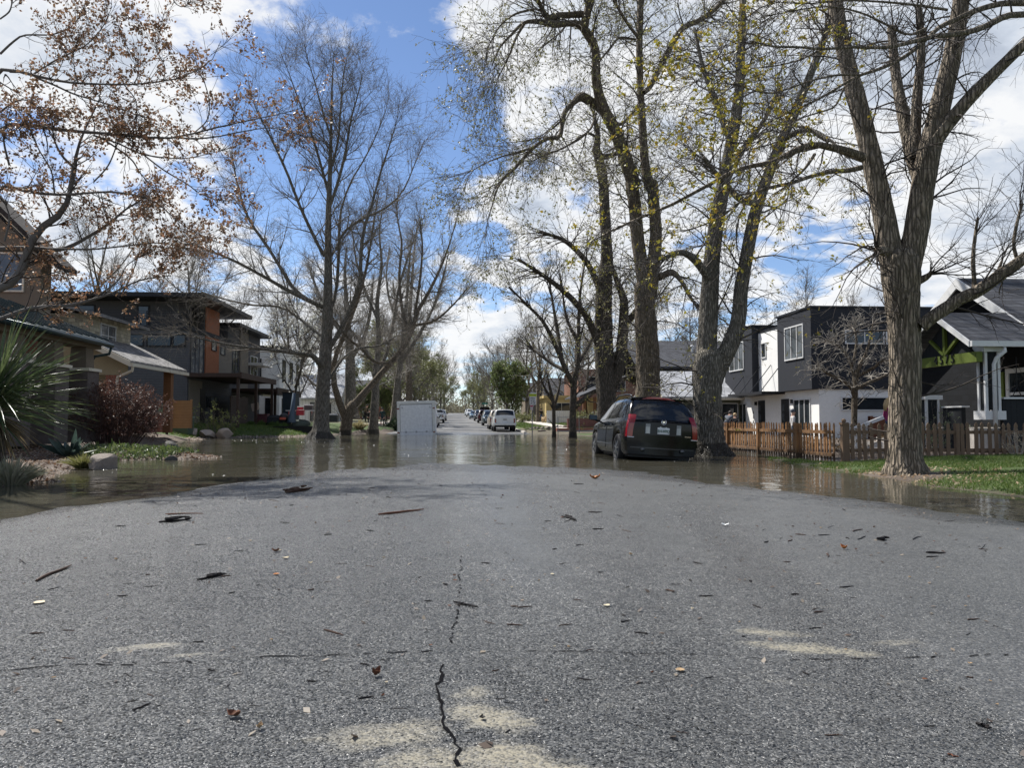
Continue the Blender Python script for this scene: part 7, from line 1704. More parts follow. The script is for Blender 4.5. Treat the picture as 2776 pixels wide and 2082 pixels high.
litter('dry_leaves', 'dry leaves scattered under the thickest tree and over the lawn', scatter(1500, 6.6, 11, 6, 17.6, lambda x, y, z: (z > 0) & ((np.hypot(x - 7.5, y - 12.4) < 1.6) | (r.random(len(x)) < .12)), r), leafmat('leaf_dry', (.22, .14, .08), (.38, .28, .18), (.5, .42, .3), .8), .035, r)
litter('shore_debris', 'leaf bits washed against the far water edge', scatter(2500, -16, -9, 40, 50, lambda x, y, z: (np.abs(z) < .07), r), leafmat('debris_far', (.26, .2, .16), (.42, .36, .31), (.55, .5, .44), .8), .09, r)
GC = leafmat('groundcover', (.05, .08, .02), (.10, .14, .045), (.18, .20, .08))
pts = scatter(2600, -9.6, -6.9, 19.4, 22.3, lambda x, y, z: (z > -.01) & (z < .3) & ((x < -7.2)), r); pts[:, 2] += r.uniform(0, .14, len(pts)); litter('ground_cover', 'low green ground cover at the foot of the red shrub', pts, GC, .04, r, flat=1.2, cat='plants')
# lawns
LAWN = leafmat('lawn_blades', (.055, .105, .014), (.10, .165, .026), (.20, .20, .08), .6)
def lawn(name, label, pts, h_, w_, mat):
    n = len(pts); a = r.uniform(0, 2 * PI, n); d = np.stack([np.cos(a), np.sin(a), np.zeros(n)], 1) * w_
    tp = pts + np.stack([r.normal(size=n) * h_ * .5, r.normal(size=n) * h_ * .5, h_ * r.uniform(.5, 1.2, n)], 1)
    V = np.stack([pts - d, pts + d, tp], 1).reshape(-1, 3); o = link(name, np_mesh(name, V, np.arange(n * 3).reshape(n, 3), mat)); tag(o, label, 'grass', kind='stuff')
def keepL(x, y, z): return (z > .0) & (np.hypot(x - 7.45, y - 12.6) > .75 + .5 * r.random(len(x))) & ((y < 17.3) | (x < 8.2)) & (vnoise(x, y, 1.3, 4) > .25)
lawn('lawn', 'green lawn sloping into the floodwater in front of the picket fence', scatter(90000, 6.5, 14, 5, 20.4, keepL, r), .055, .006, LAWN)
lawn('lawn', 'green strip of lawn before the grey townhouses across the water', scatter(26000, -22, -9, 41, 52, lambda x, y, z: (z > .03), r), .12, .014, LAWN)
lawn('lawn', 'grass beside the far right sidewalk', scatter(12000, 5.0, 13, 58, 85, lambda x, y, z: (z > .03) & (np.abs(x - 8.1) > .8), r), .13, .016, LAWN)
# rocks
ROCK = pm('rock_pale', (.20, .17, .145), .85, .35, 5, .9, 9); ROCKD = pm('rock_dark', (.07, .066, .06), .8, .4, 6, .9, 9); ROCKP = pm('rock_pinkish', (.42, .36, .31), .85, .25, 4, .7, 8)
def rock(label, c, sx, sy, sz, mat, seed, group=None):
    r = random.Random(seed); me = bpy.data.meshes.new('boulder'); 
    import bmesh
    bm = bmesh.new(); bmesh.ops.create_icosphere(bm, subdivisions=3, radius=1)
    pl = [(Vector((r.gauss(0, 1), r.gauss(0, 1), r.gauss(0, .8))).normalized(), r.uniform(.42, .8)) for _ in range(11)]
    for v in bm.verts:
        for nrm, dd in pl:
            q = v.co.dot(nrm)
            if q > dd: v.co -= nrm * (q - dd)
        v.co *= 1 + r.uniform(-.025, .025); v.co.x *= sx; v.co.y *= sy; v.co.z *= sz
    bm.to_mesh(me); bm.free(); me.materials.append(mat)
    o = link('boulder', me); o.location = tuple(float(q) for q in c); o.rotation_euler.z = r.uniform(0, 6); return tag(o, label, 'rock', group)
c = G(245, 1275, 0); rock('pale rough rock with grass on it at the left water edge', (c[0] + .05, c[1] + .45, .12), .5, .34, .2, ROCK, 1)
c = G(448, 1232, 0); rock('black wet rock on the flooded bank', (c[0], c[1] + .3, .10), .42, .32, .28, ROCKD, 2)
c = G(405, 1240, 0); rock('flat dark stone left of the black wet rock', (c[0] - .1, c[1] + .3, .02), .4, .25, .13, ROCKD, 3); c = G(460, 1248, 0); rock('small brown stone in the shallows before the black rock', (c[0], c[1], .0), .2, .15, .12, ROCKD, 4)
for i, (px, py, s, lb) in enumerate([(510, 1178, 1.0, 'pale angular boulder left of the yellow green shrub'), (566, 1180, .75, 'pale sunken boulder in the middle of the three'), (608, 1174, .95, 'largest pale boulder covered in brown leaves')]):
    c = P(px, py, 43.8); rock(lb, (c[0], c[1], .18), s, .5, .34 * s + .08, ROCKP, 10 + i, 'pale boulders on the far left shore')
for i in range(26):
    rr_ = random.Random(i); c = (rr_.uniform(5.2, 8.6), rr_.uniform(57.2, 60.5)); rock('pale cobble in the stone pile at the foot of the speed sign', (c[0], c[1], Hs(*c) + .03), rr_.uniform(.15, .35), .2, rr_.uniform(.1, .2), ROCK, 30 + i, 'pale cobbles beside the speed sign')
# ------------------------------------------------------------------ people and a dog
SKIN = plain('skin', (.48, .29, .21), .55); HAIRD = plain('hair_dark', (.03, .02, .015), .7); HAIRB = plain('hair_blond', (.42, .29, .14), .6)
def cloth(name, c): return pm('cloth_' + name, c, .85, .12, 6)
def person(label, at, hgt, yaw, pose, cols, hair=HAIRD, cap=None, name='person', shorts=False, group=None, extra=None):
    """at: ground point; pose: dict of joint overrides (metres for a 1.75 m body; x right, y forward)"""
    J = dict(pelvis=(0, 0, .95), waist=(0, 0, 1.08), chest=(0, .0, 1.30), neck=(0, 0, 1.47), headb=(0, .02, 1.56), headt=(0, .025, 1.70),
             shl=(-.17, 0, 1.41), ell=(-.24, -.03, 1.14), wrl=(-.23, .08, .90), hal=(-.22, .12, .80), shr=(.17, 0, 1.41), elr=(.24, -.03, 1.14), wrr=(.23, .08, .90), har=(.22, .12, .80),
             hil=(-.09, 0, .92), knl=(-.10, .03, .50), anl=(-.11, -.02, .09), tol=(-.12, .15, .03), hir=(.09, 0, .92), knr=(.10, .03, .50), anr=(.11, -.02, .09), tor=(.12, .15, .03))
    J.update({k: v for k, v in pose.items() if k[0] != '_'})
    R = dict(pelvis=.135, waist=.125, chest=.15, neck=.055, headb=.085, headt=.088, shl=.07, ell=.05, wrl=.038, hal=.035, shr=.07, elr=.05, wrr=.038, har=.035,
             hil=.095, knl=.062, anl=.045, tol=.035, hir=.095, knr=.062, anr=.045, tor=.035)
    E = [('pelvis', 'waist'), ('waist', 'chest'), ('chest', 'neck'), ('neck', 'headb'), ('headb', 'headt'), ('chest', 'shl'), ('shl', 'ell'), ('ell', 'wrl'), ('wrl', 'hal'), ('chest', 'shr'), ('shr', 'elr'), ('elr', 'wrr'), ('wrr', 'har'),
         ('pelvis', 'hil'), ('hil', 'knl'), ('knl', 'anl'), ('anl', 'tol'), ('pelvis', 'hir'), ('hir', 'knr'), ('knr', 'anr'), ('anr', 'tor')]
    ks = list(J); me = bpy.data.meshes.new('skel'); me.from_pydata([J[k] for k in ks], [(ks.index(a), ks.index(b_)) for a, b_ in E], [])
    tmp = bpy.data.objects.new('skel', me); COL.objects.link(tmp)
    sk = tmp.modifiers.new('Skin', 'SKIN'); sd = tmp.modifiers.new('Subsurf', 'SUBSURF'); sd.levels = 2
    for i, k in enumerate(ks):
        v = me.skin_vertices[0].data[i]; rx = R[k]; v.radius = (rx, rx * (.75 if k in ('chest', 'waist', 'pelvis') else 1)); v.use_root = (k == 'pelvis')
    dg = bpy.context.evaluated_depsgraph_get(); bm_ = bpy.data.meshes.new_from_object(tmp.evaluated_get(dg))
    bpy.data.objects.remove(tmp); bpy.data.meshes.remove(me)
    # clothes: each face takes the cloth of the nearest bone
    bones = [(np.array(J[a]), np.array(J[b_]), a, b_) for a, b_ in E]
    def zone(a, b_):
        if b_ in ('headb', 'headt'): return 0
        if b_ in ('hal', 'har'): return 0
        if b_ in ('wrl', 'wrr'): return 0 if pose.get('_short') else 1
        if b_ in ('waist', 'chest', 'shl', 'shr', 'ell', 'elr', 'neck'): return 1
        if b_ in ('anl', 'anr'): return 0 if shorts else 2
        if b_ in ('tol', 'tor'): return 3
        return 2
    bm_.materials.clear()
    for m in [SKIN] + cols: bm_.materials.append(m)
    mi = []
    for p in bm_.polygons:
        c = np.array(p.center); best = None
        for A, B, a, b_ in bones:
            ab = B - A; t = min(1, max(0, float((c - A) @ ab / (ab @ ab)))); dd = np.linalg.norm(c - A - ab * t)
            if best is None or dd < best[0]: best = (dd, a, b_, t)
        zz = zone(best[1], best[2])
        if best[2] == 'neck' and best[3] > .75: zz = 0
        mi.append(zz)
    bm_.polygons.foreach_set('material_index', mi); bm_.polygons.foreach_set('use_smooth', [True] * len(mi))
    s = hgt / 1.78
    e = thing(name, label, 'person', at, group, (0, 0, yaw)); e.scale = (s, s, s)
    link('body', bm_, e, local=True)
    hb = np.array(J['headb']); ht = np.array(J['headt']); ax = unit(ht - hb); c = hb + (ht - hb) * .72
    b = MB(); b.ball(c + np.array([0, -.02, .025]), .10, .105, .10, 12, 8)
    o = b.build('cap' if cap else 'hair', cap or hair, e, local=True, smooth=True)
    if cap: 
        b = MB(); b.slab([c + np.array(q) for q in ((-.08, .07, .02), (.08, .07, .02), (.06, .18, .0), (-.06, .18, .0))], (0, 0, .015)); b.build('peak', cap, o, local=True)
    f = hb + (ht - hb) * .35
    b = MB(); b.ball(f + np.array([0, .095, .0]), .014, .022, .022, 6, 5); b.build('nose', SKIN, e, local=True, smooth=True)
    b = MB()
    for sx in (-1, 1): b.ball(f + np.array([sx * .034, .082, .035]), .012, .012, .009, 6, 4)
    b.build('eyes', HAIRD, e, local=True)
    b = MB(); b.ball(f + np.array([0, .083, -.045]), .028, .012, .008, 8, 4); b.build('mouth', plain('lips', (.30, .12, .10), .5), e, local=True)
    for sx in (-1, 1):            # fingers and thumb, slightly curled
        wr = np.array(J['wrl' if sx < 0 else 'wrr']); ha = np.array(J['hal' if sx < 0 else 'har']); d = unit(ha - wr); sd_ = unit(np.cross(d, np.array([1.0, 0, 0])))
        b = MB()
        for k in range(4):
            o0 = ha + d * .02 + sd_ * (-.03 + .02 * k); L = (.065, .075, .07, .055)[k]
            b.tube([o0, o0 + d * L * .55, o0 + d * L * .9 + np.array([-sx * .02, 0, 0])], [.010, .009, .007], 5)
        o0 = wr + (ha - wr) * .55 - sd_ * -.035; b.tube([o0, o0 + sd_ * .03 + d * .025, o0 + sd_ * .035 + d * .055], [.011, .010, .008], 5)
        b.build('hand', SKIN, e, local=True, smooth=True)
    return e
C = dict(navy=cloth('navy', (.022, .035, .045)), blk=cloth('black', (.012, .012, .014)), kh=cloth('khaki', (.12, .095, .06)), red=cloth('red', (.22, .02, .028)), wht=cloth('white', (.6, .58, .56)), jean=cloth('jeans', (.05, .08, .14)), shoe=cloth('shoe', (.03, .03, .03)), wshoe=cloth('white_shoe', (.6, .6, .58)), pink=cloth('pink', (.25, .03, .11)), grey=cloth('grey', (.10, .11, .13)), green=cloth('teal', (.03, .055, .055)))
def stand(px, py, Y): p = P(px, py, Y); z = Hs(p[0], p[1]); return (float(p[0]), float(p[1]), float(p[2]) if abs(p[2] - z) < .35 else z)
Hd = dict(wrl=(-.16, .20, 1.02), hal=(-.12, .24, 1.0), wrr=(.16, .20, 1.02), har=(.12, .24, 1.0))
person('person in a dark teal top and navy shorts standing on the path between two trunks', stand(1036, 1160, 68.5), 1.80, PI, dict(wrl=(-.2, .06, .92), hal=(-.16, .10, .84), wrr=(.2, .06, .92), har=(.16, .10, .84)), [C['green'], C['navy'], C['shoe']], shorts=True, cap=C['blk'])
person('person in a khaki jacket and dark trousers striding to the right on the left bank', stand(990, 1144, 74), 1.72, -PI / 2 - .3, dict(chest=(0, .10, 1.28), neck=(0, .16, 1.44), headb=(0, .21, 1.52), headt=(0, .23, 1.66), shl=(-.17, .12, 1.38), shr=(.17, .12, 1.38), ell=(-.26, -.08, 1.16), wrl=(-.3, -.16, .95), hal=(-.3, -.18, .86), elr=(.24, .16, 1.12), wrr=(.22, .28, .95), har=(.21, .33, .88), knl=(-.1, .22, .52), anl=(-.1, .26, .10), tol=(-.1, .42, .05), knr=(.1, -.06, .5), anr=(.1, -.34, .14), tor=(.1, -.22, .04)), [C['kh'], C['blk'], C['wshoe']], cap=C['blk'])
person('person in dark clothes mostly hidden behind the slim grey trunk', stand(1001, 1160, 67), 1.62, PI, Hd, [C['blk'], C['blk'], C['shoe']])
person('person in a red top and dark trousers left of the white trailer', stand(1078, 1146, 77), 1.62, PI - .6, Hd, [C['red'], C['navy'], C['shoe']])
person('person in a white top and black trousers beside the white trailer', stand(1089, 1145, 78.5), 1.55, PI + .3, dict(Hd, _short=True), [C['wht'], C['blk'], C['wshoe']])
person('smaller person in dark clothes with a pale bag, next to the person in red', stand(1067, 1147, 75), 1.25, PI, {}, [C['navy'], C['blk'], C['wshoe']])
dw = stand(1467, 1158, 84); person('person in a black sweater and jeans walking a dog on the far sidewalk', dw, 1.55, PI + .2, dict(knl=(-.1, .12, .5), anl=(-.1, .1, .09), anr=(.11, -.14, .12), tor=(.12, .0, .03)), [C['blk'], C['jean'], C['shoe']])
p_ = P(1971, 1160, 34.2); person('person with dark hair bending forward behind the left end of the orange fence', (p_[0], p_[1], Hs(p_[0], p_[1]) - .1), 1.62, -.8, dict(chest=(0, .20, 1.22), neck=(0, .30, 1.34), headb=(0, .36, 1.39), headt=(0, .41, 1.51), shl=(-.17, .24, 1.30), shr=(.17, .24, 1.30), ell=(-.22, .3, 1.06), wrl=(-.18, .48, .95), hal=(-.16, .56, .92), elr=(.22, .3, 1.06), wrr=(.18, .48, .95), har=(.16, .56, .92)), [C['grey'], C['jean'], C['shoe']])
p_ = P(1992, 1160, 33.2); person('fair haired person in black crouching behind the orange fence beside the dark haired one', (p_[0], p_[1], Hs(p_[0], p_[1]) - .1), 1.45, -.4, dict(chest=(0, .16, 1.24), neck=(0, .24, 1.38), headb=(0, .30, 1.44), headt=(0, .34, 1.57), shl=(-.17, .2, 1.33), shr=(.17, .2, 1.33)), [C['blk'], C['blk'], C['shoe']], hair=HAIRB)
p_ = P(2150, 1170, 30.5); person('person in a white shirt and grey cap looking right behind the orange fence', (p_[0], p_[1], Hs(p_[0], p_[1]) - .22), 1.60, -PI / 2 - .2, {'_short': True}, [C['wht'], C['grey'], C['shoe']], cap=C['grey'])
p_ = P(2411, 1180, 20.4); e = person('child with long blond hair and a pink top on the steps behind the thickest trunk', (p_[0], p_[1], Hs(p_[0], p_[1]) + .16), 1.38, -PI / 2, {}, [C['pink'], C['jean'], C['shoe']], hair=HAIRB)
b = MB(); b.tube([(0, -.06, 1.68), (0, -.11, 1.5), (0, -.12, 1.3)], [.08, .09, .06], 8); b.build('long_hair', HAIRB, e, local=True, smooth=True)
# dog
FUR = pm('fur_cream', (.45, .33, .2), .9, .3, 9)
me = bpy.data.meshes.new('dogskel')
dv = [(0, 0, .52), (0, .25, .53), (0, .48, .58), (0, .60, .72), (0, .72, .78), (0, .88, .74), (-.09, .45, .40), (-.09, .46, .2), (-.09, .50, .02), (.09, .45, .40), (.09, .42, .2), (.09, .44, .02), (-.09, -.05, .40), (-.09, -.12, .2), (-.09, -.06, .02), (.09, -.02, .40), (.09, -.02, .2), (.09, .05, .02), (0, -.16, .58), (0, -.32, .70)]
me.from_pydata(dv, [(0, 1), (1, 2), (2, 3), (3, 4), (4, 5), (2, 6), (6, 7), (7, 8), (2, 9), (9, 10), (10, 11), (0, 12), (12, 13), (13, 14), (0, 15), (15, 16), (16, 17), (0, 18), (18, 19)], [])
tmp = bpy.data.objects.new('dogskel', me); COL.objects.link(tmp); tmp.modifiers.new('Skin', 'SKIN'); tmp.modifiers.new('S', 'SUBSURF').levels = 2
for i, q in enumerate([.13, .12, .15, .09, .085, .045, .065, .04, .035, .065, .04, .035, .075, .04, .035, .075, .04, .035, .04, .02]): me.skin_vertices[0].data[i].radius = (q, q); me.skin_vertices[0].data[i].use_root = (i == 0)
dm = bpy.data.meshes.new_from_object(tmp.evaluated_get(bpy.context.evaluated_depsgraph_get())); bpy.data.objects.remove(tmp)
dm.materials.clear(); dm.materials.append(FUR); dm.polygons.foreach_set('use_smooth', [True] * len(dm.polygons))
dp = stand(1472, 1164, 79); e = thing('dog', 'cream coloured dog walking on the far sidewalk', 'dog', dp, None, (0, 0, PI + .5)); link('body', dm, e, local=True)
b = MB()
for sx in (-1, 1): b.slab([(sx * .07, .66, .85), (sx * .10, .66, .74), (sx * .05, .70, .84)], (0, -.02, 0))
b.build('ears', pm('fur_brown', (.2, .12, .07), .9, .2, 6), e, local=True)

# ------------------------------------------------------------------ signs, posts, boxes, yard things
sp = P(1443, 1179, 52.6); e = thing('speed_sign', 'speed limit 25 sign on a thin metal post at the far water edge', 'sign', (sp[0], sp[1], -.3))
k = 52.6 / FPX
def sx_(px): return P(px, 1100, 52.6)[0]
def sz_(py): return P(1443, py, 52.6)[2]
b = MB(); b.box(sp[0] - .03, sp[1], -.4, sp[0] + .03, sp[1] + .04, sz_(1066)); b.build('post', pm('galvanised', (.25, .25, .26), .5, .2, 4, metal=.6), e)
SG = plain('sign_white', (.62, .62, .62), .5); SY = plain('sign_lime', (.45, .55, .02), .5); SK = plain('sign_black', (.012, .012, .012), .6); SR = plain('sign_red', (.42, .03, .08), .6)
def board(x0, y0, x1, y1, m, nm, dy=-.02):
    b = MB(); b.box(sx_(x0), sp[1] + dy - .012, sz_(y1), sx_(x1), sp[1] + dy, sz_(y0)); return b.build(nm, m, e, bevel=.004)
bw = board(1435.5, 1074.8, 1453, 1097.5, SG, 'limit_panel'); by = board(1434.5, 1068, 1454.2, 1074.6, SY, 'zone_panel'); bt = board(1435.8, 1064.5, 1453.8, 1067.8, SG, 'top_panel'); br_ = board(1436.5, 1098, 1446, 1103.5, SG, 'parking_panel'); bb_ = board(1437, 1104, 1445, 1112, plain('sign_pinkish', (.52, .45, .44), .6), 'lower_panel')
def stxt(t, px, py, size, m, par, sx=1.0): text_obj(t, 'sign_lettering', size, m, par, Matrix(((1, 0, 0, sx_(px)), (0, 0, -1, sp[1] - .035), (0, 1, 0, sz_(py)), (0, 0, 0, 1))) @ Matrix.Diagonal((sx, 1, 1, 1)), .002, local=False)
stxt('SPEED', 1444.2, 1079.2, .125, SK, bw); stxt('LIMIT', 1444.2, 1084.2, .125, SK, bw); stxt('25', 1444.2, 1091.3, .30, SK, bw, 1.15)
stxt('SCHOOL ZONE', 1444.4, 1071.3, .07, SK, by, .95)
b = MB(); b.box(sx_(1437.2), sp[1] - .036, sz_(1102.8), sx_(1445.2), sp[1] - .033, sz_(1099)); b.build('red_band', SR, br_)
# street-name and stop sign far off on the right
q = P(1312, 1112, 150); e = thing('stop_sign', 'tiny red stop sign under a green street name plate far down the street', 'sign', (q[0] + 2.2, 150, Hs(q[0] + 2.2, 150)))
x_, z_ = q[0] + .1, q[2]
b = MB(); b.box(x_ - .04, 150, z_ - 3.6, x_ + .04, 150.05, z_ + 1.5); b.build('post', BLACK, e)
b = MB(); b.slab([(x_ + .4 * math.cos(PI / 8 + i * PI / 4), 149.96, z_ - .55 + .4 * math.sin(PI / 8 + i * PI / 4)) for i in range(8)], (0, .03, 0)); b.build('stop_plate', plain('stop_red', (.5, .02, .02), .5), e)
b = MB(); b.box(x_ - .5, 149.95, z_ + 1.1, x_ + .6, 149.98, z_ + 1.45); b.build('name_plate', plain('name_green', (.02, .14, .10), .5), e)
# short post, green utility cabinets, bench-like box
q = P(452, 1188, 40.5); b = MB(); b.tube([(q[0], q[1], -.3), (q[0], q[1], 1.0)], .07, 8); tag(b.build('wooden_post', pm('post_dark', (.05, .035, .03), .8, .3, 5)), 'short dark post standing in the water before the pale boulders', 'post')
GRN = plain('cabinet_green', (.075, .115, .075), .5); GRNL = plain('cabinet_pale_green', (.19, .26, .19), .5)
q0, q1 = P(396, 1160, 42.6), P(508, 1160, 42.6); zt = P(400, 1129, 42.6)[2]
e = thing('utility_cabinet', 'long low dark green utility cabinet behind the boulders', 'cabinet', (q0[0], q0[1], .3))
b = MB(); b.box(q0[0], q0[1], .1, q1[0], q0[1] + 1.0, zt - .08); b.build('body', GRN, e); b = MB(); b.box(q0[0] - .04, q0[1] - .04, zt - .08, q1[0] + .04, q0[1] + 1.04, zt); b.box((q0[0] + q1[0]) / 2 + .1, q0[1] - .02, .1, (q0[0] + q1[0]) / 2 + .26, q0[1] + .0, zt - .081); b.build('lid', GRNL, e)
q0, q1 = P(427, 1128, 44.4), P(457, 1128, 44.4); zt = P(440, 1098, 44.4)[2]
e = thing('utility_box', 'tall pale green utility box standing behind the long cabinet', 'cabinet', (q0[0], q0[1], .3)); b = MB(); b.box(q0[0], q0[1], .2, q1[0], q0[1] + .6, zt); b.build('body', GRNL, e); b = MB(); b.box(q0[0] - .02, q0[1] - .02, zt, q1[0] + .02, q0[1] + .62, zt + .05); b.build('lid', GRN, e)
# gravel bed with dark edging before the townhouses
q0, q1 = P(640, 1158, 50.6), P(850, 1158, 50.6)
b = MB(); b.box(q0[0], 50.5, .0, q1[0], 50.62, .62); tag(b.build('bed_edging', BLACK), 'long dark edging board of the gravel bed', 'edging')
b = MB(); b.box(q0[0], 50.63, .0, q1[0], 54.0, .585); tag(b.build('gravel', pm('gravel_white', (.42, .41, .39), .9, .35, 14, .8, 40)), 'white gravel bed planted with grass clumps', 'gravel', kind='structure')
# the belongings piled outside the townhouses
def PY(px, py, Y): return P(px, py, Y)
def crate(name, label, cat, x0, y0, x1, y1, Y, dep, m, lid=None, bev=.02):
    a, c = PY(x0, y1, Y), PY(x1, y0, Y)
    e = thing(name, label, cat, ((a[0] + c[0]) / 2, Y, a[2])); lz = c[2] - (c[2] - a[2]) * .18
    b = MB(); b.box(a[0], Y, a[2], c[0], Y + dep, lz - .004); b.build('body', m, e, bevel=bev)
    b = MB(); b.box(a[0] - .02, Y - .02, lz, c[0] + .02, Y + dep + .02, c[2]); b.build('lid', lid or m, e, bevel=bev); return e
Yp = 53.2
crate('cooler', 'red cooler standing in front of the white folding table', 'cooler', 803, 1112, 823, 1126, Yp - .5, .4, plain('plastic_red', (.36, .02, .03), .4))
crate('storage_bin', 'dark maroon storage bin beside the brown canopy post', 'bin', 697, 1122, 724, 1147, Yp, .6, plain('plastic_maroon', (.07, .012, .018), .5))
crate('storage_bin', 'dark grey storage bin behind the tallest tree trunk', 'bin', 880, 1122, 915, 1145, Yp + 3, .6, plain('plastic_dark', (.03, .035, .035), .5), plain('tarp_white', (.55, .55, .58), .6))
crate('cooler', 'small red and white box on the folding table', 'cooler', 806, 1102, 821, 1111, Yp + .3, .35, plain('plastic_red', (.36, .02, .03), .4), TRIM)
crate('storage_bin', 'brown storage tub on the end of the folding table', 'bin', 824, 1097, 846, 1111.5, Yp + .3, .4, plain('plastic_brown', (.06, .05, .045), .5), TRIM)
a, c = PY(775, 1112, Yp + .1), PY(854, 1112, Yp + .1)
e = thing('folding_table', 'white folding table loaded with boxes outside the townhouses', 'table', (a[0], Yp, .6)); b = MB(); b.box(a[0], Yp, a[2] - .05, c[0], Yp + .8, a[2]); b.build('tabletop', TRIM, e)
for x in (a[0] + .2, c[0] - .2):
    for y in (Yp + .1, Yp + .7):
        b = MB(); b.tube([(x, y, .55), (x, y, a[2] - .05)], .022, 6); b.build('leg', CHROME, e)
q = PY(692, 1103, Yp + .2); b = MB(); M_ = Matrix.Translation(q) @ Matrix.Rotation(-.25, 4, 'Y') @ Matrix.Rotation(-.2, 4, 'X'); b.box(-.25, -.02, -.26, .25, .02, .26, M=M_); tag(b.build('cardboard', pm('card', (.45, .36, .30), .8, .1, 3)), 'pale tilted cardboard panel propped on the pile by the door', 'cardboard')
q = PY(793, 1105, Yp - .6); e = thing('patio_umbrella', 'folded blue grey umbrella leaning against the table', 'umbrella', (q[0], q[1], .6)); b = MB(); t0 = PY(797, 1066, Yp - .4); t1 = PY(790, 1146, Yp - .7); b.tube([t1, PY(793, 1112, Yp - .55), t0], [.3, .16, .1], 9); b.build('canvas', cloth('slate', (.07, .10, .14)), e, smooth=True); b = MB(); b.tube([t1 + np.array([0, 0, -.1]), t1, t0, t0 + np.array([.02, 0, .2])], .03, 6); b.build('pole', CHROME, e)
q = PY(770, 1140, Yp - .3); e = thing('kettle_grill', 'black barrel grill with an orange stripe among the belongings', 'grill', (q[0], q[1], .6)); b = MB(); b.ball((q[0], q[1], 1.15), .36, .36, .34, 14, 8); b.build('bowl', BLKPL, e, smooth=True)
for sx in (-.2, .2):
    b = MB(); b.tube([(q[0] + sx, q[1], .55), (q[0] + sx * .8, q[1], 1.0)], .025, 6); b.build('leg', BLKPL, e)
b = MB(); b.box(q[0] - .2, q[1] - .38, 1.05, q[0] + .2, q[1] - .34, 1.2); b.build('stripe', plain('orange_red', (.5, .09, .05), .5), e)
q = PY(745, 1130, Yp + .4); b = MB(); b.ball((q[0], q[1], .95), .75, .5, .4, 12, 7, jit=.12); tag(b.build('tarp_heap', cloth('tarp', (.03, .032, .036))), 'dark heap of covered belongings between the bin and the grill', 'heap')
q = PY(812, 1136, Yp - .3); b = MB(); b.ball((q[0], q[1], .75), .75, .4, .32, 12, 7, jit=.1); tag(b.build('tarp_heap', cloth('tarp_green', (.06, .075, .065))), 'grey green tarpaulin heap below the red cooler', 'heap')
q = PY(745, 1080, 60); e = thing('garage_tank', 'dark blue slatted box beside the white house door', 'box', (q[0], q[1], .6)); a, c = PY(765, 1140, 57), PY(800, 1066, 57); b = MB(); b.box(a[0], 57, .4, c[0], 58.5, c[2]); b.build('body', pm('slat_navy', (.02, .03, .04), .6, .1, 2, pattern='siding', psize=.16), e); b = MB(); b.box(a[0] - .05, 56.95, c[2], c[0] + .05, 58.55, c[2] + .08); b.build('lid', BLACK, e)
# a low white bench / sawhorse near the forked tree
q = PY(963, 1145, 66); e = thing('garden_bench', 'small white garden bench right of the forked tree', 'bench', (q[0], q[1], Hs(q[0], q[1]))); b = MB(); b.box(q[0] - .5, q[1], q[2], q[0] + .5, q[1] + .4, q[2] + .06); b.build('seat', TRIM, e)
for sx in (-.4, .4):
    b = MB(); b.box(q[0] + sx - .05, q[1], q[2] - .5, q[0] + sx + .05, q[1] + .4, q[2] - .001); b.build('leg', TRIM, e)

# ------------------------------------------------------------------ debris on the road
STK = pm('wet_stick', (.06, .032, .02), .5, .4, 12, stretch=(1, 1, 1)); STKB = pm('black_stick', (.015, .012, .011), .5, .3, 12); STKR = pm('red_stick', (.14, .055, .03), .6, .3, 12)
LFB = pm('leaf_brown', (.13, .055, .03), .6, .3, 20); LFT = pm('leaf_tan', (.34, .24, .14), .7, .2, 20); LFO = pm('leaf_orange', (.36, .14, .04), .6, .2, 20); CHP = pm('chip_pale', (.55, .47, .33), .7, .15, 20)
def stick(label, a, c, w, mat, pieces=1, group=None, seed=0):
    r = random.Random(seed); A = roadpt(a[0] * 1.255, a[1] * 1.255); B = roadpt(c[0] * 1.255, c[1] * 1.255); b = MB()
    for k in range(pieces):
        o = np.array([r.uniform(-1, 1), r.uniform(-1, 1), 0]) * w * 1.5 * (pieces > 1); t0, t1 = (0, 1) if k == 0 else sorted((r.random(), r.random()))
        if t1 - t0 < .3: t1 = min(1, t0 + .4)
        pts = []
        for i in range(6):
            p = A + (B - A) * (t0 + (t1 - t0) * i / 5) + o + np.array([r.gauss(0, w * .5), r.gauss(0, w * .5), 0]); pts.append((p[0], p[1], Rs(p[0], p[1]) + w * .5 + k * w * .3))
        b.tube(pts, [w * .35, w * .5, w * .5, w * .45, w * .4, w * .2], 6)
    o = b.build('stick', mat); return tag(o, label, 'stick', group)
def leaf(label, at, size, mat, curl=.4, group=None, seed=0, name='leaf'):
    r = random.Random(seed); p = roadpt(at[0] * 1.255, at[1] * 1.255); b = MB(); n = 7; vs = []; a0 = r.uniform(0, 6.28)
    for i in range(n):
        t = i / (n - 1); w = math.sin(PI * min(1, t * .95 + .05)) * .42
        for s in (-1, 0, 1): vs.append(((t - .5) * size, s * w * size, size * curl * ((t - .5) ** 2 * 1.6 + abs(s) * .35 * r.uniform(.6, 1.3)) + .004))
    vs = [(p[0] + x * math.cos(a0) - y * math.sin(a0), p[1] + x * math.sin(a0) + y * math.cos(a0), p[2] + z) for x, y, z in vs]
    b.add(vs, [f for i in range(n - 1) for f in ((i*3, i*3+1, i*3+4, i*3+3), (i*3+1, i*3+2, i*3+5, i*3+4))]); o = b.build(name, mat)
    sm = o.modifiers.new('Solid', 'SOLIDIFY'); sm.thickness = .0015
    return tag(o, label, 'leaf', group)
stick('long reddish brown stick lying on the left of the road', (79, 1257), (154, 1224), .016, STK, 1, seed=1)
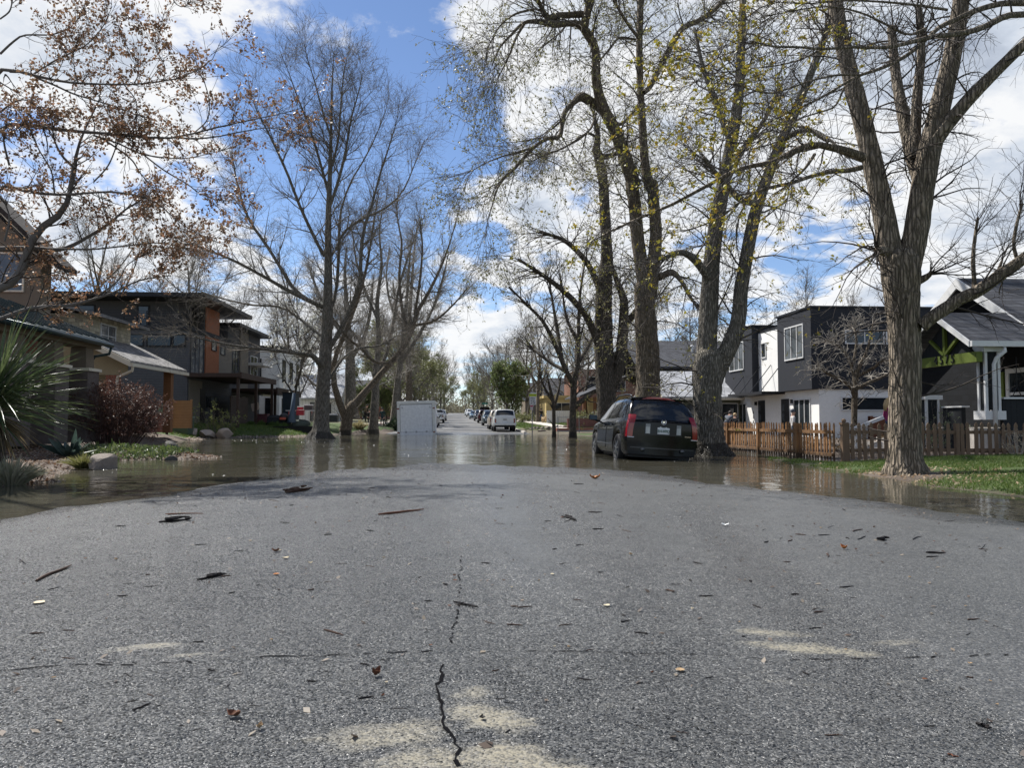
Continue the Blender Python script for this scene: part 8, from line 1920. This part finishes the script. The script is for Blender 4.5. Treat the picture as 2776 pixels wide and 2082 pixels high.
stick('black bundle of bark strips left of the road centre', (415, 1256), (484, 1243), .012, STKB, 4, seed=2)
stick('long thin brown stick pointing towards the water edge', (820, 1114), (914, 1102), .022, STKR, 1, seed=3)
stick('dark twig clump near the left water edge', (350, 1129), (415, 1124), .02, STKB, 5, seed=4)
stick('heap of brown twigs just below the waterline left of centre', (614, 1066), (668, 1060), .03, STK, 6, seed=5)
stick('dark split twig crossing the centre crack', (978, 1303), (1030, 1315), .009, STKB, 3, seed=6)
stick('black twig right of the smooth centre strip', (1216, 1116), (1250, 1126), .018, STKB, 3, seed=7)
stick('thin straight twig right of the road centre', (1270, 1107), (1300, 1108), .012, STKB, 1, seed=8)
stick('long thin red twig on the asphalt near the left waterline', (355, 1112), (440, 1111), .012, STKR, 1, seed=9)
stick('black chunk of bark on the right half of the road', (1896, 1168), (1920, 1166), .03, STKB, 1, seed=10)
stick('orange brown twig at the lower right', (2046, 1630), (2070, 1638), .004, STKR, 1, seed=11)
stick('short black twig at the right edge of the near road', (2120, 1570), (2145, 1578), .008, STKB, 2, seed=12)
stick('dark straight twig below the black bark chunk', (2000, 1195), (2045, 1197), .014, STKB, 1, seed=13)
stick('dark curled twig at the lower left of the road', (290, 1535), (325, 1522), .005, STKB, 1, seed=14)
stick('thin brown twig between the pale patches at left', (700, 1362), (742, 1374), .007, STK, 1, seed=15)
stick('small dark twig near the centre leaf', (775, 1512), (808, 1506), .005, STKB, 1, seed=16)
leaf('upright brown curled leaf left of the centre crack', (813, 1462), .034, LFB, 1.1, seed=1); leaf('dark brown folded leaf at the lower left', (505, 1551), .04, LFB, .6, seed=2); leaf('small tan curled leaf right of the dark folded leaf', (561, 1577), .022, LFT, .9, seed=3)
leaf('pale flat wood chip at the left of the road', (85, 1304), .06, CHP, .1, seed=4, name='wood_chip'); leaf('pale yellow leaf above the small orange chip', (617, 1208), .045, CHP, .3, seed=5); leaf('small orange chip left of the road centre', (597, 1243), .04, LFO, .2, seed=6, name='wood_chip')
leaf('bright orange leaf on the right half of the road', (1823, 1187), .05, LFO, .9, seed=7); leaf('flat tan leaf right of the centre crack', (1469, 1451), .035, LFT, .15, seed=8); leaf('dark curled leaf above the orange chip', (595, 1193), .05, LFB, .6, seed=9); leaf('pale yellow leaf near the right of the centre strip', (1310, 1311), .035, CHP, .2, seed=10)
leaf('white scrap on the right half of the road', (1567, 1137), .06, plain('scrap_white', (.7, .7, .68), .6), .5, seed=11, name='paper_scrap'); leaf('orange leaf by the water edge in front of the black car', (1285, 1035), .16, LFO, .7, seed=12); leaf('dark leaf at the top of the near pale patch', (1042, 1555), .02, STKB, .5, seed=13)
rr = random.Random(5)
GS = 'small dark twigs scattered over the wet asphalt'
for i in range(170):
    u = rr.random(); y = 1045 + 560 * u ** 1.6; x = rr.uniform(30, 2180)
    if roadpt(x * 1.255, y * 1.255)[2] < .012 or abs(roadpt(x * 1.255, y * 1.255)[0]) > 5.3: continue
    L = rr.uniform(8, 38) * (.6 + .4 * u); a = rr.gauss(0, .6)
    stick('small dark wet twig lying on the asphalt', (x, y), (x + L * math.cos(a), y + L * .35 * math.sin(a)), max(.0025, .008 - .006 * u) * rr.uniform(.6, 1.7), rr.choice((STKB, STKB, STK)), 1, GS, 100 + i)
GL = 'small pale leaf scraps scattered over the wet asphalt'
for i in range(60):
    u = rr.random(); x = rr.uniform(30, 2180); y = 1045 + 520 * u ** 1.5
    q = roadpt(x * 1.255, y * 1.255)
    if q[2] < .012 or abs(q[0]) > 5.3: continue
    leaf('small pale leaf scrap lying on the asphalt', (x, y), rr.uniform(.010, .026) * (1.6 - u), rr.choice((LFT, LFT, CHP, LFB, LFB)), rr.uniform(.1, .8), GL, 300 + i)
# fine debris and foam
r = np.random.default_rng(91)
n = 9000; x = r.uniform(-5.3, 5.4, n); y = r.uniform(1.8, 17.5, n); z = hroad(x, y); k = (z > .004) & (r.random(n) < np.where(z < .03, .95, .2))
pts = np.stack([x, y, z], 1)[k]
litter('road_grit', 'fine grit and leaf crumbs on the asphalt, thickest along the water edge', pts, leafmat('grit', (.02, .015, .012), (.14, .10, .075), (.42, .36, .28), .6), .015, r, flat=.3, lift=.004, cat='grit')
fp = []
for (px, py, w, n) in [(1130, 1203, 90, 60), (1200, 1190, 60, 40), (740, 1196, 110, 90), (690, 1192, 60, 60), (640, 1193, 20, 20), (860, 1200, 30, 30), (1170, 1215, 120, 50), (1500, 1215, 200, 30), (1130, 1232, 60, 25), (480, 1188, 50, 30), (560, 1290, 60, 12), (1800, 1250, 200, 30), (300, 1275, 60, 25), (1400, 1205, 150, 30), (950, 1210, 100, 40)]:
    for i in range(n // 2):
        fp.append(G(px + r.normal() * w * .5, py + r.normal() * 2.2, 0))
litter('foam', 'white foam flecks drifting on the floodwater', np.array(fp), plain('foam_white', (.7, .7, .66), 5e-1), .024, r, flat=.12, lift=.006, cat='foam')
